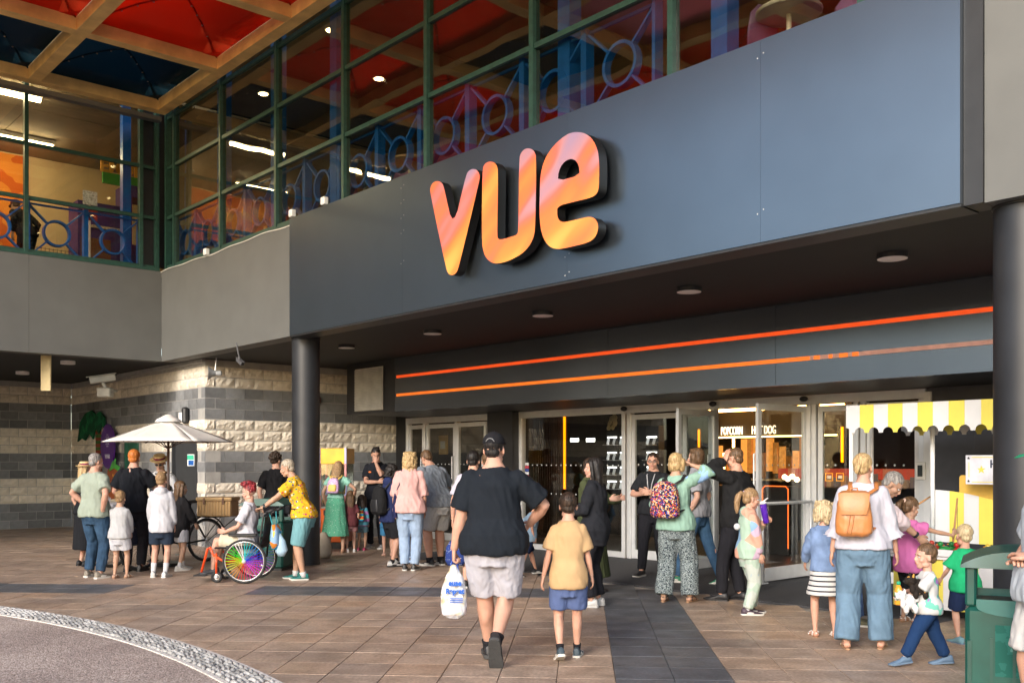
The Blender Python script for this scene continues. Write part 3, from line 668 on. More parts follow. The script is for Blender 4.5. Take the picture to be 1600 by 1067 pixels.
for nm, loops in (('letter_v',[Vp]),('letter_u',[Up]),('letter_e',[Ep,Eh])):
    lp = [[FTZ(640+x/3.953, 180+y/3.953, LOF) for x, y in sm_(P, 1 if P is Eh else 2)] for P in loops]
    mb = MB(); mb.prism(lp, lambda p, k: (p[0], LOF if k == 0 else LOF+.115, p[1]), 0, 1); mb.build(nm, [m_face, m_side], sign)
for px, py in ((690,330),(715,400),(770,300),(800,380),(870,330),(915,250),(900,370)):
    t, z = FTZ(px, py, LOF+.1); B((t-.02,LOF+.116,z-.02),(t+.02,-.071,z+.02),'fixing_stud', m_side, sign)

# ------------------------------------------------------------ timber canopy with coloured roof lights
can = fthing('timber_canopy', 'timber grid canopy with translucent red, orange and blue roof panels over the forecourt', 'canopy')
m_wood = mat('glulam', (.88,.54,.20), rough=.55, var=.22, vs=3, scale=(1,1,1), bump=.15, bs=40)
CZ = 7.95; t0 = -4.65; NT, NJ, DT, DO = 6, 3, 2.45, 2.2
for j in range(NJ+1): B((t0-.12,-.03-DO*j-.2,CZ),(t0+DT*NT,-.03-DO*j,CZ+.34),'beam', m_wood, can)
for i in range(NT+1):
    for j in range(NJ): B((t0+DT*i-(.12 if i == 0 else .1),-.03-DO*(j+1)+.001,CZ+.002),(t0+DT*i+(.08 if i == 0 else .1),-.231-DO*j,CZ+.338),'purlin', m_wood, can)
def lens(name, c):
    m, n, l = _nt(name); b = n['Principled BSDF']; o = n['Material Output']
    tr = n.new('ShaderNodeBsdfTranslucent'); tr.inputs[0].default_value = (*c, 1); b.inputs[0].default_value = (*[x*.8 for x in c], 1); b.inputs['Roughness'].default_value = .3
    mx = n.new('ShaderNodeMixShader'); mx.inputs[0].default_value = .78; l.new(b.outputs[0], mx.inputs[1]); l.new(tr.outputs[0], mx.inputs[2]); l.new(mx.outputs[0], o.inputs[0]); return m
m_or = lens('red_orange_panel', (.55,.06,.02)); m_bl = lens('deep_blue_panel', (.02,.065,.09)); m_pk = lens('rose_panel', (.55,.25,.26)); m_am = lens('amber_panel', (.7,.22,.03))
colr = {(0,0):m_bl,(0,1):m_bl,(0,2):m_or,(0,3):m_am,(1,0):m_or,(1,1):m_or,(2,0):m_or,(2,1):m_bl,(3,0):m_or,(3,1):m_pk,(4,0):m_pk,(4,1):m_or,(5,0):m_am,(5,1):m_pk}
m_bolt = mat('bolt', (.45,.42,.4), rough=.3, metal=.7)
for i in range(NT):
    for j in range(NJ):
        x0, x1 = t0+DT*i+.08, t0+DT*(i+1)-.1; y1, y0 = -.235-DO*j, -.03-DO*(j+1)
        m = colr.get((i,j), m_or); N = 8; mb = MB(); vs = []
        hz = lambda u, v: CZ+.20+.30*(1-max(abs(u),abs(v))**2.0)
        for a in range(N+1):
            for b in range(N+1):
                u, v = -1+2*a/N, -1+2*b/N; vs.append((x0+(x1-x0)*(u+1)/2, y0+(y1-y0)*(v+1)/2, hz(u,v)))
        mb.add(vs, [(a*(N+1)+b,(a+1)*(N+1)+b,(a+1)*(N+1)+b+1,a*(N+1)+b+1) for a in range(N) for b in range(N)])
        o = mb.build('roof_panel', m, can, recalc=False, smooth=True); sd_ = o.modifiers.new('thick','SOLIDIFY'); sd_.thickness = .012
        rb = MB(); bo = MB()
        for s in (1,-1):
            pp = []
            for k in range(13):
                u = -1+2*k/12; pp.append((x0+(x1-x0)*(u+1)/2, y0+(y1-y0)*(u*s+1)/2, hz(u,u)-.02))
            rb.tube(pp, .016, 5)
            for k in range(1,12): bo.box((pp[k][0]-.012,pp[k][1]-.012,pp[k][2]-.034),(pp[k][0]+.012,pp[k][1]+.012,pp[k][2]-.018))
        rb.build('panel_rib', m, o); bo.build('rib_bolts', m_bolt, o, kind='stuff')
# canopy posts far to the left, out of the way, carry the outer beams
for t, j in ((-4.6,4),(0.2,4)): pass
# ============================================================ PEOPLE
def skinm(name, c): return mat(name, c, rough=.55, var=.07, vs=14, bump=.05, bs=120, spec=.35, sub=.12)
SK = {'fair': skinm('skin_fair', (.52,.30,.22)), 'pink': skinm('skin_pink', (.50,.275,.195)), 'tan': skinm('skin_tan', (.37,.215,.145)), 'warm': skinm('skin_warm', (.44,.26,.175))}
m_eye = mat('eye_white', (.7,.68,.65), rough=.3); m_iris = mat('iris', (.03,.02,.015), rough=.2); m_lip = mat('lips', (.42,.14,.12), rough=.5)
def hairm(name, a, b):
    if name in _M: return _M[name]
    m, n, l = _nt(name); _M[name] = m; bs = n['Principled BSDF']; bs.inputs['Roughness'].default_value = .5; bs.inputs['Specular IOR Level'].default_value = .3
    co = _coord(n, l, (1,1,.16)); nz = n.new('ShaderNodeTexNoise'); nz.inputs['Scale'].default_value = 90; nz.inputs['Detail'].default_value = 4; l.new(co, nz.inputs[0])
    r = _ramp(n, [(.35,a),(.65,b)]); l.new(nz.outputs[0], r.inputs[0]); l.new(r.outputs[0], bs.inputs[0])
    bp = n.new('ShaderNodeBump'); bp.inputs['Strength'].default_value = .7; bp.inputs['Distance'].default_value = .006; l.new(nz.outputs[0], bp.inputs['Height']); l.new(bp.outputs[0], bs.inputs['Normal']); return m
HR = dict(black=hairm('hair_black',(.006,.005,.005),(.022,.018,.016)), dark=hairm('hair_dark',(.012,.008,.005),(.05,.03,.02)), brown=hairm('hair_brown',(.05,.028,.013),(.15,.085,.045)),
  sandy=hairm('hair_sandy',(.16,.095,.045),(.36,.23,.12)), blond=hairm('hair_blond',(.24,.15,.065),(.56,.40,.20)), straw=hairm('hair_straw',(.30,.22,.12),(.60,.48,.30)), ginger=hairm('hair_ginger',(.32,.085,.015),(.55,.18,.035)), grey=hairm('hair_grey',(.10,.09,.085),(.3,.28,.26)),
  red=hairm('hair_red',(.03,.008,.01),(.35,.03,.04)), greyblond=hairm('hair_greyblond',(.22,.18,.13),(.48,.42,.33)))
_heads = {}
def head_mesh(kind):
    if kind in _heads: return _heads[kind]
    k = dict(man=(1.0,1.0), woman=(.93,.8), child=(.95,.62))[kind]; mb = MB(); jw = k[0]; ns = k[1]
    mb.ell((0,-.012,.036), (.076,.097,.091), 20, 14); mb.ell((0,.026,-.035), (.059*jw,.064,.072), 16, 12)
    mb.ell((0,.052,-.088), (.034*jw,.032,.03), 12, 8); mb.ell((0,.07,.022), (.05,.022,.02), 12, 8)
    for s in (-1,1):
        mb.ell((s*.042,.05,-.03), (.024,.03,.026), 10, 8); mb.ell((s*.045*jw,.01,-.075), (.02,.04,.025), 10, 8)
        mb.ell((s*.078,-.008,-.012), (.009,.019,.031), 10, 8, M=Matrix.Rotation(s*.35,3,'Z'))
    mb.limb([(0,.082,.012),(0,.094,-.012),(0,.104,-.030),(0,.088,-.042)], [.008,.010,.0155*(.6+.4*ns),.012], [.01,.012,.013*ns,.01], 10, (1,0,0))
    mb.ell((0,.083,-.062), (.026,.013,.014), 12, 8)
    me = remesh(mb, .0062, 3); v = np.empty(len(me.vertices)*3, 'f'); me.vertices.foreach_get('co', v); v = v.reshape(-1,3)
    # eye sockets pressed in
    for s in (-1,1):
        d = np.sqrt(((v[:,0]-s*.030)/.017)**2 + ((v[:,2]-.0)/.012)**2); w_ = np.clip(1-d, 0, 1); v[:,1] -= np.where(v[:,1] > .03, w_*.013, 0)
    f = [tuple(p.vertices) for p in me.polygons]
    ex = MB()
    for s in (-1,1):
        ex.ell((s*.030,.074,.0), (.0125,.010,.0068), 10, 6, 1); ex.ell((s*.030,.0822,.0), (.0055,.0035,.0058), 8, 6, 2)
        ex.limb([(s*.014,.087,.020),(s*.03,.0885,.0245),(s*.048,.077,.020)], [.0025,.0035,.002], n=5, mi=4)
    ex.ell((0,.0945,-.0585), (.020,.005,.0042), 10, 6, 3); ex.ell((0,.0935,-.0665), (.017,.0055,.005), 10, 6, 3)
    _heads[kind] = (v, f, ex); return _heads[kind]
def put(mb, v, f, M, mi=0):
    a = np.c_[v, np.ones(len(v))] @ np.array(M).T; mb.add([tuple(r[:3]) for r in a], f, mi)
def hand(mb, w_, d, pn, s, curl=.5, k=1.0, grip=False, mi=0):
    """w_ wrist, d pointing along the hand, pn palm normal, s side for the thumb (+1/-1)"""
    d = d.normalized(); pn = (pn - d*pn.dot(d)).normalized(); x = d.cross(pn)*s      # x: towards the thumb
    P = lambda a, b, c: w_ + x*(a*k) + d*(b*k) + pn*(c*k)
    mb.limb([P(0,-.03,0), P(0,.0,0), P(.002,.04,0), P(0,.085,0), P(0,.095,0)], [.022*k,.025*k,.037*k,.040*k,.034*k], [.018*k,.016*k,.016*k,.013*k,.008*k], 12, x, mi, sq=.8)
    cu = 1.5 if grip else curl
    for i, (fx, L) in enumerate(((.029,.072),(.010,.080),(-.009,.074),(-.028,.058))):
        p = Vector((fx, .088, 0)); pts = [p]; a = 0
        for j in range(3): a += cu*(.55 if j == 0 else .75)*(1+.06*i); p = p + Vector((fx*.06 if j == 0 else 0, math.cos(a)*L/3*1.05, math.sin(a)*L/3*1.05)); pts.append(p)
        mb.tube([P(*(pts[0]-Vector((0,.02,0))))] + [P(*q) for q in pts], [.010*k,.0095*k,.009*k,.0085*k,.0068*k], 7, mi)
    th = [(.022,.02,.004),(.046,.045,.012),(.056,.068,.02 if not grip else .03),(.056 if not grip else .035,.09,.026 if not grip else .045)]
    mb.tube([P(*q) for q in th], [.014*k,.0125*k,.0105*k,.0075*k], 7, mi)
def ik(S, T, a, b, pole):
    S = Vector(S); T = Vector(T); d = T-S; L = min(d.length, (a+b)*.999)
    d = d.normalized(); x = (a*a-b*b+L*L)/(2*L); h = math.sqrt(max(a*a-x*x, 0)); p = Vector(pole); p = (p - d*p.dot(d)).normalized()
    return S + d*x + p*h, S + d*L
def interp(tab, s):
    if s <= tab[0][0]: return tab[0][1:]
    for a, b in zip(tab, tab[1:]):
        if s <= b[0]:
            u = (s-a[0])/(b[0]-a[0]); return tuple(p+(q-p)*u for p, q in zip(a[1:], b[1:]))
    return tab[-1][1:]
TORSO = dict(man=[(-.24,.060,.050,0),(-.12,.092,.064,-.004),(0,.099,.068,-.006),(.15,.094,.064,0),(.38,.084,.057,.002),(.62,.089,.064,0),(.82,.093,.064,-.004),(.97,.078,.048,-.006),(1.06,.056,.040,-.006),(1.13,.038,.036,-.003),(1.3,.034,.036,.003)],
  woman=[(-.24,.060,.050,0),(-.12,.098,.066,-.006),(0,.101,.068,-.008),(.15,.092,.060,0),(.38,.073,.051,.002),(.62,.079,.062,.004),(.78,.083,.066,.006),(.97,.070,.042,-.006),(1.06,.047,.035,-.006),(1.13,.031,.031,-.003),(1.3,.029,.031,.003)],
  child=[(-.24,.055,.050,0),(-.12,.083,.064,-.004),(0,.086,.066,-.004),(.15,.083,.063,0),(.38,.078,.060,.003),(.62,.082,.060,0),(.82,.088,.058,-.003),(.97,.074,.044,-.005),(1.06,.050,.037,-.005),(1.14,.034,.034,-.003),(1.3,.031,.033,.003)])
pid = [0]
def person(label, at, H, face, kind='man', w=1.0, skin='fair', pose=None, top=None, bottom=None, shoe=None, hair=('short','dark'), extra=None, vox=.0155, group=None, sock=None, belly=0.):
    pid[0] += 1; sd_ = pid[0]*3.7; po = pose or {}; loc = Vector(at) if len(at) == 3 else Vector((at[0], at[1], 0))
    root = thing('person', label, 'person', loc, R(face), group)
    ch = kind == 'child'; hh = {'man': .236, 'woman': .226}.get(kind, .196+.02*min(1, (H-.95)/.5)); hs = hh/.25
    if not ch: hh *= (H/1.75)**.4*1.03; hs = hh/.25
    shz = H - hh - .036*H; hz = H*(.475 if ch else .52) ; kz = .265*H if ch else .283*H; az = .043*H
    hz0 = hz; dz = po.get('drop', 0)*H; hz += -dz
    TL = shz - hz0; sw = H*{'man': .092, 'woman': .082}.get(kind, .080)*(1+(w-1)*.5); hw = H*.052*(1+(w-1)*.6)
    hip = Vector((po.get('hx', 0)*H, po.get('hy', 0)*H, hz))
    lean = R(po.get('lean', 0)); side = R(po.get('side', 0)); tw = R(po.get('twist', 0))
    Tm = Matrix.Translation(hip) @ Matrix.Rotation(tw, 4, 'Z') @ Matrix.Rotation(-lean, 4, 'X') @ Matrix.Rotation(side, 4, 'Y')
    def sp(s, dx=0, dy=0): return (hip + Vector((dx, dy, TL*s))) if s <= 0 else Tm @ Vector((dx, dy, TL*s))
    tab = TORSO[kind]
    def trr(s): rx, ry, yo = interp(tab, s); f = w if s < .5 else (1+(w-1)*.6 if s < 1 else 1+(w-1)*.3); b = belly*math.exp(-((s-.3)/.28)**2); return rx*H*f*(1+b*.5), ry*H*(f**1.25)*(1+b), (yo+b*.02)*H
    SL_, SR_ = Tm @ Vector((-sw, -.004*H, TL*.925)), Tm @ Vector((sw, -.004*H, TL*.925))
    ua, fa = H*(.168 if not ch else .155), H*(.148 if not ch else .138)
    arms = {}
    for sgn, nm, S in ((-1,'L',SL_), (1,'R',SR_)):
        T = po.get(nm, (sgn*(sw/H+.035), .03, (shz-(ua+fa)*.975)/H)); T = Vector(T)*H
        pole = po.get(nm+'p', (sgn*.5, -1, -.1)); E, Wr = ik(S, T, ua, fa, pole); arms[nm] = (S, E, Wr)
    legs = {}
    th_, ca = hz0 - kz - .0*H, kz - az
    for sgn, nm in ((-1,'L'), (1,'R')):
        T = Vector(po.get('f'+nm, (sgn*.058, 0, .043)))*H; S = hip + Vector((sgn*hw, 0, -.01*H))
        K, A = ik(S, T, th_, ca, po.get('f'+nm+'p', (sgn*.12, 1, 0))); legs[nm] = (S, K, A)
    hp = Tm @ Vector((0, .008*H, TL*1.0)); hd = Tm @ Vector((0, .012*H+.004, TL + .036*H + .123*hs))
    if 'lean' in po: hd = hd + Vector((0, po['lean']*.0006, 0))
    HM = Matrix.Translation(hd) @ Matrix.Rotation(R(po.get('hyaw', 0)), 4, 'Z') @ Matrix.Rotation(tw, 4, 'Z') @ Matrix.Rotation(R(-po.get('hpitch', po.get('lean', 0)*.6)), 4, 'X') @ Matrix.Rotation(R(po.get('hroll', 0)), 4, 'Y') @ Matrix.Scale(hs, 4)
    # ---- body: one continuous surface
    mb = MB(); lw = (1+(w-1)*.75)*(1.0 if not ch else .92); aw = (1+(w-1)*.8)*(1.0 if kind == 'man' else .86 if kind == 'woman' else .84)
    ss = [t[0] for t in tab[:-1]]; ss[0] = -.20; right = (Tm.to_3x3() @ Vector((1,0,0)))
    rr = [trr(s) for s in ss]; mb.limb([sp(s) for s in ss]+[hd + Vector((0,-.01,-.05))*hs], [r[0] for r in rr]+[.05*hs], [r[1] for r in rr]+[.055*hs], 18, right, yo=[-0.0]*12, sq=.92)
    for nm, sgn in (('L',-1),('R',1)):
        S, E, Wr = arms[nm]; a = H*aw
        mb.limb([S+(S-E).normalized()*.0, S.lerp(E,.3), S.lerp(E,.7), E, E.lerp(Wr,.3), Wr.lerp(E,.1), Wr+(Wr-E).normalized()*.012], [.030*a,.029*a,.0255*a,.0225*a,.0245*a,.0165*a,.015*a], n=12)
        mb.ell(S, (.033*a,.031*a,.031*a), 10, 8)
        S2, K, A = legs[nm]; l_ = H*lw; bk = (A-K).cross(Vector((1,0,0))).normalized()
        mb.limb([S2+Vector((0,0,.02)), S2.lerp(K,.25), S2.lerp(K,.65), K, K.lerp(A,.28), K.lerp(A,.6), A.lerp(K,.08), A+(A-K).normalized()*.02], [.053*l_,.053*l_,.041*l_,.033*l_,.0345*l_,.027*l_,.019*l_,.02*l_], n=14)
        mb.ell(K.lerp(A,.28)-bk*.0 + Vector((0,-.010*H,0)), (.026*l_,.027*l_,.06*l_), 10, 8)
    me = remesh(mb, vox if not ch else min(vox,.0125), 3); nv = len(me.vertices); a = np.empty(nv*3,'f'); me.vertices.foreach_get('co', a)
    body = MB(); body.add([tuple(r) for r in a.reshape(-1,3)], [tuple(p.vertices) for p in me.polygons], 0); bpy.data.meshes.remove(me)
    v, f, ex = head_mesh('child' if ch else kind); put(body, v, f, HM, 0)
    for q in set(ex.m): put(body, np.array(ex.v), [fc for fc, m_ in zip(ex.f, ex.m) if m_ == q], HM, q)
    for nm, sgn in (('L',-1),('R',1)):
        S, E, Wr = arms[nm]; d = Vector(po[nm+'d']) if nm+'d' in po else (Wr-E); pn = Vector(po.get(nm+'n', (-sgn, .15, 0)))
        if abs(pn.normalized().dot(d.normalized())) > .95: pn = Vector((0,0,-1))
        x = d.normalized().cross(pn).normalized(); s_ = 1 if x.dot(Vector((0,1,.3))) > 0 else -1
        if nm+'t' in po: s_ = 1 if x.dot(Vector(po[nm+'t'])) > 0 else -1
        hand(body, Wr, d, pn, s_, po.get('curl', .45), (H/1.75)**.85*(1.0 if kind == 'man' else .9), grip=po.get(nm+'g', False))
    if shoe and shoe[0] in ('sandal', 'flipflop'):
        for nm, sgn in (('L',-1),('R',1)):
            FMx = foot_frame(legs[nm][2], po, nm, sgn); k = (H/1.75)**.75*(1 if kind != 'woman' else .93)
            fb = MB(); fb.limb([(0,-.055,-.045),(0,-.03,-.035),(0,.03,-.032),(0,.10,-.045),(0,.15,-.055),(0,.175,-.060)], [.026,.034,.036,.043,.042,.022], [.02,.034,.036,.022,.013,.008], 12, (1,0,0))
            put(body, np.array(fb.v)*k, fb.f, FMx, 0)
    hm = HR[hair[1]] if hair else m_iris
    body.build('body', [SK[skin], m_eye, m_iris, m_lip, hm], root, smooth=True, recalc=False)
    J = dict(root=root, arms=arms, legs=legs, HM=HM, sp=sp, trr=trr, Tm=Tm, H=H, TL=TL, hs=hs, hip=hip, right=right, sw=sw, po=po, w=w, kind=kind, sd=sd_, lw=lw, aw=aw)
    if bottom: make_bottom(J, *bottom) if isinstance(bottom, tuple) else make_bottom(J, **bottom)
    if top: make_top(J, **top)
    if hair: make_hair(J, hair[0], hm)
    if shoe: make_shoes(J, *shoe)
    if sock:
        for nm in ('L','R'):
            S2, K, A = legs[nm]; mb = MB(); h_ = sock[1]; l2 = H*lw
            mb.limb([A+(A-K).normalized()*.03, A.lerp(K, .02), A.lerp(K, h_*.6), A.lerp(K, h_)], [.024*l2,.0235*l2,(.0235+.008*h_)*l2,(.025+.014*h_)*l2], n=14); mb.build('sock', sock[0], root, smooth=True)
    if extra: extra(J)
    return J
def foot_frame(A, po, nm, sgn):
    yaw = R(po.get('y'+nm, -sgn*-8 if False else -sgn*8)); pit = R(po.get('p'+nm, 0))
    return Matrix.Translation(A) @ Matrix.Rotation(yaw, 4, 'Z') @ Matrix.Rotation(pit, 4, 'X')
def make_shoes(J, style, m1, m2=None, scale=1.0):
    H = J['H']; k = (H/1.75)**.75*(1 if J['kind'] != 'woman' else .92)*scale; dn = -.0435*H
    for nm, sgn in (('L',-1),('R',1)):
        A = J['legs'][nm][2]; M = foot_frame(A, J['po'], nm, sgn) @ Matrix.Scale(k, 4); b = -.075
        mb = MB()
        if style in ('sandal', 'flipflop'):
            mb.limb([(0,-.075,b+.004),(0,-.04,b+.004),(0,.04,b+.004),(0,.13,b+.004),(0,.185,b+.004)], [.022,.036,.036,.047,.026], [.008]*5, 14, (1,0,0), 1)
            mb.tube([(-.045,.10,-.060),(-.03,.105,-.028),(0,.108,-.018),(.03,.105,-.028),(.045,.10,-.060)], .007, 6, 0)
            if style == 'sandal': mb.tube([(-.036,-.0,-.055),(-.036,-.01,-.01),(0,.04,.005),(.036,-.01,-.01),(.036,0,-.055)], .007, 6, 0); mb.tube([(-.036,-.01,-.02),(0,-.065,-.02),(.036,-.01,-.02)], .006, 6, 0)
        else:
            hi = .03 if style == 'boot' else 0
            ring = lambda y, wx, z0, z1: [Vector((wx*math.cos(t)*(.92 if math.sin(t) > 0 else 1), y, (z0+z1)/2+(z1-z0)/2*math.sin(t))) for t in [2*PI*j/14 for j in range(14)]]
            up = [(-.082,.020,b+.015,-.02),(-.072,.034,b+.008,.018+hi),(-.035,.040,b+.006,.030+hi),(.02,.040,b+.006,.016+hi*.6),(.06,.043,b+.006,-.012),(.11,.049,b+.006,-.028),(.16,.047,b+.006,-.038),(.192,.034,b+.008,-.046),(.205,.014,b+.014,-.055)]
            mb.loft([ring(*u) for u in up], 0)
            so = [(-.088,.018),(-.078,.035),(-.03,.042),(.03,.040),(.11,.051),(.165,.049),(.198,.034),(.211,.014)]
            h_ = .024 if style == 'chunky' else .018
            rs = []
            for y, wx in so:
                lift = .010 if y > .18 else 0
                rs.append([Vector((-wx,y,b-.002+lift)), Vector((wx,y,b-.002+lift)), Vector((wx*1.02,y,b+h_+lift*.5)), Vector((-wx*1.02,y,b+h_+lift*.5))])
            mb.loft(rs, 1)
            for i in range(4): y = .02+i*.024; z = -.002-i*.012+hi*.3; mb.tube([(-.024,y,z-.004),(0,y+.003,z+.006),(.024,y,z-.004)], .0035, 5, 1 if style != 'plain' else 0)
            if style == 'chunky': mb.ell((.040,.03,-.04),(.006,.05,.012),8,6,1); mb.ell((-.040,.03,-.04),(.006,.05,.012),8,6,1)
        mb.v = [tuple(M @ Vector(q)) for q in mb.v]
        mb.build('shoe', [m1, m2 or m1], J['root'], smooth=True, autosm=50)
def make_top(J, m, sleeve=.62, hem=-.08, ease=.014, fit=0., neck=1.09, cuff=None, hood=None, name='shirt', fold=.017, loose=.0, over=None):
    """sleeve: 0 none, up to 1 = half the arm, up to 2 = the whole arm; hem in torso units"""
    H = J['H']; mb = MB(); sp, trr = J['sp'], J['trr']; ss = sorted({hem, hem+.05, -.02, .15, .38, .62, .82, .94, 1.0, 1.05, neck}) ; ss = [s for s in ss if s >= hem]
    rx = []; ry = []; pts = []
    for s in ss:
        a, b, _ = trr(s); e = max(ease*(1 if s < .9 else .8), (J.get('be',0)+.012+fold*.9) if s < .3 else 0)
        if fit and s < .6: wmax = max(trr(.7)[0], trr(0)[0])*fit; a = max(a, wmax*.97); b = max(b, trr(.75)[1]*fit)
        if s >= 1.0: e = .006+ease*.35
        rx.append(a+e+loose*max(0, .6-s)); ry.append(b+e+loose*max(0, .6-s)); pts.append(sp(s))
    mb.limb(pts, rx, ry, 20, J['right'], sq=.9)
    for nm in ('L','R'):
        S, E, Wr = J['arms'][nm]; a = H*J['aw']; e = ease
        if sleeve <= 0: mb.ell(S+(Vector((0,0,TLs(J)))-S)*0, (.030*a,.03*a,.03*a)); continue
        base = J['Tm'] @ Vector(((-1 if nm == 'L' else 1)*J['sw']*.5, 0, J['TL']*.93)); P_ = [base, S]; r_ = [.028*a+e*.5, .0315*a+e*.6]
        mb.ell(S, (.031*a+e*.55,)*3, 12, 8)
        if sleeve <= 1: P_ += [S.lerp(E, sleeve*.5), S.lerp(E, sleeve)]; r_ += [.033*a+e*1.05, .031*a+e*1.6]
        else:
            u = sleeve-1; P_ += [S.lerp(E,.5), E, E.lerp(Wr, u*.5), E.lerp(Wr, u*.93), E.lerp(Wr, u)]; r_ += [.030*a+e, .027*a+e, .025*a+e*.9, (.018*a+e*.75), (.015*a+e*.45)]
            if cuff == 'flare': r_[-1] = .03*a+e*2.6; r_[-2] = .028*a+e*1.8
        mb.limb(P_, r_, n=14)
    if hood:
        c = J['Tm'] @ Vector((0, -.035*H, J['TL']*1.03)); mb.ell(c, (.062*H,.04*H,.048*H), 14, 10)
        mb.ell(J['Tm'] @ Vector((0,0,J['TL']*1.07)), (.055*H,.05*H,.028*H), 14, 8)
    me = remesh(mb, .0115 if H > 1.3 else .0095, 3, fold=fold*1.35*(H/1.7), seed=J['sd'], mats=[m], fs=(7,7,4))
    o = link(name, me, J['root']); return o
def TLs(J): return J['TL']
def make_bottom(J, style, m, length=1.0, ease=.012, fold=.010, waist=.3, flare=0., name=None):
    H = J['H']; mb = MB(); sp, trr = J['sp'], J['trr']; lw = J['lw']
    if style in ('skirt', 'dress'):
        L = length*H; z0 = sp(waist); a, b, _ = trr(waist); pts = [z0, sp(0), sp(-.1)]; rx = [a+.008, trr(0)[0]+ease, trr(-.05)[0]+ease]; ry = [b+.008, trr(0)[1]+ease, trr(-.05)[1]+ease*1.4]
        zb = J['hip'].z - L
        for u in (.35,.7,1.0): pts.append(Vector((J['hip'].x, J['hip'].y, pts[2].z+(zb-pts[2].z)*u))); rx.append(rx[2]+flare*H*u); ry.append(ry[2]+flare*H*u*.9)
        mb.limb(pts, rx, ry, 24, (1,0,0)); me = remesh(mb, .0115, 2, fold=fold*(1+flare*4), seed=J['sd'], mats=[m], fs=(10,10,1.0))
    else:
        J['be'] = ease; waist = min(waist,.16); ss = [-.30,-.24,-.1,0,.08,waist]; pts = [sp(s) for s in ss]; mb.limb(pts, [trr(s)[0]+ease*(1 if s < .1 else .5) for s in ss], [trr(s)[1]+ease*(1.2 if s < .1 else .5) for s in ss], 18, J['right'])
        for nm in ('L','R'):
            S, K, A = J['legs'][nm]; l_ = H*lw; e = ease
            R_ = lambda u: (.054-.021*u)*l_ if u <= 1 else (.0345-.010*(u-1))*l_
            def at(u): return S.lerp(K, u) if u <= 1 else K.lerp(A, u-1)
            us = [0,.3,.6,.95]; tot = length*2 if length > .5 else length*2
            us = [u for u in (0,.3,.6,.9,1.0,1.3,1.6,1.9) if u < tot-.05] + [tot]
            P_ = [S+Vector((0,0,.03))] + [at(u) if u > 0 else S for u in us]; fl = [0]+[flare*u*H/2 for u in us]
            mb.limb(P_, [.052*l_+e]+[R_(u)+e*(1+.5*(u/max(tot,.1)) if style == 'shorts' else 1)+f_ for u, f_ in zip(us, fl[1:])], n=16)
            if style == 'joggers': mb.limb([A.lerp(K,.14), A.lerp(K,.02)], [.030*l_,.024*l_+.004], n=14)
        me = remesh(mb, .0118 if H > 1.3 else .0095, 3, fold=min(fold,.012)*1.2*(H/1.7), seed=J['sd']+5, mats=[m], fs=(13,13,4))
    return link(name or {'shorts':'shorts','skirt':'skirt','dress':'dress_skirt','joggers':'joggers'}.get(style,'trousers'), me, J['root'])
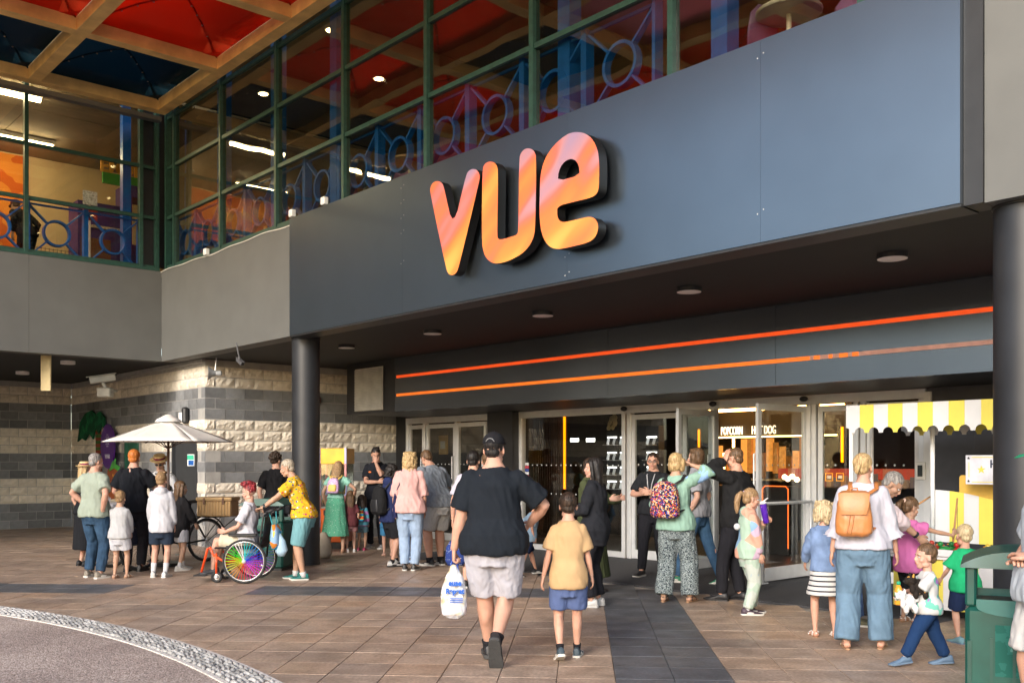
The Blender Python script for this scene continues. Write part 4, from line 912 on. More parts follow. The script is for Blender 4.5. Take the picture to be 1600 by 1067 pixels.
def make_hair(J, style, m):
    mb = MB(); S_ = J['sd']; r_ = random.Random(int(S_*10)); fs = (45,45,12); fold = .006
    if style in ('short','buzz','quiff','bob','long','pony','curly','bun'):
        g = {'buzz': -.002, 'short': .003, 'quiff': .004}.get(style, .004)
        mb.ell((0,-.020,.046), (.080+g,.097+g,.088+g), 20, 14); mb.ell((0,-.055,-.018), (.062+g,.050+g,.05), 14, 10)
        for s in (-1,1): mb.ell((s*.066,-.012,.02),(.016+g,.04,.038),10,8)
    if style == 'quiff':
        for i in range(9): mb.ell((r_.uniform(-.05,.05), r_.uniform(.0,.06), .125+r_.uniform(0,.012)), (.026,.03,.02), 8, 6)
    if style == 'bob':
        mb.ell((0,-.045,-.02), (.088,.07,.085), 16, 10)
        for s in (-1,1): mb.limb([(s*.07,.01,.06),(s*.086,.008,-.01),(s*.08,.0,-.075),(s*.07,-.005,-.10)],[.03,.028,.024,.012],[.04,.045,.045,.02],12,(1,0,0))
        mb.ell((0,.045,.105),(.055,.035,.02))
    if style == 'long':
        mb.limb([(0,-.03,.06),(0,-.055,-.02),(0,-.075,-.12),(0,-.085,-.22),(0,-.085,-.27)],[.085,.094,.1,.085,.05],[.07,.06,.045,.035,.02],16,(1,0,0))
        for s in (-1,1): mb.limb([(s*.065,.02,.08),(s*.086,.0,0),(s*.09,-.01,-.1),(s*.08,-.02,-.18)],[.03,.026,.028,.016],n=10)
    if style == 'pony':
        mb.limb([(0,-.10,.055),(0,-.135,.06),(0,-.165,.02),(0,-.175,-.06),(.01,-.165,-.16),(.015,-.16,-.20)],[.018,.026,.036,.038,.026,.008],n=12)
    if style == 'bun': mb.limb([(0,-.10,.02),(0,-.13,.015),(0,-.15,-.02),(.0,-.15,-.06)],[.02,.03,.026,.008],n=10)
    if style in ('curly','curlytop'):
        for i in range(70 if style == 'curly' else 46):
            th = r_.uniform(0,2*PI); ph = r_.uniform(0,1.9 if style == 'curly' else 1.25); d = Vector((math.sin(ph)*math.cos(th)*.088, math.sin(ph)*math.sin(th)*.105-.02, math.cos(ph)*.098+.04))
            if d.y > .055 and d.z < .085: continue
            mb.ell(d, r_.uniform(.016,.026), 8, 6)
        if style == 'curlytop':
            mb.ell((0,-.02,.045),(.079,.097,.088),16,10)
            for i in range(30): mb.ell((r_.uniform(-.07,.07),r_.uniform(-.05,.085),.125+r_.uniform(-.015,.03)),r_.uniform(.016,.026),8,6)
        fold = .009
    if style in ('curlylong','tousled'):
        mb.ell((0,-.022,.046), (.086,.1,.092), 18, 12); n_ = 150 if style == 'curlylong' else 90; bot = -.22 if style == 'curlylong' else -.12
        for i in range(n_):
            a = r_.uniform(PI*.92, PI*2.08); z = r_.uniform(bot, .11); rr = .088+.014*(z < .03)+ (0.0 if z > -.12 else -.01)
            d = Vector((math.cos(a)*rr, math.sin(a)*rr*1.02-.012, z)); mb.ell(d, (r_.uniform(.014,.024),r_.uniform(.014,.024),r_.uniform(.02,.034)), 8, 6)
        mb.limb([(0,-.04,.05),(0,-.05,bot*.8)],[.085,.07],[.07,.05],12,(1,0,0)); fold = .008
    me = remesh(mb, .0068, 1, fold=fold, seed=S_, mats=[m], fs=fs)
    # keep the hair off the face
    v = np.empty(len(me.vertices)*3,'f'); me.vertices.foreach_get('co', v); v = v.reshape(-1,3)
    f_ = (v[:,1] > .035) & (v[:,2] < .055) & (np.abs(v[:,0]) < .08); v[f_,1] = np.minimum(v[f_,1], .03); v[f_,0] *= .9
    e_ = (np.abs(v[:,0]) > .06) & (v[:,1] > -.03) & (v[:,1] < .04) & (v[:,2] < .03) & (v[:,2] > -.06)
    if style in ('short','buzz','quiff','pony','bun'): v[e_,0] *= .86
    a = np.c_[v, np.ones(len(v))] @ np.array(J['HM']).T; me.vertices.foreach_set('co', a[:,:3].astype('f').ravel()); me.update()
    return link('hair', me, J['root'])
def hpart(J, mb, name, mats, smooth=True, autosm=None):
    M = J['HM']; mb.v = [tuple(M @ Vector(q)) for q in mb.v]; return mb.build(name, mats, J['root'], smooth=smooth, autosm=autosm)
def glasses(J, m=None, dark=False):
    mb = MB()
    for s in (-1,1):
        pts = [(s*(.032+.022*math.cos(a)), .098, .0+.015*math.sin(a)) for a in [2*PI*i/14 for i in range(14)]]; mb.tube(pts, .0028, 5, closed=True); mb.tube([(s*.054,.096,.004),(s*.074,.05,.004),(s*.082,-.01,.0)], .0025, 5)
        if dark: mb.add([(p[0],.0985,p[2]) for p in pts], [tuple(range(14))])
    mb.tube([(-.01,.099,.003),(.01,.099,.003)], .0025, 5); hpart(J, mb, 'glasses', m or m_blk)
def cap(J, m):
    mb = MB(); mb.ell((0,-.014,.060), (.087,.104,.082), 20, 12)
    mb.v = [(x,y,max(z,.045)) for x,y,z in mb.v]
    mb.limb([(0,.07,.052),(0,.12,.050),(0,.165,.040)],[.075,.068,.03],[.004,.004,.003],14,(1,0,0)); mb.ell((0,-.014,.143),.007)
    hpart(J, mb, 'cap', m, autosm=40)
    mb = MB(); mb.tube([(-.035,-.113,.062),(-.02,-.1135,.082),(0,-.114,.088),(.02,-.1135,.082),(.035,-.113,.062)], .003, 5); hpart(J, mb, 'cap_strap', mat('cap_grey',(.25,.25,.25)))
def boater(J):
    ms = mat('straw_weave', (.62,.45,.22), rough=.7, var=.25, vs=60, bump=.5, bs=150); mb = MB(); mb.lathe([(.155,.062),(.158,.068),(.155,.072),(.092,.074),(.092,.135),(.086,.141)], 28); hpart(J, mb, 'boater', ms, smooth=False)
    mb = MB(); mb.lathe([(.094,.078),(.095,.092),(.095,.106),(.094,.110)], 28, mi=0); hpart(J, mb, 'hat_band', mat('band_red', (.28,.02,.04)), smooth=False)
    mb = MB(); mb.lathe([(.0955,.088),(.0955,.098)], 28); hpart(J, mb, 'hat_band', mat('band_navy', (.01,.012,.05)), smooth=False)
def world(J, p): return J['root'].matrix_basis @ Vector(p)
def bag_on_back(J, label, m, m2, size=(.30,.16,.40), s=.55, straps=True, off=0., cat='backpack', pocket=True, flap=False):
    root = J['root']; H = J['H']; bx, by, bz = size; ry = J['trr'](.7)[1]
    bt = thing('backpack', label, cat, root.location, root.rotation_euler.z); T = J['Tm']; c = Vector((off, -(ry+by/2+.03), J['TL']*s))
    mb = MB(); mb.limb([c+Vector((0,0,-bz/2)), c+Vector((0,0,-bz*.42)), c+Vector((0,0,-bz*.1)), c+Vector((0,0,bz*.25)), c+Vector((0,0,bz*.43)), c+Vector((0,0,bz/2))], [bx*.38,bx*.5,bx*.5,bx*.44,bx*.33,bx*.15], [by*.4,by*.55,by*.55,by*.46,by*.36,by*.16], 16, (1,0,0), sq=.7)
    for q in (mb,): q.v = [tuple(T @ Vector(a)) for a in q.v]
    link('bag_body', remesh(mb, .011, 3, fold=.008, seed=3+J['sd'], mats=[m], fs=(8,8,5)), bt)
    if pocket:
        mb = MB(); d = c+Vector((0,-by*.5,-bz*.17)); mb.limb([d+Vector((0,0,-bz*.22)), d, d+Vector((0,0,bz*.2))],[bx*.3,bx*.34,bx*.28],[.02,.035,.02],14,(1,0,0),sq=.6); mb.v = [tuple(T @ Vector(a)) for a in mb.v]; mb.build('front_pocket', m2, bt, smooth=True, autosm=50)
    if flap:
        mb = MB(); mb.limb([c+Vector((0,.02,bz*.52)), c+Vector((0,-by*.35,bz*.47)), c+Vector((0,-by*.60,bz*.22)), c+Vector((0,-by*.62,-.0*bz))],[bx*.34,bx*.42,bx*.40,bx*.33],[.008,.012,.012,.006],14,(1,0,0)); mb.v = [tuple(T @ Vector(a)) for a in mb.v]; mb.build('flap', m, bt, smooth=True, autosm=50)
        for x in (-.03,.0): mb = MB(); mb.tube([tuple(T @ (c+Vector((x,-by*.62,-bz*.02)))), tuple(T @ (c+Vector((x-.01,-by*.62,-bz*.22)))), tuple(T @ (c+Vector((x-.025,-by*.6,-bz*.42))))], .005, 5); mb.build('drawstring', m2, bt)
    mb = MB(); mb.tube([tuple(T @ (c+Vector((x,y,bz*.5+z)))) for x,y,z in ((-.03,.0,-.01),(-.025,.0,.03),(.025,.0,.03),(.03,.0,-.01))], .007, 6); mb.build('handle', m2, bt)
    if straps:
        for sx in (-1,1):
            hx = J['sw']*.72; pts = [c+Vector((sx*bx*.25-0,by*.3,bz*.40)), Vector((sx*hx,-ry*.75,J['TL']*.99)), Vector((sx*hx,-.0,J['TL']*1.055+.02)), Vector((sx*hx,ry*.9,J['TL']*.93)), Vector((sx*hx*1.1,ry+.035,J['TL']*.7)), Vector((sx*(J['sw']*.95),ry*.6,J['TL']*.42)), c+Vector((sx*bx*.42,by*.1,-bz*.38))]
            cv = []
            for i in range(len(pts)-1):
                for u in (0,.5): cv.append(pts[i].lerp(pts[i+1],u))
            cv.append(pts[-1]); mb = MB(); mb.limb([T @ p for p in cv],[.02*(H/1.7)]*len(cv),[.008]*len(cv),8,T.to_3x3() @ Vector((1,0,0))); mb.build('strap', m2, bt, smooth=True)
    return bt
# ---- the crowd
T_ = cloth
c_black = T_('black_cotton', (.012,.013,.016)); c_blackt = T_('black_trouser', (.014,.014,.018)); c_denim = T_('blue_denim', (.03,.062,.11), .35); c_wht = T_('white_cotton', (.52,.52,.54))
c_lgrey = T_('light_grey_jersey', (.42,.42,.46)); c_navy = T_('navy_cotton', (.012,.022,.06)); s_blk = mat('shoe_black', (.015,.015,.017), rough=.5); s_wht = mat('shoe_white', (.52,.51,.49), rough=.5); s_sole = mat('shoe_sole', (.6,.58,.53), rough=.6)
s_grn = mat('shoe_green', (.01,.16,.08), rough=.6); s_teal = mat('shoe_teal', (.01,.13,.12), rough=.7); s_gry = mat('shoe_grey', (.22,.21,.2), rough=.7); s_dsole = mat('dark_rubber', (.045,.045,.045), rough=.8, bump=.5, bs=60)
c_sock = T_('white_sock', (.52,.52,.53)); c_socb = T_('black_sock', (.015,.015,.018)); strap_l = mat('tan_strap', (.5,.3,.18)); sole_l = mat('sandal_sole', (.35,.2,.11))
def g(px, py): return G(px, py)
# left group round the ice cream cycle
J = person('woman in straw boater and dark dress, at the left of the ice cream group', g(131,884), 1.55, -40, 'woman', skin='fair', top=dict(m=c_black, sleeve=.6, hem=-.05), bottom=('skirt', c_black, .36, .012, .008, .3, .02), shoe=('plain', s_blk), hair=('long','blond'), extra=boater, pose=dict(hyaw=-25))
J = person('grey haired man in sage green t-shirt and blue jeans, arms akimbo, seen from behind', g(148,902), 1.67, -22, w=1.12, skin='pink', top=dict(m=T_('sage_cotton',(.28,.32,.26)), sleeve=.75, hem=-.1, ease=.018), bottom=('jeans', c_denim, .97, .016, .012), shoe=('chunky', mat('shoe_khaki',(.22,.19,.15)), s_sole), hair=('buzz','grey'),
  pose=dict(L=(-.135,.045,.58), Lp=(-1,-.5,-.1), R=(.125,-.045,.545), Rp=(.9,-.6,0), Rd=(-1,-.1,-.25), Rn=(0,1,0), hyaw=-14, hpitch=8, fL=(-.08,.02,.043), fR=(.085,-.03,.043)))
J = person('small boy in light grey sweatshirt and white shorts with hands in front', g(187,903), 1.17, -4, 'child', skin='warm', top=dict(m=T_('ash_sweat',(.40,.40,.405)), sleeve=1.92, hem=-.06, ease=.026, loose=.01, name='sweatshirt', fold=.012), bottom=('shorts', T_('white_short',(.47,.47,.50)), .34, .022, .01), shoe=('sandal', mat('sand_beige',(.5,.42,.33)), sole_l), hair=('short','sandy'),
  pose=dict(L=(-.07,.13,.50), Lp=(-1,-.5,-.3), R=(.07,.13,.50), Rp=(1,-.5,-.3), hyaw=4, fL=(-.06,0,.043), fR=(.06,.05,.043)))
J = person('ginger haired man all in black with his back to the camera', g(209,892), 1.73, 3, w=1.12, skin='pink', top=dict(m=T_('black_tee_b',(.010,.011,.014)), sleeve=.72, hem=-.12, ease=.02), bottom=('trousers', c_blackt, .98, .016), shoe=('plain', s_blk), hair=('short','ginger'),
  pose=dict(L=(-.12,.16,.58), Lp=(-1,-.5,-.6), R=(.12,.16,.60), Rp=(1,-.5,-.6)))
def vend(J):
    boater(J); glasses(J, dark=True)
    mb = MB(); Tm = J['Tm']; r = J['trr'](.98)[1]
    for s in (-1,1): mb.limb([Tm @ Vector((0,r+.035,J['TL']*1.02)), Tm @ Vector((s*.05,r+.037,J['TL']*1.02))],[.008,.024],[.008,.01],8)
    mb.build('bow_tie', s_blk, J['root'], smooth=True)
J = person('ice cream vendor facing the camera in straw boater, bow tie and dark waistcoat', (-5.52,15.45), 1.66, 183, skin='warm', top=dict(m=c_wht, sleeve=1.9, hem=-.02, ease=.014, name='white_shirt'), bottom=('trousers', c_blackt, .98, .014), shoe=('plain', s_blk), hair=('buzz','grey'), extra=vend,
  pose=dict(L=(-.13,.16,.60), Lp=(-1,-.5,-.6), R=(.13,.16,.60), Rp=(1,-.5,-.6), hpitch=22))
mb = MB(); sp_, tr_ = J['sp'], J['trr']; ss_ = (.0,.15,.38,.62,.82,.95); mb.limb([sp_(s) for s in ss_],[tr_(s)[0]+.024-(.03 if s > .9 else 0) for s in ss_],[tr_(s)[1]+.026 for s in ss_],18,(1,0,0)); link('waistcoat', remesh(mb,.0115,2,mats=[T_('waistcoat_grey',(.03,.03,.035))]), J['root'])
J = person('boy in white hoodie and navy shorts with long white socks', g(252,901), 1.41, 5, 'child', skin='fair', top=dict(m=T_('white_hood',(.47,.47,.50)), sleeve=1.95, hem=-.13, ease=.026, hood=True, name='hoodie', fold=.014), bottom=('shorts', T_('navy_short',(.02,.03,.05)), .36, .022), shoe=('chunky', s_wht, s_sole), sock=(c_sock,.42), hair=('quiff','sandy'),
  pose=dict(L=(-.12,.10,.47), Lp=(-1,-.6,0), R=(.125,.03,.40), hyaw=-12, fL=(-.075,.0,.043), fR=(.045,-.03,.043)))
J = person('girl with long brown hair in oversized black top beside the bicycle saddle', g(281,890), 1.28, -38, 'child', skin='warm', top=dict(m=T_('black_sweat',(.016,.015,.016)), sleeve=1.9, hem=-.3, ease=.03, name='sweatshirt'), bottom=('shorts', T_('white_short',(.47,.47,.50)), .36, .02), shoe=('chunky', s_wht, s_sole), sock=(c_sock,.22), hair=('long','brown'),
  pose=dict(fL=(-.06,.08,.043), fR=(.08,-.06,.043), hyaw=-20, L=(-.1,.14,.5), R=(.1,.14,.5)))
# curly haired man behind the green bin
J = person('curly haired man in black t-shirt leaning behind the green bin', (-3.79,15.8), 1.70, 20, skin='fair', top=dict(m=T_('black_tee_c',(.012,.012,.014)), sleeve=.8, hem=-.05, ease=.016), bottom=('trousers', c_blackt, .98, .014), shoe=('plain', s_blk), hair=('curly','dark'),
  pose=dict(L=(-.13,.02,.50), Lp=(-1,-.3,0), hyaw=-45, hpitch=10))
# woman pushing the wheelchair
m_flor = pattern('floral_print', 'spots', [(.60,.35,.02),(.55,.06,.05),(.04,.07,.2),(.7,.65,.55),(.4,.05,.12),(.72,.42,.02),(.05,.15,.12)], 26)
J = person('short haired woman in yellow patterned shirt and turquoise shorts pushing the wheelchair', g(466,905), 1.62, 92, 'woman', w=1.12, skin='warm', top=dict(m=m_flor, sleeve=.75, hem=-.04, ease=.018), bottom=('shorts', T_('turquoise_cotton',(.14,.30,.33)), .86/2+.06, .024, .012), shoe=('plain', s_teal, s_sole), sock=(c_sock,.10), hair=('short','greyblond'),
  pose=dict(lean=17, hy=-.05, R=(.13,.31,.575), Rp=(.5,-.3,-1), L=(-.11,.29,.57), Lp=(-.5,-.3,-1), hpitch=14, Lg=True, Rg=True, Ld=(0,1,-.15), Rd=(0,1,-.15), Ln=(0,-.1,-1), Rn=(0,-.1,-1), fL=(-.05,-.05,.043), fR=(.05,.03,.043)))
mb = MB(); c_ = J['sp'](.18); a_ = J['trr'](.18); mb.tube([c_+Vector((math.cos(t)*(a_[0]+.026), math.sin(t)*(a_[1]+.028), .01*math.sin(t))) for t in [2*PI*i/24 for i in range(24)]], .013, 6, closed=True); mb.box(c_+Vector((-.1,a_[1]+.03,-.06)), c_+Vector((.08,a_[1]+.10,.06)), ch=.02); mb.build('waist_bag', c_black, J['root'], smooth=True, autosm=40)
mb = MB(); w_ = J['arms']['L'][2].lerp(J['arms']['L'][1], .14); mb.limb([w_+Vector((0,-.013,0)), w_+Vector((0,.013,0))],[.034,.034],n=14); mb.build('wristwatch', s_blk, J['root'])
# grabber machine group
c_grn = pattern('green_dots', 'noise', [(.09,.33,.21),(.09,.33,.21),(.5,.62,.5)], 60)
J = person('woman in long green patterned dress facing the grabber machine', g(524,863), 1.58, -8, 'woman', skin='warm', top=dict(m=T_('pale_green_top',(.25,.50,.40)), sleeve=.5, hem=.2, ease=.012), bottom=('dress', c_grn, .34, .014, .012, .42, .045), shoe=('flipflop', mat('pink_strap',(.6,.3,.3)), sole_l), hair=('long','sandy'),
  pose=dict(lean=12, hpitch=26, R=(.16,.14,.58), Rp=(1,-.3,-.4), fL=(-.085,0,.043), fR=(.085,.0,.043)))
m_spb = mat('sparkle_pink',(.55,.35,.55), rough=.4, var=.5, vs=60)
bag_on_back(J, 'small lilac and yellow childs backpack worn by the woman in the green dress', m_spb, mat('bag_yellow',(.75,.5,.12)), (.22,.10,.27), s=.62, flap=False)
J = person('small girl with long brown hair and burgundy top at the grabber machine', g(548,862), 1.06, 15, 'child', skin='fair', top=dict(m=T_('burgundy',(.12,.035,.04)), sleeve=.8, hem=-.2, ease=.014), bottom=('shorts', T_('dusty_pink',(.4,.2,.2)), .3, .016), shoe=('plain', s_wht, s_sole), hair=('long','brown'), pose=dict(hyaw=-20))
J = person('toddler in denim shorts and raspberry trainers with a rainbow backpack', g(565,860), .98, -12, 'child', skin='warm', top=dict(m=pattern('knit_bands','stripes_z',[(.1,.35,.45),(.35,.15,.35)],2.6), sleeve=1.8, hem=-.1, ease=.016), bottom=('shorts', T_('denim_short',(.12,.22,.28)), .32, .016), shoe=('plain', mat('raspberry',(.35,.03,.09)), s_sole), hair=('long','dark'))
bag_on_back(J, 'rainbow striped toddler backpack', pattern('rainbow','stripes_z',[(.7,.05,.05),(.8,.4,.03),(.7,.65,.05),(.05,.45,.2),(.05,.3,.6)],3.2), mat('bag_teal',(.05,.35,.4)), (.2,.1,.22), s=.6, pocket=False)
def lany(J, m=None, drop=.35):
    Tm = J['Tm']; TL = J['TL']; r = J['trr'](.7)[1]+.026; mb = MB()
    for s in (-1,1): mb.limb([Tm @ Vector((s*.045,-.0,TL*1.09)), Tm @ Vector((s*.055,r*.75,TL*1.0)), Tm @ Vector((s*.03,r+.008,TL*.75)), Tm @ Vector((0,r+.012,TL*(1-drop)))],[.007]*4,[.003]*4,6,(1,0,0))
    mb.build('lanyard', m or mat('lanyard_blue',(.03,.25,.6)), J['root'])
J = person('dark haired young man in black staff t-shirt with one hand to his mouth', g(588,857), 1.81, 168, w=.98, skin='pink', top=dict(m=T_('black_tee_d',(.012,.013,.018)), sleeve=.72, hem=-.1, ease=.016), bottom=('trousers', c_blackt, .98, .014), shoe=('chunky', mat('shoe_silver',(.35,.35,.36)), s_sole), hair=('quiff','black'),
  pose=dict(L=(-.03,.10,.865-.01), Lp=(-.6,.3,-1), Ld=(.2,-.1,1), Ln=(0,-1,0), R=(-.06,.115,.665), Rp=(1,.1,-.6), Rd=(-1,.1,.1), Rn=(0,-1,0), hyaw=24, hpitch=16, curl=.8))
Tm = J['Tm']; q = Tm @ Vector((.07,J['trr'](.75)[1]+.03,J['TL']*.78)); mb = MB(); mb.ell(q,(.028,.006,.016),12,6); mb.build('shirt_logo', mat('logo_orange',(.9,.2,.02)), J['root'])
J = person('boy in navy hoodie and long black shorts standing sideways', g(611,884), 1.52, -52, 'child', w=1.05, skin='fair', top=dict(m=T_('navy_hood',(.02,.028,.085)), sleeve=1.9, hem=-.12, ease=.026, hood=True, name='hoodie'), bottom=('shorts', T_('black_short',(.015,.016,.02)), .44, .028), shoe=('chunky', mat('shoe_pale',(.5,.5,.5)), s_blk), sock=(c_socb,.12), hair=('tousled','black'),
  pose=dict(hpitch=20, fL=(-.06,.1,.043), fR=(.07,-.03,.043), R=(.12,.12,.5)))
bag_on_back(J, 'black backpack on the boy in the navy hoodie', T_('black_nylon',(.014,.014,.015)), s_blk, (.30,.16,.42), s=.5)
J = person('small child in blue shorts half hidden behind the navy hoodie boy', g(606,868), 1.05, 10, 'child', skin='fair', top=dict(m=T_('blue_top',(.04,.16,.32)), sleeve=.7), bottom=('shorts', T_('blue_shortb',(.05,.2,.38)), .34, .018), shoe=('sandal', mat('sand_pink',(.6,.4,.38)), sole_l), hair=('short','brown'))
J = person('woman with wavy blond hair in pale pink t-shirt and light blue jeans', g(640,891), 1.70, -6, 'woman', w=1.1, skin='pink', top=dict(m=T_('pale_pink',(.56,.33,.31)), sleeve=1.1, hem=-.1, ease=.026, loose=.02), bottom=('jeans', T_('pale_denim',(.27,.36,.50),.12), .98, .02, .01), shoe=('plain', s_blk, s_wht), hair=('curlylong','blond'),
  pose=dict(R=(.115,.06,.50), Rp=(1,-.6,0), L=(-.13,.02,.50), fL=(-.042,0,.043), fR=(.042,0,.043)))
bt = thing('shoulder_bag', 'navy shoulder bag hanging at the side of the woman in pale pink', 'bag', J['root'].location, J['root'].rotation_euler.z)
mb = MB(); c = J['sp'](.12)+Vector((-.19,-.02,-.02)); mb.limb([c+Vector((0,0,-.17)),c,c+Vector((0,0,.20))],[.035,.045,.02],[.10,.11,.08],14,(1,0,0),sq=.7); mb.build('bag_body', T_('navy_canvas',(.015,.018,.06)), bt, smooth=True, autosm=60)
mb = MB(); S = J['sp'](1.03); mb.tube([c+Vector((0,.06,.18)), S+Vector((-.11,.07,-.12)), S+Vector((-.10,.03,.02)), S+Vector((-.10,-.04,.015)), S+Vector((-.13,-.10,-.2)), c+Vector((0,-.07,.18))], .008, 6); mb.build('strap', c_navy, bt)
J = person('heavy built man in grey t-shirt and pale grey shorts bending forward', g(680,883), 1.78, 42, w=1.3, skin='pink', top=dict(m=T_('slate_tee',(.18,.20,.23)), sleeve=.85, hem=-.08, ease=.022), bottom=('shorts', T_('stone_short',(.40,.40,.40)), .44, .03, .012), shoe=('chunky', s_blk, s_wht), sock=(c_socb,.12), hair=('short','brown'),
  pose=dict(lean=20, hy=-.04, hpitch=40, L=(-.08,.2,.66), R=(.1,.2,.64), Lp=(-1,-.2,-.5), Rp=(1,-.2,-.5)))
# group by the first open door
J = person('dark haired youth in lilac grey t-shirt just left of the man in the black cap', g(739,918), 1.69, -14, w=.95, skin='pink', top=dict(m=T_('lilac_tee',(.42,.40,.47)), sleeve=.8, hem=-.1, ease=.018), bottom=('shorts', T_('white_shortb',(.48,.46,.45)), .42, .02), shoe=('chunky', s_blk, s_wht), hair=('short','black'), pose=dict(L=(-.16,.02,.50)))
bt = thing('drawstring_bag', 'navy bag with white scribble print hanging beside the lilac t-shirt', 'bag', g(712,918)); mb = MB(); mb.limb([(0,0,.28),(0,0,.34),(0,0,.5),(0,0,.58)],[.10,.13,.12,.07],[.05,.06,.05,.03],14,(1,0,0),sq=.7); mb.build('bag_body', pattern('scribble','noise',[(.02,.04,.17),(.02,.04,.17),(.65,.68,.75)],55), bt, smooth=True); mb = MB(); mb.tube([(-.05,0,.56),(-.03,0,.72),(.03,0,.84),(.05,0,.72),(.05,0,.56)],.008,6); mb.build('strap', c_navy, bt)
J = person('brown haired youth in white, mostly hidden behind the man in the black cap', g(762,902), 1.68, 10, w=.9, skin='fair', top=dict(m=c_wht, sleeve=.8), bottom=('trousers', T_('beige_trouser',(.42,.35,.26)), .98), shoe=('plain', s_wht), hair=('short','brown'))
J = person('small child in pale blue t-shirt and navy shorts in front of the dark window', g(824,899), 1.08, -62, 'child', skin='pink', top=dict(m=T_('blue_marl',(.25,.36,.48)), sleeve=.8, hem=-.12, ease=.02), bottom=('shorts', c_navy, .42, .02), shoe=('chunky', s_blk, s_wht), hair=('short','sandy'), pose=dict(lean=16, fL=(-.06,.16,.05), fR=(.06,-.16,.06), pR=-20))
J = person('heavy built man in black cap, black t-shirt and grey shorts walking away', g(772,1038), 1.77, -2, w=1.2, belly=.10, skin='pink', top=dict(m=T_('black_tee_big',(.011,.014,.019)), sleeve=.82, hem=-.13, ease=.022, loose=.01, fold=.013), bottom=('shorts', T_('pale_short',(.40,.39,.43)), .46, .03, .016), shoe=('chunky', s_blk, s_dsole, 1.08), sock=(c_socb,.13), hair=('buzz','black'), vox=.013,
  extra=lambda J: cap(J, T_('cap_black',(.012,.012,.014))), pose=dict(hyaw=-14, L=(-.185,.02,.455), Lp=(-.6,-1,0), Lg=True, Ld=(-.02,0,-1), Ln=(1,.1,0), R=(.15,.13,.60), Rp=(1,-.35,-.1), fL=(-.030,.14,.05), fR=(.012,-.09,.115), pR=-58, fRp=(.15,1,0), yL=6, yR=-4, side=0))
bigman = J
J = person('boy in sand coloured t-shirt and blue shorts walking away beside the big man', g(888,1029), 1.31, -2, 'child', skin='pink', top=dict(m=T_('sand_tee',(.46,.30,.155)), sleeve=.82, hem=-.14, ease=.02, fold=.012), bottom=('shorts', T_('dusty_blue',(.085,.12,.25)), .40, .022, .012), shoe=('chunky', mat('shoe_navy',(.035,.055,.07)), s_sole), sock=(c_socb,.16), hair=('short','dark'), vox=.011,
  pose=dict(L=(-.165,-.01,.435), R=(.155,.05,.44), fL=(-.05,-.06,.062), pL=-22, fR=(.055,.09,.043), hyaw=0))
J = person('woman with dark wind blown hair in black jacket and white trainers', g(930,947), 1.60, 62, 'woman', skin='fair', top=dict(m=T_('black_jacket',(.016,.017,.021)), sleeve=1.95, hem=-.35, ease=.028, name='jacket'), bottom=('trousers', c_blackt, .94, .022, .01, .3, .012), shoe=('chunky', s_wht, s_wht), hair=('long','black'),
  pose=dict(L=(-.06,.16,.64), R=(.08,.17,.66), Rp=(1,-.4,-.6), hyaw=14))
J = person('woman in long olive coat hugging the dark haired woman', g(922,925), 1.60, -118, 'woman', skin='fair', top=dict(m=T_('olive_coat',(.05,.06,.028)), sleeve=1.95, hem=-.1, ease=.03, name='coat'), bottom=('dress', T_('olive_coat',(.05,.06,.028)), .40, .03, .012, .3, .06), shoe=('plain', s_blk), hair=('bob','dark'), pose=dict(L=(-.1,.2,.7), R=(.1,.2,.7), hyaw=10))
def polo(J): glasses(J); lany(J, mat('lanyard_grey',(.3,.3,.32)), .62)
J = person('man in black polo shirt, glasses and lanyard standing in the doorway', g(1021,899), 1.68, 152, w=1.1, skin='pink', top=dict(m=T_('black_polo',(.016,.017,.02)), sleeve=.8, hem=-.08, ease=.016), bottom=('trousers', c_blackt, .98, .014), shoe=('plain', s_blk, s_wht), hair=('short','dark'), extra=polo,
  pose=dict(L=(-.02,.15,.68), R=(.03,.15,.67), Lp=(-1,-.3,-.5), Rp=(1,-.3,-.5), Ld=(.9,.3,.2), Rd=(-.9,.3,.2), Ln=(0,-1,0), Rn=(0,-1,0), hyaw=14, fR=(.06,.12,.043), fL=(-.06,-.06,.043)))
c_bw = pattern('leafy_print', 'noise', [(.02,.03,.04),(.30,.35,.35),(.02,.03,.04),(.42,.47,.47)], 60)
J = person('blond woman in mint top and patterned wide trousers with one hand on her head', g(1056,940), 1.65, -28, 'woman', w=1.04, skin='warm', top=dict(m=T_('mint_jersey',(.23,.37,.30)), sleeve=1.55, hem=-.12, ease=.026), bottom=('wide', c_bw, .99, .024, .014, .3, .022), shoe=('sandal', s_blk, sole_l), hair=('bob','blond'),
  pose=dict(R=(.085,.05,.925), Rp=(1,.3,.3), Rd=(-1,-.1,.5), Rn=(0,-.5,-1), L=(-.1,.14,.62), hyaw=-10, fL=(-.075,-.03,.043), fR=(.085,.04,.043)))
mb = MB(); S_, E_, W_ = J['arms']['R']; mb.limb([S_, S_.lerp(E_,.5), E_, E_.lerp(W_,.35), E_.lerp(W_,.45)], [.062,.066,.06,.05,.04], n=14); link('sleeve', remesh(mb,.011,2,fold=.01,mats=[T_('sky_sleeve',(.26,.42,.68))]), J['root'])
bag_on_back(J, 'multicoloured flower print backpack on the woman in the mint top', pattern('meadow_print','voronoi',[(.012,.015,.05),(.5,.08,.03),(.012,.015,.05),(.7,.45,.2),(.05,.05,.3),(.35,.05,.12),(.012,.015,.05),(.45,.4,.36),(.5,.18,.02),(.012,.015,.05)],75), s_blk, (.33,.17,.40), s=.56, off=-.05, pocket=False)
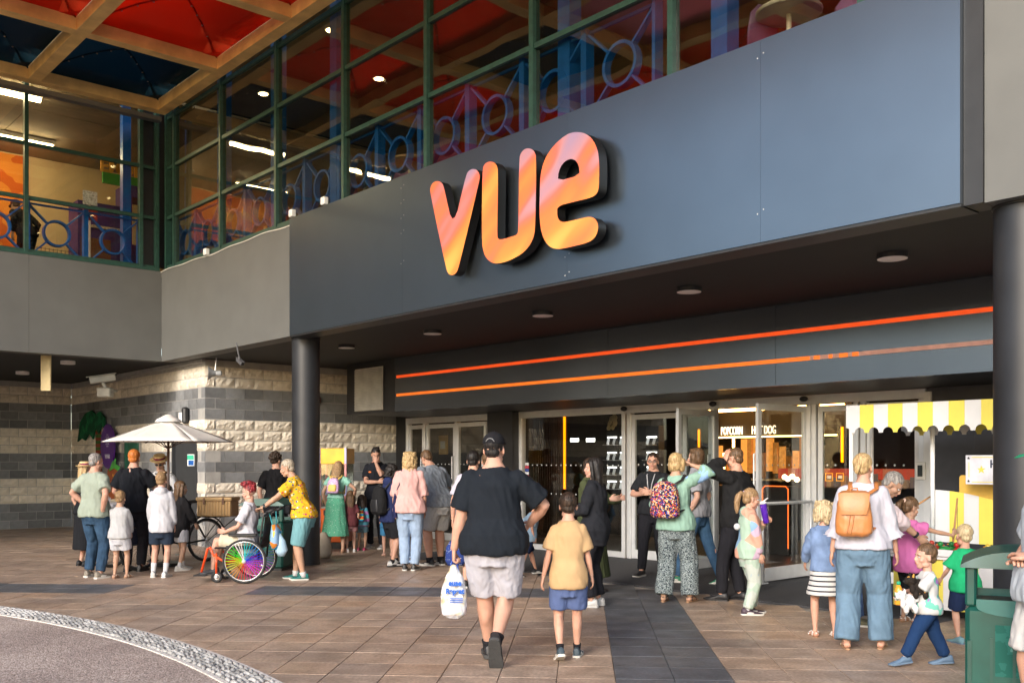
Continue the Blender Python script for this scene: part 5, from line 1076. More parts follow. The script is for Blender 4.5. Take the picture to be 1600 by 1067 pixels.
J = person('person in grey t-shirt, jeans and green trainers walking in behind the mint top', g(1090,912), 1.73, 62, skin='fair', top=dict(m=T_('grey_tee_f',(.26,.26,.28)), sleeve=.8), bottom=('jeans', T_('mid_denim',(.05,.11,.2),.25), .98, .014), shoe=('chunky', s_grn, s_sole), hair=('bob','brown'), pose=dict(fL=(-.05,.14,.043), fR=(.05,-.16,.06), pR=-18))
J = person('man in black jacket with blue lanyard holding a hand to his ear', g(1151,938), 1.71, 52, w=1.1, skin='pink', top=dict(m=T_('black_fleece',(.013,.013,.014)), sleeve=1.95, hem=-.15, ease=.028, name='jacket'), bottom=('trousers', c_blackt, .98, .016), shoe=('plain', s_blk), hair=('buzz','brown'),
  pose=dict(L=(-.055,.055,.915), Lp=(-1,.6,-.5), Ld=(.3,-.1,1), Ln=(1,-.3,0), hpitch=10, fL=(-.06,.08,.043)))
mb = MB(); S = J['sp'](1.05); mb.limb([S+Vector((-.05,-.035,.01)),S+Vector((0,-.065,.015)),S+Vector((.08,-.05,-.025))],[.006]*3,[.012]*3,6); mb.build('lanyard', mat('lanyard_cyan',(.02,.3,.75)), J['root'])
m_past = pattern('pastel_patches','voronoi',[(.46,.34,.44),(.22,.36,.52),(.52,.40,.25),(.33,.45,.36),(.46,.40,.43),(.55,.30,.22)],6.5)
m_past2 = pattern('pastel_patches_b','noise',[(.34,.43,.36),(.42,.46,.42),(.34,.42,.47)],6)
J = person('girl with ponytail in pastel fluffy tracksuit drinking from a purple cup', g(1171,959), 1.28, -84, 'child', skin='pink', top=dict(m=m_past, sleeve=1.95, hem=-.08, ease=.026, name='sweatshirt', hood=True), bottom=('joggers', m_past2, .97, .026), shoe=('chunky', mat('shoe_plum',(.05,.03,.045)), s_sole), sock=(c_sock,.12), hair=('pony','sandy'),
  pose=dict(L=(-.02,.135,.735), Lp=(-.7,-.4,-.9), Ld=(.3,.5,.6), Lg=True, R=(.11,.05,.47), hpitch=8, fL=(-.045,.03,.043), fR=(.045,-.03,.043)))
mb = MB(); M = J['HM']; q = [(-.03,-.083,.075),(-.0,-.085,.085),(.03,-.083,.075)]; mb.ell((0,-.103,.062),(.03,.018,.03),10,8); hpart(J, mb, 'scrunchie', mat('scrunchie_lilac',(.6,.4,.6)))
mb = MB(); mb.ell(J['sp'](.78)+Vector((0,-.13,-.04)), .035, 12, 8); mb.build('pompom', c_wht, J['root'], smooth=True)
girl = J
J = person('small blond child in denim jacket and white skirt with black stripes', g(1289,994), 1.21, -6, 'child', skin='pink', top=dict(m=T_('denim_jacket',(.15,.22,.37),.3), sleeve=1.9, hem=.02, ease=.026, name='denim_jacket'), bottom=('skirt', pattern('black_stripes','stripes_z',[(.52,.51,.50)]*4+[(.02,.02,.03)],7.2), .17, .024, .01, .3, .03), shoe=('sandal', mat('sandal_white',(.6,.58,.55)), sole_l), hair=('tousled','straw'), vox=.0115,
  pose=dict(L=(-.11,.16,.53), Lp=(-1,-.5,-.3), R=(.11,.16,.53), Rp=(1,-.5,-.3), hyaw=-15, fL=(-.07,0,.043), fR=(.07,.0,.043)))
J = person('blond woman in lilac blouse and wide blue linen trousers', g(1349,1013), 1.62, -20, 'woman', w=1.13, skin='pink', top=dict(m=T_('lilac_blouse',(.45,.44,.50)), sleeve=1.45, hem=-.02, ease=.026, cuff='flare', name='blouse', fold=.013), bottom=('wide', T_('blue_linen',(.12,.195,.275),.15), .995, .024, .016, .3, .020), shoe=('flipflop', mat('strap_gold',(.5,.4,.25)), sole_l), hair=('bun','blond'), vox=.0125,
  pose=dict(L=(-.155,.02,.48), R=(.165,.06,.465), hyaw=-22, fL=(-.08,-.03,.043), fR=(.085,.03,.043)))
bag_on_back(J, 'tan leather backpack with flap on the woman in the lilac blouse', mat('tan_leather',(.44,.17,.05), rough=.42, var=.14, vs=7, bump=.2, bs=70), mat('tan_leather_strap',(.42,.16,.05), rough=.4), (.29,.15,.36), s=.58, off=-.07, flap=True, pocket=False)
J = person('man in pale pink shirt bending towards the duck game', (3.27,9.4), 1.66, -92, w=1.1, skin='tan', top=dict(m=T_('pink_shirt',(.52,.43,.45)), sleeve=1.45, hem=-.1, ease=.024, name='shirt'), bottom=('jeans', T_('print_denim',(.08,.14,.3),.4), .97, .018), shoe=('plain', mat('shoe_olive',(.12,.11,.06)), s_sole), hair=('short','grey'),
  pose=dict(lean=44, hy=-.09, hpitch=38, R=(.08,.34,.505), Rp=(.6,.2,-1), L=(-.08,.33,.52), Lp=(-.6,.2,-1), hyaw=-24))
mb = MB(); a, b = J['arms']['R'][1:]; w_ = b.lerp(a,.13); d = (b-a).normalized(); mb.limb([w_-d*.012, w_+d*.012],[.033,.033],n=14); mb.build('wristwatch', s_blk, J['root'])
J = person('girl with long ponytail in pink blouse fishing with a wooden stick', g(1421,972), 1.21, -58, 'child', skin='tan', top=dict(m=T_('pink_blouse',(.48,.13,.32)), sleeve=.42, hem=-.22, ease=.024, loose=.02, name='blouse', fold=.014), bottom=('trousers', c_black, .72, .014), shoe=('sandal', mat('sandal_white',(.6,.58,.55)), sole_l), hair=('pony','brown'), vox=.0115,
  pose=dict(R=(.22,.25,.70), Rp=(.3,-.3,-1), Rd=(.2,.4,.8), Rg=True, L=(-.1,.12,.5), hyaw=-18, hpitch=14))
pinkgirl = J
mb = MB(); mb.ell((0,-.105,.062),(.036,.02,.034),10,8); hpart(J, mb, 'scrunchie', mat('scrunchie_cream',(.7,.5,.42)))
m_spl = pattern('splash_print','noise',[(.50,.50,.49),(.50,.50,.49),(.50,.50,.49),(.15,.45,.35),(.3,.15,.4)],9)
J = person('toddler boy walking left in splash print top, navy joggers and clogs', g(1449,1040), .93, 84, 'child', w=1.04, skin='fair', top=dict(m=m_spl, sleeve=.8, hem=-.15, ease=.018), bottom=('joggers', T_('navy_jogger',(.012,.035,.10)), .95, .022, .012), shoe=('plain', mat('clog_blue',(.10,.16,.24), rough=.7), mat('clog_sole',(.12,.18,.26))), hair=('short','brown'), vox=.011,
  pose=dict(fL=(-.06,.20,.075), pL=-8, fR=(.06,-.17,.055), pR=-6, L=(-.06,.22,.57), Lp=(-.6,-.4,-.9), R=(.02,.19,.60), Rp=(.8,-.2,-.8), Rd=(-.8,.4,0), Rn=(0,-1,0), hyaw=6, Lg=True, Ld=(.2,1,.1), Ln=(0,-.1,-1)))
tod = J
J = person('small fair haired boy in green t-shirt and navy shorts facing the duck game', g(1508,1004), 1.02, 6, 'child', skin='pink', top=dict(m=T_('green_tee',(.015,.32,.13)), sleeve=.8, hem=-.15, ease=.022), bottom=('shorts', c_navy, .46, .022), shoe=('plain', mat('clog_teal',(.15,.28,.32)), mat('clog_sole',(.12,.18,.26))), hair=('buzz','straw'), vox=.0115,
  pose=dict(L=(-.13,.15,.52), R=(.1,.2,.58)))
J = person('man in pale grey t-shirt and stone shorts standing at the right edge', (2.90,5.28), 1.68, 84, w=1.12, skin='pink', top=dict(m=T_('mist_tee',(.42,.46,.50)), sleeve=.8, hem=-.14, ease=.02), bottom=('shorts', T_('stone_shortb',(.46,.45,.44)), .44, .028, .014), shoe=('chunky', s_wht, s_sole), hair=('short','brown'), vox=.012,
  pose=dict(L=(-.05,.085,.62), R=(.06,.085,.60), Lp=(-1,-.6,-.3), Rp=(1,-.6,-.3), Ld=(1,.25,.2), Rd=(-1,.25,.2), hpitch=8), extra=lambda J: cap(J, pattern('green_white_cap','stripes_z',[(.02,.25,.12),(.65,.67,.64)],3)))
edgeman = J
J = person('person in dark clothes and maroon cap bending over inside the upper left room', tuple(F(-7.3,-1.75,5.056)), 1.68, 60, skin='tan', top=dict(m=T_('black_tee_u',(.014,.013,.014)), sleeve=1.9), bottom=('trousers', c_blackt, .98, .014), shoe=('plain', s_blk), hair=('short','dark'), extra=lambda J: cap(J, T_('cap_maroon',(.12,.02,.03))), pose=dict(lean=30, hy=-.05))
# woman sitting in the wheelchair
J = person('seated woman with cropped red hair, white t-shirt and sand shorts in the wheelchair', (-3.46,12.86), 1.58, 90, 'woman', skin='fair', top=dict(m=T_('white_tee_w',(.48,.47,.51)), sleeve=.75, hem=-.02, ease=.018), bottom=('shorts', T_('sand_short',(.55,.48,.36)), .44, .022), shoe=('plain', mat('shoe_charcoal',(.03,.03,.035))), hair=('curlytop','red'),
  pose=dict(drop=.195, fL=(-.05,.27,.10), fR=(.05,.29,.10), fLp=(-.1,1,.6), fRp=(.1,1,.6), lean=-4, hpitch=10, L=(-.05,.17,.41), R=(.04,.18,.405), Lp=(-.8,-.6,-.6), Rp=(.8,-.6,-.6), Ld=(.3,1,.1), Rd=(-.3,1,.1)))
# ============================================================ ENTRANCE, FOYER AND THINGS
def FB(par, a, b, name, m, ch=0, label=None): return B(a, b, name, m, par, ch, label)
m_dgl = glass('door_glass', (.86,.88,.86), 1.5, wav=.001, add=.0, wsc=.8)
sf = fthing('entrance_glazing', 'aluminium framed glass entrance screen under the orange striped lintel', 'shopfront')
# header and fixed frames
x0, x1 = FT(637, OD), FT(1440, OD); HZ = 2.46
FB(sf, (x0,OD-.05,2.34),(-.95,OD+.05,HZ),'header', m_alu); FB(sf, (-.2,OD-.05,2.34),(7.35,OD+.05,HZ),'header', m_alu)
posts = [x0+.04, -3.10, -2.05, -.95, -.16, 2.34, 2.46, 3.50, 4.12, 5.72, 5.80, 6.42, 6.52, 7.3]
for x in posts: FB(sf, (x-.035,OD-.055,.006),(x+.035,OD+.055,2.339),'post', m_alu, .004)
def leaf(par, ax, ay, ang, wdt, name='door_leaf', h=2.3, bars=True, white=False, kick=.14):
    """a glazed leaf hinged at (ax, ay) in the facade frame, ang turns it"""
    o = bpy.data.objects.new(name, None); C.objects.link(o); o.parent = par; o.location = (ax, ay, .012); o.rotation_euler = (0,0,ang)
    mf = mat('white_frame', (.66,.67,.68), rough=.35, var=.04) if white else m_alu
    for nm, a, b, m in (('stile',(0,-.022,0),(.07,.022,h),mf),('stile',(wdt-.07,-.022,0),(wdt,.022,h),mf),('rail',(.0705,-.02,h-.08),(wdt-.0705,.02,h),mf),('rail',(.0705,-.02,0),(wdt-.0705,.02,kick),mf),('glass',(.0705,-.004,kick+.0005),(wdt-.0705,.004,h-.0805),m_dgl)):
        mb = MB(); mb.box(a, b); mb.build(nm, m, o)
    if bars:
        mb = MB()
        for s in (-1,):
            mb.tube([(wdt-.035,s*.025,.95),(wdt-.035,s*.075,.95),(wdt-.035,s*.075,1.65),(wdt-.035,s*.025,1.65)], .013, 8)
        mb.build('handle', m_alu, o)
    mb = MB(); n = int((wdt-.2)/.12)
    for i in range(n):
        for z in (1.0, 1.5): mb.add([(.13+i*.12+.014*math.cos(t), -.0055, z+.014*math.sin(t)) for t in [2*PI*k/10 for k in range(10)]], [tuple(range(10))])
    if mb.v: mb.build('manifestation_dots', mat('dot_grey',(.5,.52,.52)), o)
    return o
leaf(sf, -3.66, OD, 0, .53); leaf(sf, -3.05, OD, 0, .95); leaf(sf, -2.0, OD-.05, R(-6), 1.03, white=True, kick=.16)
leaf(sf, 2.50, OD, 0, .97, white=False); leaf(sf, 3.54, OD, 0, .55)
leaf(sf, 4.16, OD-.03, R(-87), .95); leaf(sf, 5.67, OD-.03, R(-93), 1.06); leaf(sf, 5.85, OD, 0, .54, bars=False); leaf(sf, 6.56, OD, 0, .71, bars=False, white=True)
for x in (2.40, 4.16, 5.68):   # door sensors
    mb = MB(); mb.ell((x,OD-.1,2.41),(.06,.05,.04),12,8); mb.build('sensor', m_blk, sf, smooth=True)
# safety rails beside the open leaf
ra = fthing('door_rail', 'grey tubular safety rail in front of the wide open glass door', 'railing')
for x in (5.80,):
    pts = [(x,OD-.1,1.02),(x,OD-1.18,1.02),(x,OD-1.24,.96),(x,OD-1.24,.0)]; mb = MB(); mb.tube(pts, .022, 10); mb.build('top_rail', m_alu, ra, smooth=True)
    mb = MB(); mb.box((x-.012,OD-1.2,.03),(x+.012,OD-.1,.2)); mb.build('kick_plate', m_alu, ra); mb = MB(); mb.tube([(x,OD-.12,1.0),(x,OD-.12,.01)], .02, 10); mb.build('post', m_alu, ra, smooth=True)
    mb = MB(); mb.box((x-.05,OD-1.3,.005),(x+.05,OD-1.18,.02)); mb.build('foot_plate', m_alu, ra)
# big fixed window, pillar, right panels
FB(sf, (-.12,OD-.004,.1),(2.3,OD+.004,2.339),'window_glass', m_dgl); FB(sf, (-.12,OD-.04,.006),(2.3,OD+.04,.099),'window_cill', m_alu)
mb = MB()
for i in range(19):
    for z in (1.0,1.5): mb.add([(-.0+i*.122+.014*math.cos(t), OD-.0055, z+.014*math.sin(t)) for t in [2*PI*k/10 for k in range(10)]], [tuple(range(10))])
mb.build('manifestation_dots', mat('dot_grey',(.5,.52,.52)), sf)
FB(bld, (-.91,OD-.2,.0),(-.2,OD+.3,HZ+.01),'entrance_pier', m_blk); FB(bld, (-4.1,OD-.04,0),(x0-.002,OD+.3,CEIL-.01),'entrance_return', m_blk)
m_dpan = mat('charcoal_panel', (.045,.046,.055), rough=.5)
for a in (7.36, 8.36, 9.36): FB(bld, (a,OD-.02,.0),(a+.99,OD+.1,LZ-.002),'wall_panel', m_dpan)
cr = fthing('card_reader', 'white card reader box on the last door post', 'card reader'); mb = MB(); q = FTZ(1437,738,OD-.1); mb.box((q[0]-.06,OD-.09,q[1]-.09),(q[0]+.06,OD-.057,q[1]+.13),ch=.006); mb.build('case', mat('white_plastic',(.75,.75,.73)), cr); mb = MB(); mb.box((q[0]-.03,OD-.096,q[1]-.05),(q[0]+.03,OD-.0905,q[1]+.09)); mb.build('window', mat('dark_screen',(.05,.06,.06), rough=.2), cr)
FB(sf, (7.336,OD-.06,.006),(7.42,OD+.06,2.42),'white_post', mat('white_frame', (.66,.67,.68)))
# foyer shell
m_fl = mat('foyer_floor', (.10,.09,.085), rough=.35, var=.2, vs=3); m_in = mat('foyer_black', (.022,.02,.02), rough=.6)
FB(bld, (-4.5,OD+.06,-.015),(12,18,.004),'foyer_floor', m_fl); FB(bld, (-4.5,OD+.35,2.95),(12,18,3.05),'foyer_ceiling', m_in)
FB(bld, (-4.6,OD+.1,0),(-4.5,18,2.94),'foyer_wall', m_in); FB(bld, (12,OD+.1,0),(12.1,18,2.94),'foyer_wall', m_in); FB(bld, (-4.49,17.9,0.005),(11.99,18,2.94),'foyer_wall', m_in)
sl = fthing('slatted_wall', 'dark timber slatted wall inside the big window with a glowing orange tube', 'wall')
m_wl = mat('walnut', (.09,.05,.03), rough=.5, var=.3, vs=3, scale=(4,4,1)); a0, a1 = FT(806,6.6), FT(879,6.6)
FB(sl, (a0,6.66,.005),(a1,6.72,2.94),'backing', m_in)
for i in range(21): x = a0+(a1-a0)*i/21; FB(sl, (x,6.6,.005),(x+.045,6.655,2.94),'slat', m_wl)
def neon(lb, t, o_, z0, z1, c=(1,.35,.03), s=9, dx=.0, r=.022):
    d = fthing('neon_tube', lb, 'light'); mb = MB(); mb.tube([(t,o_,z0),(t+dx,o_,z1)], r, 8); mb.build('lit_tube', emis('neon_%d_%d' % (c[1]*100, s), c, s), d); mb = MB(); mb.box((min(t,t+dx)-.03,o_+.03,min(z0,z1)-.03),(max(t,t+dx)+.03,o_+.05,max(z0,z1)+.03)); mb.build('backplate', m_in, d)
q = FTZ(882, 700, 6.5)[0]
neon('tall orange neon tube at the edge of the slatted wall', q, 6.5, 1.02, 2.5, (1,.22,.0), 1.7)
q2 = FTZ(1092, 700, 8.5); neon('orange neon tube left of the popcorn counter', q2[0], 8.5, 1.5, 2.2, (1,.25,.0), 2)
q2 = FTZ(1146, 700, 10.3); neon('short vertical neon tube under the popcorn letters', q2[0], 10.3, 1.5, 2.05, (1,.55,.15))
q2 = FTZ(1316, 700, 8.0); neon('orange neon tube behind the right hand door window', q2[0], 8.0, 1.55, 2.15, (1,.25,.0), 2)
q2 = FTZ(1131, 720, 10.3); neon('low neon tube beside the counter wall', q2[0], 10.3, 1.25, 1.75, (1,.55,.15))
# lit letters over the counter
cs = fthing('counter_sign', 'glowing popcorn and hot dog lettering over the foyer counter', 'sign')
m_let = emis('warm_letter', (1,.78,.5), 1.1); OS = 10.2
for body, pxa, pxb in (('POPCORN',1127,1160),('HOT DOG',1175,1212)):
    ta, za = FTZ(pxa, 680, OS); tb, zb = FTZ(pxb, 680, OS); tm = text_mesh(body, .25, .01, [m_let], bold=.0); wd = max(v.co.x for v in tm.vertices)-min(v.co.x for v in tm.vertices)
    o = link('lettering', tm, cs, ((ta+tb)/2, OS, FTZ(1145,679,OS)[1])); o.scale = ((tb-ta)/wd,1,1)
ta = FT(1118, OS); mb = MB(); mb.tube([(ta,OS,FTZ(1145,683,OS)[1]),(ta+2.9,OS,FTZ(1145,683,OS)[1])], .012, 6); mb.build('underline_tube', emis('neon_55_9',(1,.55,.15),9), cs)
mb = MB(); mb.tube([(ta-.3,OS-.6,2.62),(ta+3.4,OS-.6,2.62)], .03, 6); mb.build('cove_light', emis('cove',(1,.45,.1),14), cs)
FB(cs, (ta-.1,OS+.05,FTZ(1145,683,OS)[1]-.03),(ta+3.2,OS+.1,2.75),'fascia_board', m_in)
ct = fthing('snack_counter', 'foyer snack counter with amber lit back wall', 'counter')
FB(ct, (ta-3.2,OS+1.6,.01),(ta+4.5,OS+1.7,2.9),'back_wall', m_in); FB(ct, (ta-.2,OS-.2,.01),(ta+4.2,OS+.4,1.02),'counter_body', m_dpan); FB(ct, (ta-.25,OS-.26,1.021),(ta+4.25,OS+.45,1.06),'counter_top', mat('counter_top',(.1,.1,.11),rough=.2))
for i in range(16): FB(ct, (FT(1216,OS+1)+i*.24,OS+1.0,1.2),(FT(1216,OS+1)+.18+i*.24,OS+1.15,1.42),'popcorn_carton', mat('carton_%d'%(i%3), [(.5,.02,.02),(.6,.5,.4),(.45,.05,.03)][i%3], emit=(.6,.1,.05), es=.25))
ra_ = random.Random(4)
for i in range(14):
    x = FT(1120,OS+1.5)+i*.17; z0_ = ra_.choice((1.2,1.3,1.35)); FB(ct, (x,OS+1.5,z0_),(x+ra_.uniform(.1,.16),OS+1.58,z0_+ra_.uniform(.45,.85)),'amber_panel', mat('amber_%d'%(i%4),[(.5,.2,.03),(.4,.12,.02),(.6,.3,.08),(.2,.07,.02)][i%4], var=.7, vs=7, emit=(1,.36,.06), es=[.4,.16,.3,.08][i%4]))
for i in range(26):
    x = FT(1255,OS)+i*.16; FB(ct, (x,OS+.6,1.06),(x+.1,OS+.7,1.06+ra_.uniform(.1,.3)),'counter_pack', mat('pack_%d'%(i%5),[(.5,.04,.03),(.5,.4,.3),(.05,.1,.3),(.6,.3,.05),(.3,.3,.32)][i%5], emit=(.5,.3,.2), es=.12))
FB(ct, (ta-1.5,OS+.9,1.15),(ta+4.1,OS+1.2,1.19),'shelf', m_alu)
# art panel: pale crumpled splash hanging inside
ap = fthing('ceiling_ornament', 'small pale gold crumpled ornament hanging inside the big window', 'ornament'); mb = MB(); t_, z_ = FTZ(957,660,6.5)
for i in range(9): mb.ell((t_+rnd.uniform(-.1,.1),6.5+rnd.uniform(-.05,.05),z_+rnd.uniform(-.12,.12)),(rnd.uniform(.03,.07),.03,rnd.uniform(.04,.09)),6,4)
mb.build('ornament_body', mat('pale_gold',(.75,.62,.35),rough=.35,metal=.3), ap); mb = MB(); mb.tube([(t_,6.5,z_),(t_,6.5,2.94)],.004,4); mb.build('wire', m_blk, ap)
# lit display racks
dr = fthing('display_rack', 'black shelving with brightly lit stacked trays behind the big window', 'shelves'); m_lit = emis('rack_light',(1,.97,.9),2.2); OR = 8.2
for cx in (951, 971, 1013):
    t_ = FT(cx, OR); FB(dr, (t_-.17,OR+.12,.01),(t_+.17,OR+.3,2.3),'rack_side', m_in)
    for k, py in enumerate((688,712,735,757)):
        z_ = FTZ(cx, py+6, OR)[1]; FB(dr, (t_-.13,OR+.1,z_+.135),(t_+.13,OR+.115,z_+.165),'backlight', m_lit); FB(dr, (t_-.12,OR+.1,z_+.0),(t_-.1,OR+.115,z_+.13),'backlight', m_lit)
        for j in range(3): mb = MB(); mb.box((-.03,0,0),(.03,.01,.13), M=Matrix.Translation((t_-.07+j*.085,OR+.03,z_+.0)) @ Matrix.Rotation(R(20),4,'Y')); mb.build('tray', [mat('tray_chrome',(.6,.6,.6),rough=.3,metal=.6,emit=(1,1,1),es=.25),m_in,mat('tray_pale',(.5,.5,.48),emit=(1,1,1),es=.12)][j], dr)
        FB(dr, (t_-.15,OR-.03,z_-.02),(t_+.15,OR+.09,z_-.005),'shelf', m_alu)
for cx, cz in ((897,688),(922,688)):
    t_, z_ = FTZ(cx, cz, OR); FB(dr, (t_-.12,OR,z_-.03),(t_+.12,OR+.03,z_+.05),'price_light', m_lit)
# kiosk with orange outline in the doorway
ks = fthing('ticket_kiosk', 'black foyer kiosk outlined in glowing orange, seen through the open door', 'kiosk'); t_, z_ = FTZ(1212,790,7.0)
FB(ks, (t_-.26,7.0,.01),(t_+.26,7.25,1.15),'kiosk_body', m_in); mb = MB(); mb.tube([(t_-.25,6.985,.12),(t_-.25,6.985,1.1),(t_-.2,6.985,1.15),(t_+.2,6.985,1.15),(t_+.25,6.985,1.1),(t_+.25,6.985,.12)],.008,6); mb.build('outline_tube', emis('neon_12_5',(1,.14,.02),1.3), ks)
for i, (cx, cy) in enumerate(((1231,748),(1238,744),(1245,749),(1226,745))): t_, z_ = FTZ(cx, cy, 8.6); mb = MB(); mb.ell((t_,8.6,z_),.05,10,8); d = mb.build('globe_lamp', emis('globe',(1,.7,.4),3), None, loc=P0, rz=FA, smooth=True); tag(d, ['leftmost','highest','rightmost','lowest'][[3,1,2,0][i]]+' small glowing globe lamp in the foyer beyond the door', 'lamp')
# orange pictogram squares on the door glass
pg = fthing('pictogram_notice', 'two orange outlined pictogram stickers on the right hand door glass', 'notice')
for cx in (1295.5,1312.5):
    t_, z_ = FTZ(cx,745,OD-.02); w_ = .05; mb = MB(); mb.tube([(t_-w_,OD-.022,z_-w_),(t_+w_,OD-.022,z_-w_),(t_+w_,OD-.022,z_+w_),(t_-w_,OD-.022,z_+w_)],.006,5,closed=True); mb.build('sticker', mat('sticker_orange',(.8,.35,.03),emit=(1,.4,.03),es=.3), pg); FB(pg,(t_-.025,OD-.022,z_-.02),(t_+.03,OD-.017,z_+.02),'symbol',mat('sticker_white',(.7,.6,.45)))
# notices on the left glass
nt = fthing('glass_poster', 'blue, white and red leaflets stuck on the window beside the pier', 'notice'); t_, z_ = FTZ(822,738,OD-.03)
for k in range(7): FB(nt, (t_-.05,OD-.012,z_-.2+k*.055),(t_+.05,OD-.007,z_-.155+k*.055),'leaflet', mat('leaflet_%d'%(k%3),[(.6,.62,.66),(.04,.08,.3),(.5,.05,.08)][k%3]))
nf = fthing('framed_notice', 'wooden framed notice seen behind the left glass door', 'notice'); t_, z_ = FTZ(692,695,OD+.6); FB(nf,(t_-.14,OD+.6,z_-.2),(t_+.14,OD+.63,z_+.2),'frame',mat('oak',(.45,.28,.1))); FB(nf,(t_-.08,OD+.59,z_-.08),(t_+.08,OD+.599,z_+.08),'sheet',mat('sheet',(.5,.5,.45)))

# ------------------------------------------------------------ duck game stall
m_yel = mat('stall_yellow', (.68,.58,.09), rough=.5, var=.05); m_sw = mat('stall_white', (.60,.60,.61), rough=.5, var=.04)
st = fthing('game_stall', 'white and yellow striped duck game stall with scalloped awning', 'stall')
OA = 2.45; ta = FT(1322, OA); SW = .158; zt, zb = 2.155, 1.86
for row, oo, dz in ((0, OA, 0), (1, OA+1.05, -.01)):
    for i in range(15):
        a = ta+i*SW + row*.08; r_ = SW*.36; lp = [(a+.0006,zt),(a+.0006,zb+r_)]
        lp += [(a+r_*math.sin(k*PI/2/6), zb-0.0+r_*math.cos(k*PI/2/6)) for k in range(1,7)] ; lp += [(a+SW-.0006-r_*math.sin((6-k)*PI/2/6), zb+r_*math.cos((6-k)*PI/2/6)) for k in range(0,6)]
        lp += [(a+SW-.0006,zb+r_),(a+SW-.0006,zt)]
        mb = MB(); mb.prism([lp], lambda p, k: (p[0], oo+.006*k, p[1]+dz), 0, 0); mb.build('awning_stripe', m_yel if i%2 else m_sw, st)
FB(st, (ta,OA+.01,zt-.02),(ta+15*SW,OA+1.04,zt-.005),'awning_roof', m_sw)
pm = mat('white_pole', (.7,.7,.7), rough=.35)
tl_ = FT(1396, 2.3); OT = 2.3
for t_, o_ in ((FT(1330,OA+.03),OA+.03),(ta+2.33,OA+.03),(FT(1362,OA+1.02),OA+1.02)):
    mb = MB(); mb.tube([(t_,o_,0.01),(t_,o_,zt-.021)],.022,10); mb.build('pole', pm, st, smooth=True)
tp = FT(1457,2.92); mb = MB(); mb.tube([(tp,2.92,.6),(tp,2.92,zt-.021)],.024,10); mb.build('pole', pm, st, smooth=True)
for i in range(14):
    a = tl_+i*.17; FB(st, (a+.0006,OT,.11),(a+.1694,OT+.02,.60),'front_board', m_yel if i%2==0 else m_sw)
FB(st, (tl_-.02,OT-.03,.601),(tl_+14*.17,OT+.65,.63),'tray_base', m_sw); FB(st, (tl_-.03,OT-.05,.631),(tl_+14*.17,OT-.03,.70),'tray_lip', m_sw, .006); FB(st, (tl_-.05,OT-.05,.631),(tl_-.03,OT+.66,.70),'tray_lip', m_sw); FB(st,(tl_-.02,OT-.027,.632),(tl_+14*.17,OT+.59,.66),'water', mat('tray_water',(.3,.5,.55),rough=.08))
for a in (tl_+.05, tl_+2.2):
    for o_ in (OT+.05, OT+.55): FB(st,(a,o_,.005),(a+.05,o_+.05,.6),'leg',pm)
# wavy striped backboard
tb = FT(1462,2.95)
def wav(x): u = (x-tb)/1.2; return 1.27 - .16*(1/(1+math.exp(-(u-.42)*7)))
for i in range(9):
    a = tb+i*.15; ks_ = [a+.0006+(.1488)*k/4 for k in range(5)]; lp = [(a+.0006,.72),(a+.1494,.72)]+[(x,wav(x)) for x in ks_[::-1]]
    mb = MB(); mb.prism([lp], lambda p, k: (p[0], 2.94+.012*k, p[1]), 0, 0); mb.build('backboard_stripe', m_yel if i in (1,3,5,7) else m_sw, st)
# hanging sign and amber card
hs = fthing('hanging_sign', 'white sign with yellow star and border hanging inside the stall', 'sign'); ts_, zs1 = FTZ(1509,711,2.7); zs0 = FTZ(1509,756,2.7)[1]
FB(hs,(ts_,2.70,zs0),(ts_+.56,2.708,zs1),'sign_board',mat('sign_white',(.58,.58,.64)))
FB(hs,(ts_+.06,2.696,zs1-.025),(ts_+.5,2.699,zs1-.018),'border_line',m_yel); FB(hs,(ts_+.06,2.696,zs0+.018),(ts_+.5,2.699,zs0+.025),'border_line',m_yel); FB(hs,(ts_+.03,2.696,zs0+.07),(ts_+.036,2.699,zs1-.07),'border_line',m_yel)
def star(cx, cz, r, m, nm='star'):
    pts = [(cx+(r if k%2==0 else r*.42)*math.sin(k*PI/5), cz+(r if k%2==0 else r*.42)*math.cos(k*PI/5)) for k in range(10)]; mb = MB(); mb.prism([pts], lambda p,k:(p[0],2.694+.004*k,p[1]),0,0); mb.build(nm,m,hs)
star(ts_+.155,(zs0+zs1)/2,.042,m_yel); star(ts_+.03,zs1-.03,.017,m_blk); star(ts_+.03,zs0+.03,.017,m_blk)
m_ink = mat('ink',(.02,.03,.07))
o = link('lettering', text_mesh('H', .11, .002, [m_ink], bold=.002), hs, (ts_+.275,2.696,(zs0+zs1)/2+.02)); 
mb = MB(); mb.tube([(ts_+.08,2.704,zs1),(ts_+.08,2.704,zt-.01)],.002,4); mb.build('wire',m_blk,hs)
ac = fthing('amber_card', 'plain amber card with rounded corners behind the hanging sign', 'card'); t_, z1_ = FTZ(1499,742,2.98); z0_ = 1.05; mb = MB(); rr_ = .03
lp = [(t_+rr_-rr_*math.cos(k*PI/8), z1_-rr_+rr_*math.sin(k*PI/8)) for k in range(5)]+[(t_+.36-rr_+rr_*math.sin(k*PI/8), z1_-rr_+rr_*math.cos(k*PI/8)) for k in range(5)]+[(t_+.36,z0_),(t_,z0_)]
mb.prism([lp], lambda p,k:(p[0],2.98+.01*k,p[1]),0,0); mb.build('card_sheet', mat('card_amber',(.62,.38,.06)), ac)
dcol = [((.6,.15,.02),'orange'),((.02,.25,.06),'green'),((.02,.2,.05),'dark green'),((.5,.02,.02),'red'),((.6,.4,.04),'amber'),((.55,.05,.03),'scarlet'),((.02,.3,.1),'bright green')]
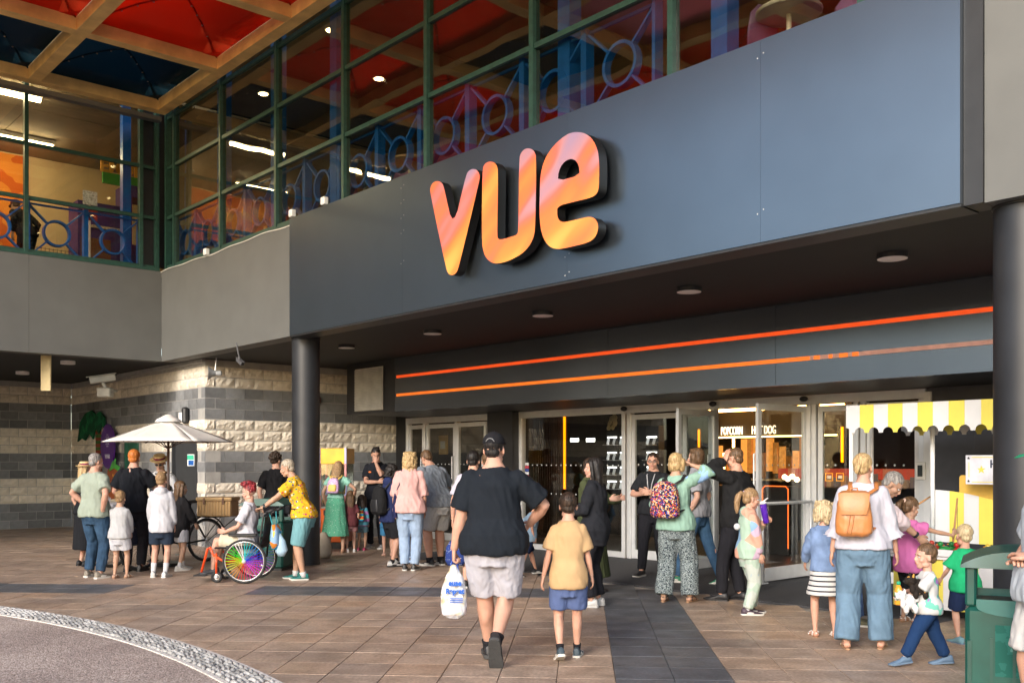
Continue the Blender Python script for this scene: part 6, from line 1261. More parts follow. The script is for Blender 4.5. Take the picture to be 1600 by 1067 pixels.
for i, (px, k) in enumerate(((1449,0),(1478,1),(1492,2),(1503,3),(1553,4),(1461,5),(1424,6))):
    c_, nm = dcol[k]; d = thing('toy_duck', nm+' plastic duck floating in the stall tray', 'toy duck', F(FT(px,2.5),2.42+.05*(i%3),.658), FA+rnd.uniform(-1,1)+PI/2); md = mat('duck_%d'%k, c_, rough=.3)
    mb = MB(); mb.ell((0,0,.028),(.042,.06,.034),12,8); mb.limb([(0,-.05,.035),(0,-.08,.065)],[.02,.005]); mb.build('duck_body', md, d, smooth=True); mb = MB(); mb.ell((0,.04,.082),(.028,.028,.027),12,8); mb.build('duck_head', md, d, smooth=True); mb = MB(); mb.ell((0,.07,.078),(.013,.016,.006),8,6); mb.build('beak', mat('beak',(.8,.3,.02)), d, smooth=True)
# fishing sticks
def stick(lb, a, b, hook=None):
    d = thing('fishing_stick', lb, 'stick'); mb = MB(); mb.tube([a,b],[.011,.009],8); mb.build('rod', mat('turned_wood',(.38,.2,.08)), d, smooth=True)
    if hook: mb = MB(); mb.tube([b,hook,hook+Vector((.01,0,-.015)),hook+Vector((.02,0,0))],.002,4); mb.build('hook_line', m_blk, d)
hw = world(pinkgirl, pinkgirl['arms']['R'][2]); a_ = hw + Vector((.02,.03,-.02)); Yh = hw.y; b_ = W(1496,778,Yh+.1); stick('wooden fishing stick held up by the girl in pink', a_+(a_-b_)*.12, b_, b_+Vector((0,0,-.42)))
p1, p2 = W(1434,788,9.6), W(1453,776,9.7); stick('wooden fishing stick held by the man in the pink shirt', p1, p2)

# ------------------------------------------------------------ litter bins
def litter_bin(lb, loc, rz, w_=.64, d_=.6, h=1.06):
    r = thing('litter_bin', lb, 'litter bin', loc, rz); mg = mat('bin_green', (.004,.058,.045), rough=.42, var=.25, vs=5, spec=.4); md = mat('bin_dark', (.004,.05,.038), rough=.5); x, y = w_/2, d_/2
    mb = MB(); mb.box((-x,-y,.04),(x,y,.70),ch=.025); mb.build('bin_body', mg, r); mb = MB(); mb.box((-x+.03,-y+.03,0),(x-.03,y-.03,.045)); mb.build('plinth', m_blk, r)
    for sx in (-1,1):
        for sy in (-1,1): mb = MB(); mb.box((sx*x,sy*y,.70),(sx*(x-.06),sy*(y-.07),.935),ch=.012); mb.build('corner_pillar', mg, r)
    for sy in (-1,1):
        pts = [(-x+.06,.700),(-x+.06,.745),(x-.06,.745),(x-.06,.700)]+[((x-.06)*math.cos(t), .70-.055*math.sin(t)) for t in [PI*k/10 for k in range(1,10)]]
        mb = MB(); mb.prism([pts], lambda p,k:(p[0],sy*(y+.006-.02*k),p[1]),0,0); mb.build('apron', mat('bin_apron',(.015,.11,.10),rough=.4), r)
    n = 16; rg = []
    for k in range(n+1):
        u = -1+2*k/n; px_ = u*(x+.025); zz = .945+.085*(1-abs(u)**2.6); rg.append([Vector((px_,-y-.03,.93+.0*k)),Vector((px_,y+.03,.93)),Vector((px_,y+.02,zz)),Vector((px_,-y-.02,zz))])
    mb = MB(); mb.loft(rg); mb.build('hood', mg, r, smooth=True, autosm=35)
    FBx = lambda a,b,nm,m: (lambda mb: mb.build(nm,m,r))(MB().box(a,b))
    for i in range(4): xx = -x+.14+i*(w_-.28)/3; FBx((xx-.008,-y-.006,.12),(xx+.008,-y+.002,.52),'rib',md)
    FBx((-x+.012,-y-.012,.25),(-x+.035,-y+.01,.5),'hinge',md)
    mb = MB(); mb.lathe([(.016,0),(.016,.014),(.008,.016)],14,(.0,-y-.001,.08),M=Matrix.Rotation(PI/2,3,'X')); mb.build('lock', m_alu, r)
    FBx((-x+.16,-y-.0035,.3),(x-.1,-y+.002,.60),'worn_patch',pattern('worn_label','noise',[(.005,.075,.058),(.012,.10,.08),(.07,.18,.16)],14,rough=.6))
    mb = MB(); mb.box((-x+.08,-y+.08,.05),(x-.08,y-.08,.705)); mb.build('liner', m_blk, r)
    return r
litter_bin('large green litter bin with curved hood in the right foreground', (3.10,5.95,0), R(-26))
litter_bin('dark green litter bin beside the black column and the wheelchair', (-3.53,14.30,0), R(-8), .62, .55, 1.02)

# ------------------------------------------------------------ wheels helper
def wheel(par, c, rad, axis, tyre=.022, spokes=24, name='wheel', cols=None, sr=.0018, hub=.025):
    o = bpy.data.objects.new(name, None); C.objects.link(o); o.parent = par; o.location = c
    M = Vector((0,0,1)).rotation_difference(Vector(axis)).to_matrix()
    mb = MB(); mb.ring((0,0,0), rad-tyre, tyre, 40, 8, M=M); mb.build('tyre', mat('tyre',(.018,.018,.018),rough=.8), o, smooth=True)
    mb = MB(); mb.ring((0,0,0), rad-tyre*2.1, tyre*.45, 40, 6, M=M); mb.build('rim', mat('chrome',(.55,.55,.56),rough=.25,metal=.8), o, smooth=True)
    mb = MB(); a = M @ Vector((0,0,.035)); mb.tube([-a, a], hub, 12); mb.build('hub', m_alu, o, smooth=True)
    if cols is None:
        mb = MB()
        for i in range(spokes): t = 2*PI*i/spokes; mb.tube([M @ Vector((math.cos(t+.3*(-1)**i)*hub, math.sin(t+.3*(-1)**i)*hub, .02*(-1)**i)), M @ Vector((math.cos(t)*(rad-tyre*2), math.sin(t)*(rad-tyre*2), 0))], sr, 4)
        mb.build('spokes', mat('chrome',(.55,.55,.56)), o)
    else:
        for i in range(spokes):
            t = 2*PI*i/spokes; mb = MB(); mb.tube([M @ Vector((math.cos(t)*hub, math.sin(t)*hub, .015*(-1)**i)), M @ Vector((math.cos(t)*(rad-tyre*2), math.sin(t)*(rad-tyre*2), 0))], sr, 6); mb.build('spoke', cols[int(i/spokes*len(cols)) % len(cols)], o)
    return o
# ------------------------------------------------------------ ice cream cycle
tr = thing('ice_cream_tricycle', 'black cargo tricycle with navy ice cream box, facing away to the left', 'tricycle', (-4.79,15.4,0), R(143))
wheel(tr, (0,0,.34), .34, (1,0,0)); wheel(tr, (-.36,1.38,.33), .33, (1,0,0)); wheel(tr, (.36,1.38,.33), .33, (1,0,0))
m_bk = mat('cycle_black',(.012,.012,.013),rough=.3); mb = MB()
for a in ([(0,0,.34),(0,.42,.30),(0,.95,.42)],[(0,0,.34),(0,.30,.82)],[(0,.42,.30),(0,.28,.92)],[(0,.30,.70),(0,.95,.55)]): mb.tube(a,.016,8)
mb.build('frame', m_bk, tr, smooth=True); mb = MB(); mb.limb([(0,.12,.93),(0,.2,.95),(0,.34,.94),(0,.44,.92)],[.04,.085,.06,.02],[.02,.03,.025,.012],12,(1,0,0)); mb.build('saddle', s_blk, tr, smooth=True)
mb = MB(); mb.ring((0,.42,.30),.085,.008,20,6,M=Matrix.Rotation(PI/2,3,'Y')); mb.tube([(.05,.42,.30),(.05,.42,.14)],.01,6); mb.box((.05,.38,.125),(.14,.46,.15)); mb.build('crank', m_alu, tr)
mb = MB(); mb.tube([(math.sin(t)*0, -math.cos(t)*.375, .34+math.sin(t)*.375) for t in [R(a) for a in range(-5,150,12)]],.014,6); mb.build('mudguard', m_bk, tr, smooth=True)
mb = MB(); mb.box((-.36,1.02,.36),(.36,1.78,.92),ch=.02); mb.build('ice_box', mat('box_navy',(.012,.02,.05),rough=.35), tr); mb = MB(); mb.box((-.38,1.0,.921),(.38,1.8,.96),ch=.01); mb.build('box_lid', mat('white_lid',(.7,.7,.72),rough=.3), tr)
for x_, y_ in ((.1,1.25),(-.15,1.4),(.15,1.6)): mb = MB(); mb.lathe([(.06,0),(.07,.06),(.075,.075),(.02,.1)],16,(x_,y_,.961)); mb.build('steel_tub', m_alu, tr, smooth=True)
mb = MB(); mb.tube([(-.28,.9,1.0),(-.1,.93,.98),(.1,.93,.98),(.28,.9,1.0)],.013,8); mb.tube([(0,.93,.98),(0,.96,.5)],.014,8); mb.build('handlebar', m_alu, tr, smooth=True)
mb = MB()
for x_ in (-.2,.2): mb.tube([(x_,.1,.70),(x_,-.50,.70),(x_,-.50,.80),(x_,-.3,.80),(x_,-.3,.70)],.009,6); mb.tube([(x_,-.45,.70),(x_*.3,0,.34)],.008,6)
for y_ in (-.5,-.35,-.2,-.05,.1): mb.tube([(-.2,y_,.70),(.2,y_,.70)],.007,6)
mb.build('rear_rack', m_bk, tr)
hb = thing('wicker_hamper', 'wicker hamper with closed lid on the rack of the tricycle', 'hamper', (-4.58,15.33,.712), R(-4)); m_wk, n_, l_ = _nt('wicker'); b_ = n_['Principled BSDF']; co = _coord(n_, l_, (1,1,1)); wv = n_.new('ShaderNodeTexWave'); wv.inputs['Scale'].default_value = 22; wv.bands_direction = 'Z'; l_.new(co, wv.inputs[0]); r_ = _ramp(n_, [(0,(.30,.17,.07)),(1,(.66,.44,.21))]); l_.new(wv.outputs[0], r_.inputs[0]); l_.new(r_.outputs[0], b_.inputs[0]); bp_ = n_.new('ShaderNodeBump'); bp_.inputs['Strength'].default_value = .7; bp_.inputs['Distance'].default_value = .01; l_.new(wv.outputs[0], bp_.inputs['Height']); l_.new(bp_.outputs[0], b_.inputs['Normal'])
mb = MB(); mb.box((-.27,-.18,0),(.27,.18,.24),ch=.02); mb.build('basket', m_wk, hb); mb = MB(); mb.box((-.285,-.195,.241),(.285,.195,.30),ch=.015); mb.build('lid', m_wk, hb)
mb = MB()
for i in range(12): mb.tube([(-.25+i*.0455,-.186,.01),(-.25+i*.0455,-.186,.24)],.008,5)
mb.build('stakes', mat('cane',(.5,.3,.12)), hb)
for x_ in (-.15,.15): mb = MB(); mb.box((x_-.015,-.205,.19),(x_+.015,-.196,.29)); mb.build('strap', mat('leather_strap',(.12,.05,.02)), hb)
# parasol
pc = W(263,722,14.75); pr = thing('parasol', 'cream market parasol over the ice cream vendor', 'parasol', (pc.x,pc.y,0), R(10)); m_can = mat('parasol_canvas',(.70,.67,.62),rough=.85,var=.05,bump=.1,bs=300)
mb = MB(); mb.tube([(0,0,.01),(0,0,2.2)],.019,10); mb.build('pole', mat('dark_wood',(.10,.05,.03),rough=.4), pr, smooth=True)
n = 6; RC = .96
for k in range(n):
    a, b = 2*PI*k/n, 2*PI*(k+1)/n; vs = []; N = 6
    for i in range(N+1):
        u = i/N
        for j in range(N+1):
            v_ = j/N; d = Vector((math.cos(a),math.sin(a),0))*(1-v_)+Vector((math.cos(b),math.sin(b),0))*v_; s = u*RC; vs.append((d.x*s, d.y*s, 2.19-.335*u**1.1-.03*math.sin(PI*v_)*u*(1-u)*4*.5))
    mb = MB(); mb.add(vs, [(i*(N+1)+j,(i+1)*(N+1)+j,(i+1)*(N+1)+j+1,i*(N+1)+j+1) for i in range(N) for j in range(N)]); o = mb.build('canopy_panel', m_can, pr, smooth=True); o.modifiers.new('t','SOLIDIFY').thickness = .004
    mb = MB(); mb.tube([(0,0,2.16),(math.cos(a)*RC*.99,math.sin(a)*RC*.99,1.85)],.009,6); mb.build('rib', mat('dark_wood',(.10,.05,.03)), pr); mb = MB(); mb.tube([(0,0,1.75),(math.cos(a)*RC*.5,math.sin(a)*RC*.5,2.0)],.007,6); mb.build('strut', mat('dark_wood',(.10,.05,.03)), pr)
mb = MB(); mb.lathe([(.0,2.27),(.04,2.26),(.17,2.19),(.2,2.15)][::-1],16); mb.build('vent_cap', m_can, pr, smooth=True); mb = MB(); mb.lathe([(.2,.0),(.2,.05),(.03,.08),(.03,.3)],20); mb.build('base', m_bk, pr)

# ------------------------------------------------------------ wheelchair
wc = thing('wheelchair', 'wheelchair with orange front frame and rainbow coloured spokes', 'wheelchair', (-3.44,12.86,0), R(90))
import colorsys
rain = [mat('spoke_%d'%i, tuple(c**1.6*.6 for c in colorsys.hsv_to_rgb(i/12,.9,.95)), rough=.4) for i in range(12)]; rain[5] = mat('spoke_white',(.7,.7,.7)); 
wheel(wc, (-.29,-.02,.285), .285, (1,.0,.0), .017, 36, 'main_wheel', rain, .0045); wheel(wc, (.29,-.02,.285), .285, (1,0,0), .017, 36, 'main_wheel', rain, .0045)
for x_ in (-.2,.2): wheel(wc, (x_,.36,.075), .075, (1,0,0), .02, 5, 'caster', None, .006, .02)
m_orf = mat('orange_frame',(.75,.07,.012),rough=.3)
for x_ in (-.22,.22):
    mb = MB(); mb.tube([(x_,-.05,.30),(x_,.25,.27),(x_,.40,.36),(x_,.44,.46),(x_,.47,.44),(x_,.55,.14)],.016,8); mb.tube([(x_,.36,.38),(x_,.36,.12)],.014,8); mb.build('front_frame', m_orf, wc, smooth=True)
    mb = MB(); mb.tube([(x_,-.18,.30),(x_,-.2,.55),(x_,-.25,.88),(x_,-.34,.93)],.013,8); mb.tube([(x_,-.2,.45),(x_,.38,.45)],.013,8); mb.build('side_frame', m_bk, wc, smooth=True)
    mb = MB(); mb.tube([(x_,-.28,.905),(x_,-.39,.945)],.02,8); mb.build('push_handle', s_blk, wc, smooth=True)
    mb = MB(); mb.box((x_-.03,-.16,.60),(x_+.03,.2,.635),ch=.01); mb.build('armrest', s_blk, wc)
    mb = MB(); mb.box((min(x_,x_*.1),.50,.085),(max(x_,x_*.1),.66,.10),ch=.005); mb.build('foot_plate', s_blk, wc)
mb = MB(); mb.box((-.21,-.2,.43),(.21,.25,.475),ch=.015); mb.build('seat_cushion', s_blk, wc); mb = MB(); mb.limb([(0,-.2,.48),(0,-.23,.62),(0,-.26,.84)],[.2,.2,.2],[.015]*3,12,(1,0,0)); mb.build('back_sling', s_blk, wc, smooth=True)
tb_ = thing('carrier_bag', 'colourful tote bag hanging from the wheelchair handles', 'bag', (-3.10,12.86,0), R(90)); mb = MB(); mb.limb([(0,-.02,.42),(0,-.02,.5),(0,-.02,.64),(0,.0,.74)],[.12,.16,.15,.12],[.05,.07,.06,.03],14,(1,0,0),sq=.7); mb.build('bag_body', pattern('bag_collage','voronoi',[(.02,.25,.5),(.02,.25,.5),(.6,.2,.03),(.05,.4,.55),(.6,.5,.1),(.25,.4,.6)],11), tb_, smooth=True)
for x_ in (-.1,.1): mb = MB(); mb.tube([(x_,0,.72),(x_*1.8,.03,.9)],.008,6); mb.build('strap', mat('bag_teal',(.05,.35,.4)), tb_)
pb_ = thing('carrier_bag', 'pale blue plastic bag hanging low behind the wheelchair wheel', 'bag', (-3.0,12.8,0), 0); mb = MB(); mb.limb([(0,0,.33),(.0,0,.40),(-.02,0,.52),(-.06,0,.66)],[.04,.085,.07,.02],[.03,.06,.05,.02],12,(1,0,0)); mb.build('bag_body', mat('pale_blue_plastic',(.35,.5,.62),rough=.35), pb_, smooth=True)

# ------------------------------------------------------------ grabber machines
def grabber(lb, px, Y, rz, cc):
    p = W(px,722,Y); r = thing('grabber_machine', lb, 'arcade machine', (p.x,p.y,0), rz); my = mat('machine_yellow',(.85,.42,.01),rough=.35); mo = mat('machine_orange',(.75,.13,.01),rough=.35)
    bx = lambda a,b,nm,m,ch=0: MB().box(a,b,ch=ch).build(nm,m,r)
    bx((-.24,-.3,.12),(.24,.3,.72),'cabinet',mo,.01); bx((-.24,-.3,1.52),(.24,.3,1.80),'header',my,.01); bx((-.22,.27,.721),(.22,.29,1.519),'back_panel',mat('machine_white',(.62,.65,.66)))
    for sx in (-1,1):
        for k in range(6): bx((sx*.24-.018,-.32,.10+k*.285),(sx*.24+.018,-.285,.10+(k+1)*.285-.001),'corner_trim',mat('trim_%d'%(k%2),[(.65,.25,.25),(.42,.42,.66)][k%2],rough=.3))
        bx((sx*.235,-.284,.721),(sx*.229,.268,1.519),'side_glass',m_dgl)
    bx((-.222,-.29,.721),(.222,-.285,1.519),'front_glass',m_dgl); bx((-.22,-.28,.72),(.22,.27,.75),'floor_tray',mat('machine_white',(.62,.65,.66)))
    mb = MB(); mb.lathe([(.04,0),(.05,.05),(.02,.09)],12,(0,0,1.36)); mb.tube([(0,0,1.45),(0,0,1.52)],.008,6)
    for k in range(3): t = k*2*PI/3; mb.tube([(0,0,1.37),(.07*math.cos(t),.07*math.sin(t),1.31),(.03*math.cos(t),.03*math.sin(t),1.24)],.006,5)
    mb.build('claw', m_alu, r); bx((-.16,-.34,.60),(.16,-.30,.70),'control_panel',m_blk,.01); mb = MB(); mb.tube([(-.05,-.33,.70),(-.05,-.33,.77)],.007,6); mb.ell((-.05,-.33,.78),.018,8,6); mb.build('joystick', mat('joy_red',(.5,.02,.02)), r)
    bx((-.1,-.303,.25),(.1,-.299,.42),'prize_flap',m_blk)
    for k in range(14): mb = MB(); mb.ell((rnd.uniform(-.17,.17),rnd.uniform(-.2,.2),.79+rnd.uniform(0,.05)),.05,8,6); mb.build('prize', mat('prize_%d'%(k%5),[(.6,.6,.62),(.1,.3,.5),(.55,.3,.05),(.5,.1,.2),(.7,.7,.72)][k%5]), r, smooth=True)
    bx((-.2,-.26,.0),(.2,.26,.119),'plinth',m_blk)
grabber('yellow and orange grabber machine with pink and lilac corner trims, right of the pair', 527, 17.9, R(-6), 0); grabber('yellow grabber machine half hidden by the black column', 498, 18.2, R(-6), 1)
sk = W(503,722,15.9); d = thing('canvas_sack', 'slumped beige canvas sack at the foot of the grabber machines', 'sack', (sk.x,sk.y,0)); mb = MB(); mb.limb([(0,0,.01),(0,0,.1),(.02,0,.3),(.03,0,.42)],[.13,.17,.12,.04],[.12,.14,.1,.03],14,(1,0,0)); mb.build('sack_body', cloth('beige_canvas',(.42,.35,.26)), d, smooth=True)

# ------------------------------------------------------------ things held
bag = thing('carrier_bag', 'white printed plastic carrier bag held by the man in the black cap', 'bag'); hw = world(bigman, bigman['arms']['L'][2]) + Vector((0,.0,-.10)); bag.location = hw
m_pl, n_, l_ = _nt('white_film'); b_ = n_['Principled BSDF']; b_.inputs['Roughness'].default_value = .3; co = _coord(n_, l_); v_ = n_.new('ShaderNodeTexNoise'); v_.inputs['Scale'].default_value = 11; l_.new(co, v_.inputs[0]); r_ = _ramp(n_, [(.3,(.56,.56,.60)),(.52,(.54,.54,.56)),(.62,(.55,.44,.26)),(.75,(.5,.24,.18))]); l_.new(v_.outputs[0], r_.inputs[0]); l_.new(r_.outputs[0], b_.inputs[0]); b_.inputs['Subsurface Weight'].default_value = .1
mb = MB(); mb.limb([(0,0,-.43),(0,0,-.40),(0.0,0,-.32),(0,0,-.22),(-.0,0,-.12),(0,0,-.02)],[.05,.09,.10,.092,.07,.018],[.03,.055,.065,.06,.04,.012],18,(1,0,0),sq=.85); link('bag_body', remesh(mb,.008,2,fold=.016,seed=4,mats=[m_pl],fs=(16,16,7)), bag)
mb = MB(); mb.tube([(-.035,0,-.10),(-.02,.01,.0),(0,.01,.03),(.02,.01,0),(.035,0,-.10)],[.012,.006,.006,.006,.012],6); mb.build('handles', mat('handle_blue',(.02,.08,.4),rough=.4), bag, smooth=True)
for tx, sz, zz in (('euse',.06,-.17),('Repeat',.055,-.23)): o = link('lettering', text_mesh(tx, sz, .002, [mat('print_blue',(.01,.10,.45))], bold=.003, squash=.9), bag, (.01,-.078,zz))
for k in range(3): MB().box((-.03,-.080,-.27-k*.014),(.07,-.077,-.264-k*.014)).build('print_line', mat('print_blue',(.01,.10,.45)), bag)
# cup of the girl
cw = world(girl, girl['arms']['L'][2]) + Vector((-.01,-.03,.085)); cp = thing('drinks_cup', 'tall purple flip lid cup held by the girl in the pastel tracksuit', 'cup', cw, 0); mb = MB(); mb.lathe([(.026,-.10),(.030,-.095),(.035,.09),(.034,.10)],20); mb.build('cup_body', pattern('purple_print','noise',[(.07,.015,.30),(.07,.015,.30),(.10,.03,.42),(.6,.25,.35)],26,rough=.35), cp, smooth=True); mb = MB(); mb.lathe([(.037,.10),(.037,.118),(.015,.13)],20); mb.limb([(-.01,0,.12),(.06,0,.15)],[.012,.016],[.006,.006]); mb.build('lid', mat('lid_white',(.7,.7,.7)), cp, smooth=True)
cp.rotation_euler = (0,R(-10),0)
# plush toys and bottle of the toddler
tw_ = world(tod, tod['arms']['R'][2]); ph = thing('plush_toys', 'white and black and tan plush dogs hugged by the toddler', 'plush toy', tw_+Vector((.03,-.06,.0)), 0)
def plush(c, k, m, m2, nm):
    mb = MB(); c = Vector(c); mb.ell(c,(.055*k,.05*k,.06*k),12,8); mb.ell(c+Vector((-.06*k,-.02*k,.05*k)),(.042*k,.04*k,.038*k),12,8); mb.ell(c+Vector((-.095*k,-.03*k,.04*k)),(.02*k,.018*k,.016*k),8,6)
    for a in ((-.03,-.04,-.05),(.04,-.04,-.05),(-.055,-.04,-.01),(.06,.0,.03)): mb.ell(c+Vector(a)*k,(.022*k,.022*k,.035*k),8,6)
    for s in (-1,1): mb.ell(c+Vector((-.05*k,-.02*k+s*.035*k,.08*k)),(.012*k,.014*k,.026*k),8,6)
    link(nm, remesh(mb,.0055,1,fold=.006,seed=k*9,mats=[m],fs=(60,60,60)), ph); mb = MB(); mb.ell(c+Vector((-.113*k,-.033*k,.045*k)),.007*k,6,5); mb.ell(c+Vector((-.085*k,-.055*k,.062*k)),.005*k,6,5); mb.build('eyes_and_nose', m2, ph)
plush((-.03,-.05,-.06), 1.0, mat('plush_white',(.7,.69,.68),rough=.95,bump=.6,bs=200), m_blk, 'white_dog'); plush((.05,-.03,.05), 1.05, pattern('tan_black_fur','noise',[(.02,.015,.012),(.02,.015,.012),(.55,.28,.06)],14), m_blk, 'tan_dog')
bw = world(tod, tod['arms']['L'][2])+Vector((-.035,-.03,.03)); bo_ = thing('drinks_bottle', 'small orange drink bottle with green cap in the toddlers hand', 'bottle', bw, 0); mb = MB(); mb.lathe([(.024,-.085),(.029,-.08),(.029,.02),(.024,.04),(.013,.065)],18); mb.build('bottle_body', mat('orange_drink',(.75,.30,.03),rough=.15), bo_, smooth=True); mb = MB(); mb.lathe([(.0295,-.05),(.0298,-.04),(.0298,0),(.0295,.01)],18); mb.build('bottle_label', pattern('label_print','noise',[(.6,.6,.5),(.1,.45,.25),(.7,.45,.1)],40), bo_, smooth=True); mb = MB(); mb.lathe([(.015,.066),(.015,.088),(.01,.092)],14); mb.build('cap', mat('cap_green',(.02,.3,.15)), bo_, smooth=True)

# ------------------------------------------------------------ bits on the walls
def at_wall(px, py, o_, t=None): return FTZ(px, py, o_)
ps = fthing('palm_board', 'painted palm tree cut-out board on the striped wall', 'board'); OW = .40; c = FTZ(142,668,OW); k_ = 18.9/FPX*1.0
mb = MB(); pts = []
u0, z0_ = FTZ(122,700,OW)
for px, py in ((122,690),(126,660),(134,646),(144,641),(150,648),(157,643),(164,652),(165,672),(160,664),(155,678),(150,668),(146,686),(140,676),(134,688),(128,684)): pts.append(FTZ(px,py,OW))
mb.prism([pts], lambda p,k:(p[0],OW-.02+.03*k,p[1]),0,0); mb.build('palm_leaves', pattern('palm_paint','noise',[(.008,.07,.03),(.01,.13,.05),(.02,.2,.06)],5), ps)
pts = [FTZ(px,py,OW+.01) for px,py in ((149,672),(156,672),(158,790),(150,790))]; mb = MB(); mb.prism([pts], lambda p,k:(p[0],OW+.012+.03*k,p[1]),0,0); mb.build('palm_trunk', pattern('trunk_bands','stripes_z',[(.05,.13,.03),(.25,.05,.03)],2.2), ps)
bb = fthing('purple_banner', 'purple surfboard shaped sign with white lettering beside the palm board', 'sign'); OB = .30; cxp = 168
pts = [FTZ(cxp+11*math.sin(a)*1.0, 697-35*math.cos(a), OB) for a in [2*PI*i/28 for i in range(28)]]; mb = MB(); mb.prism([pts], lambda p,k:(p[0],OB+.02*k,p[1]),0,0); mb.build('board', mat('deep_purple',(.09,.015,.22),rough=.4), bb)
t_, z_ = FTZ(168,716,OB); link('lettering', text_mesh('WAR', .13, .003, [mat('pale_letter',(.65,.6,.7))], bold=.004), bb, (t_,OB-.006,z_)); t_, z_ = FTZ(168,688,OB)
mb = MB()
for r_, n_r in ((.10,10),(.06,7)):
    for i in range(n_r): a = 2*PI*i/n_r; mb.ell((t_+r_*math.cos(a),OB-.004,z_+r_*1.3*math.sin(a)),(.016,.004,.02),6,4)
mb.build('ring_ornament', mat('pale_letter',(.65,.6,.7)), bb)
tk = fthing('painted_totem', 'brown painted board with green leaves below the purple sign', 'board'); OK_ = .22
pts = [FTZ(px,py,OK_) for px,py in ((168,735),(176,728),(186,734),(187,760),(183,778),(172,780),(167,765))]; mb = MB(); mb.prism([pts], lambda p,k:(p[0],OK_+.02*k,p[1]),0,0); mb.build('board', mat('totem_brown',(.28,.07,.02)), tk)
pts = [FTZ(px,py,OK_-.02) for px,py in ((170,736),(175,722),(180,716),(180,725),(186,728),(187,738),(178,731))]; mb = MB(); mb.prism([pts], lambda p,k:(p[0],OK_-.02+.015*k,p[1]),0,0); mb.build('leaves', mat('leaf_green',(.06,.32,.05)), tk)
for px in (176,182): t_, z_ = FTZ(px,742,OK_-.01); mb = MB(); mb.ell((t_,OK_-.006,z_),(.022,.006,.035),10,8); mb.build('painted_spot', mat('amber_letter',(.7,.38,.06)), tk)
# horn loudspeaker at the wall corner
hp_ = to_f(W(334,583,17.6)); hn = fthing('horn_speaker', 'grey horn loudspeaker fixed at the corner of the block wall', 'loudspeaker'); M = Matrix.Rotation(R(90),3,'X') @ Matrix.Rotation(R(-25),3,'Y')
mb = MB(); mb.lathe([(.03,-.14),(.05,-.12),(.05,-.05),(.045,-.04),(.07,.03),(.125,.09),(.125,.095),(.11,.09)],24,hp_,M=M); mb.build('horn', mat('horn_grey',(.32,.33,.34),rough=.5), hn, smooth=True, autosm=40); mb = MB(); mb.ell(hp_+M @ Vector((0,0,.05)),.035,10,8); mb.build('driver', m_blk, hn, smooth=True); mb = MB(); mb.tube([hp_+Vector((0,.02,0)),Vector((hp_.x,hp_.y+.05,CEIL-.02))],.012,6); mb.build('bracket', m_alu, hn)
def cctv(lb, p, dr, col, sc_=1.0):
    r = thing('security_camera', lb, 'camera'); m = mat('cam_%d'%(col[0]*100), col, rough=.4); d = Vector(dr).normalized(); q = d.to_track_quat('Y','Z').to_matrix().to_4x4(); M = Matrix.Translation(p) @ q @ Matrix.Scale(sc_,4)
    mb = MB(); mb.box((-.06,-.2,-.055),(.06,.2,.055),M=M,ch=.015); mb.build('housing', m, r); mb = MB(); mb.box((-.07,-.22,.058),(.07,.24,.066),M=M); mb.build('sun_shield', m, r); mb = MB(); mb.box((-.045,.201,-.04),(.045,.205,.04),M=M); mb.build('lens_window', m_blk, r); return r, M, m
p = W(160,592,18.6); r, M, m = cctv('cream cased security camera on the wall under the left soffit', p, (-.9,-.45,-.18), (.42,.40,.34), 1.15)
mb = MB(); mb.tube([p+Vector((0,0,-.06)),p+Vector((.05,.05,-.2)),p+Vector((.12,.35,-.2))],.035,8); mb.build('wall_arm', m, r, smooth=True); mb = MB(); mb.box(p+Vector((-.12,.0,-.34)),p+Vector((.14,.2,-.16)),ch=.02); mb.build('bracket_box', m, r); pp = W(162,612,18.9); mb = MB(); mb.tube([pp+Vector((0,0,.1)),pp+Vector((0,0,-.06)),pp+Vector((.28,-.2,-.03))],.01,6); mb.build('conduit', m, r)
p = W(375,565,15.6); r, M, m = cctv('small dark bullet camera hanging from the soffit near the column', p, (.6,-.7,-.45), (.08,.08,.085), .5); mb = MB(); mb.tube([p,Vector((p.x-.06,p.y,CEIL))],.012,6); mb.build('ceiling_arm', m, r)
d = thing('hanging_board', 'narrow yellowed board hanging under the left soffit', 'board'); a = W(72,590,17.4); mb = MB(); mb.box((a.x-.085,a.y-.02,a.z-.23),(a.x+.085,a.y+.02,CEIL-.002)); mb.build('board', mat('aged_ply',(.48,.38,.2),rough=.8,var=.25,vs=4), d)
d = fthing('wall_lantern', 'black wall lantern with white diffuser above the parasol', 'lamp'); t_, z_ = FTZ(286,650,.36); mb = MB(); mb.box((t_-.02,.33,z_-.14),(t_+.10,.44,z_+.17),ch=.03); mb.build('housing', m_blk, d); mb = MB(); mb.box((t_-.08,.30,z_-.12),(t_+.05,.328,z_+.07),ch=.01); mb.build('diffuser', mat('lid_white',(.7,.7,.7)), d)
# red alarm bells and conduit on wall B beside the louvre
al = thing('alarm_bells', 'two small rusty red alarm boxes with conduit on the block wall', 'alarm', (0,0,0)); q = to_f(W(516,622,18.9)); wp = lambda dx, dz: F(-4.09, q.y+dx, q.z+dz)
for dx in (-.07,.12): c = wp(dx,0); mb = MB(); mb.box((c.x-.06,c.y-.06,c.z-.07),(c.x+.06,c.y+.05,c.z+.07),ch=.015); mb.build('box', mat('rusty_red',(.22,.05,.03),rough=.7,var=.3), al)
mb = MB(); mb.tube([wp(-.09,-.1),wp(-.09,-.5),wp(-.2,-.55)],.012,6); mb.tube([wp(-.07,.08),wp(-.07,.15),wp(.5,.15)],.012,6); mb.build('conduit', mat('conduit_white',(.5,.48,.44)), al)

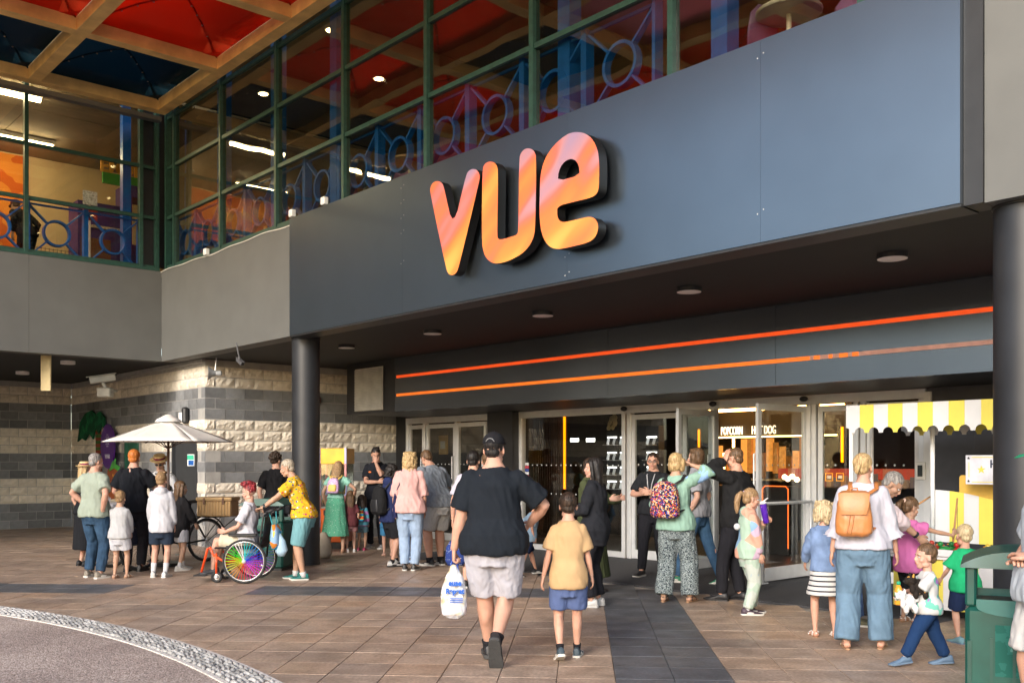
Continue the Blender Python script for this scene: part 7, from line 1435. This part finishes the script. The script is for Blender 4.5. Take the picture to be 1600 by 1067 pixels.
# ------------------------------------------------------------ reflected trees behind and left of the camera; building added for the reflections
m_lv = mat('leaf_mass', (.035,.065,.02), rough=.7, var=.5, vs=3, objvar=.3); m_bark = mat('bark',(.09,.06,.04),rough=.9,bump=.5)
def tree(lb, x, y, h, cr, sd):
    r_ = random.Random(sd); t = thing('tree', lb, 'tree', (x,y,0)); mb = MB(); mb.tube([(0,0,0),(.05,0,h*.3),(0,.05,h*.6)],[.16,.12,.06],10)
    for i in range(6): a = r_.uniform(0,6.28); mb.tube([(0,0,h*(.3+.04*i)),(math.cos(a)*cr*.5,math.sin(a)*cr*.5,h*(.5+.05*i))],[.05,.02],6)
    mb.build('trunk', m_bark, t, smooth=True); mb = MB()
    for i in range(1500):
        d = Vector((r_.gauss(0,1),r_.gauss(0,1),r_.gauss(0,1))).normalized()*(r_.random()**.45); c = Vector((d.x*cr,d.y*cr,h*.68+d.z*h*.33))
        if noise.noise(c*1.1+Vector((sd,0,0))) < -.12: continue
        u = Vector((r_.gauss(0,1),r_.gauss(0,1),r_.gauss(0,1))).normalized()*.13; v = u.orthogonal().normalized()*.09; mb.add([c-u,c+v,c+u,c-v],[(0,1,2,3)])
    mb.build('crown', m_lv, t, recalc=False)
for i, (x,y,h) in enumerate(((-13,1.5,4.6),(-16,5,5.2),(-10,-3.5,4.8),(-18,-2,5.5),(-5,-9,5.5),(1,-11,5.2))): tree('leafy tree behind the viewpoint, ' + ['nearest on the left','far left of the forecourt','left rear','tallest on the left','rear centre','rear right'][i], x, y, h, 1.6+.2*(i%3), 11+i)
bk = thing('backdrop_building', 'unseen brown building added behind the viewpoint to darken glass reflections', 'building', (-27,-4,0), 0); mb = MB(); mb.box((-3,-16,0),(0,14,5.0)); mb.build('wall', mat('backdrop_brown',(.20,.15,.12),rough=.9), bk)  # added out of view so the glass reflects something dark, not sky
for k in range(8): mb = MB(); mb.box((-.002,-14.5+k*3.5,1.2),(.04,-12.6+k*3.5,3.2)); mb.build('window', mat('dark_pane',(.03,.04,.05),rough=.1), bk)
mb = MB(); mb.box((-3.2,-16.2,5.001),(.3,14.2,5.3)); mb.build('roof', m_rend, bk)
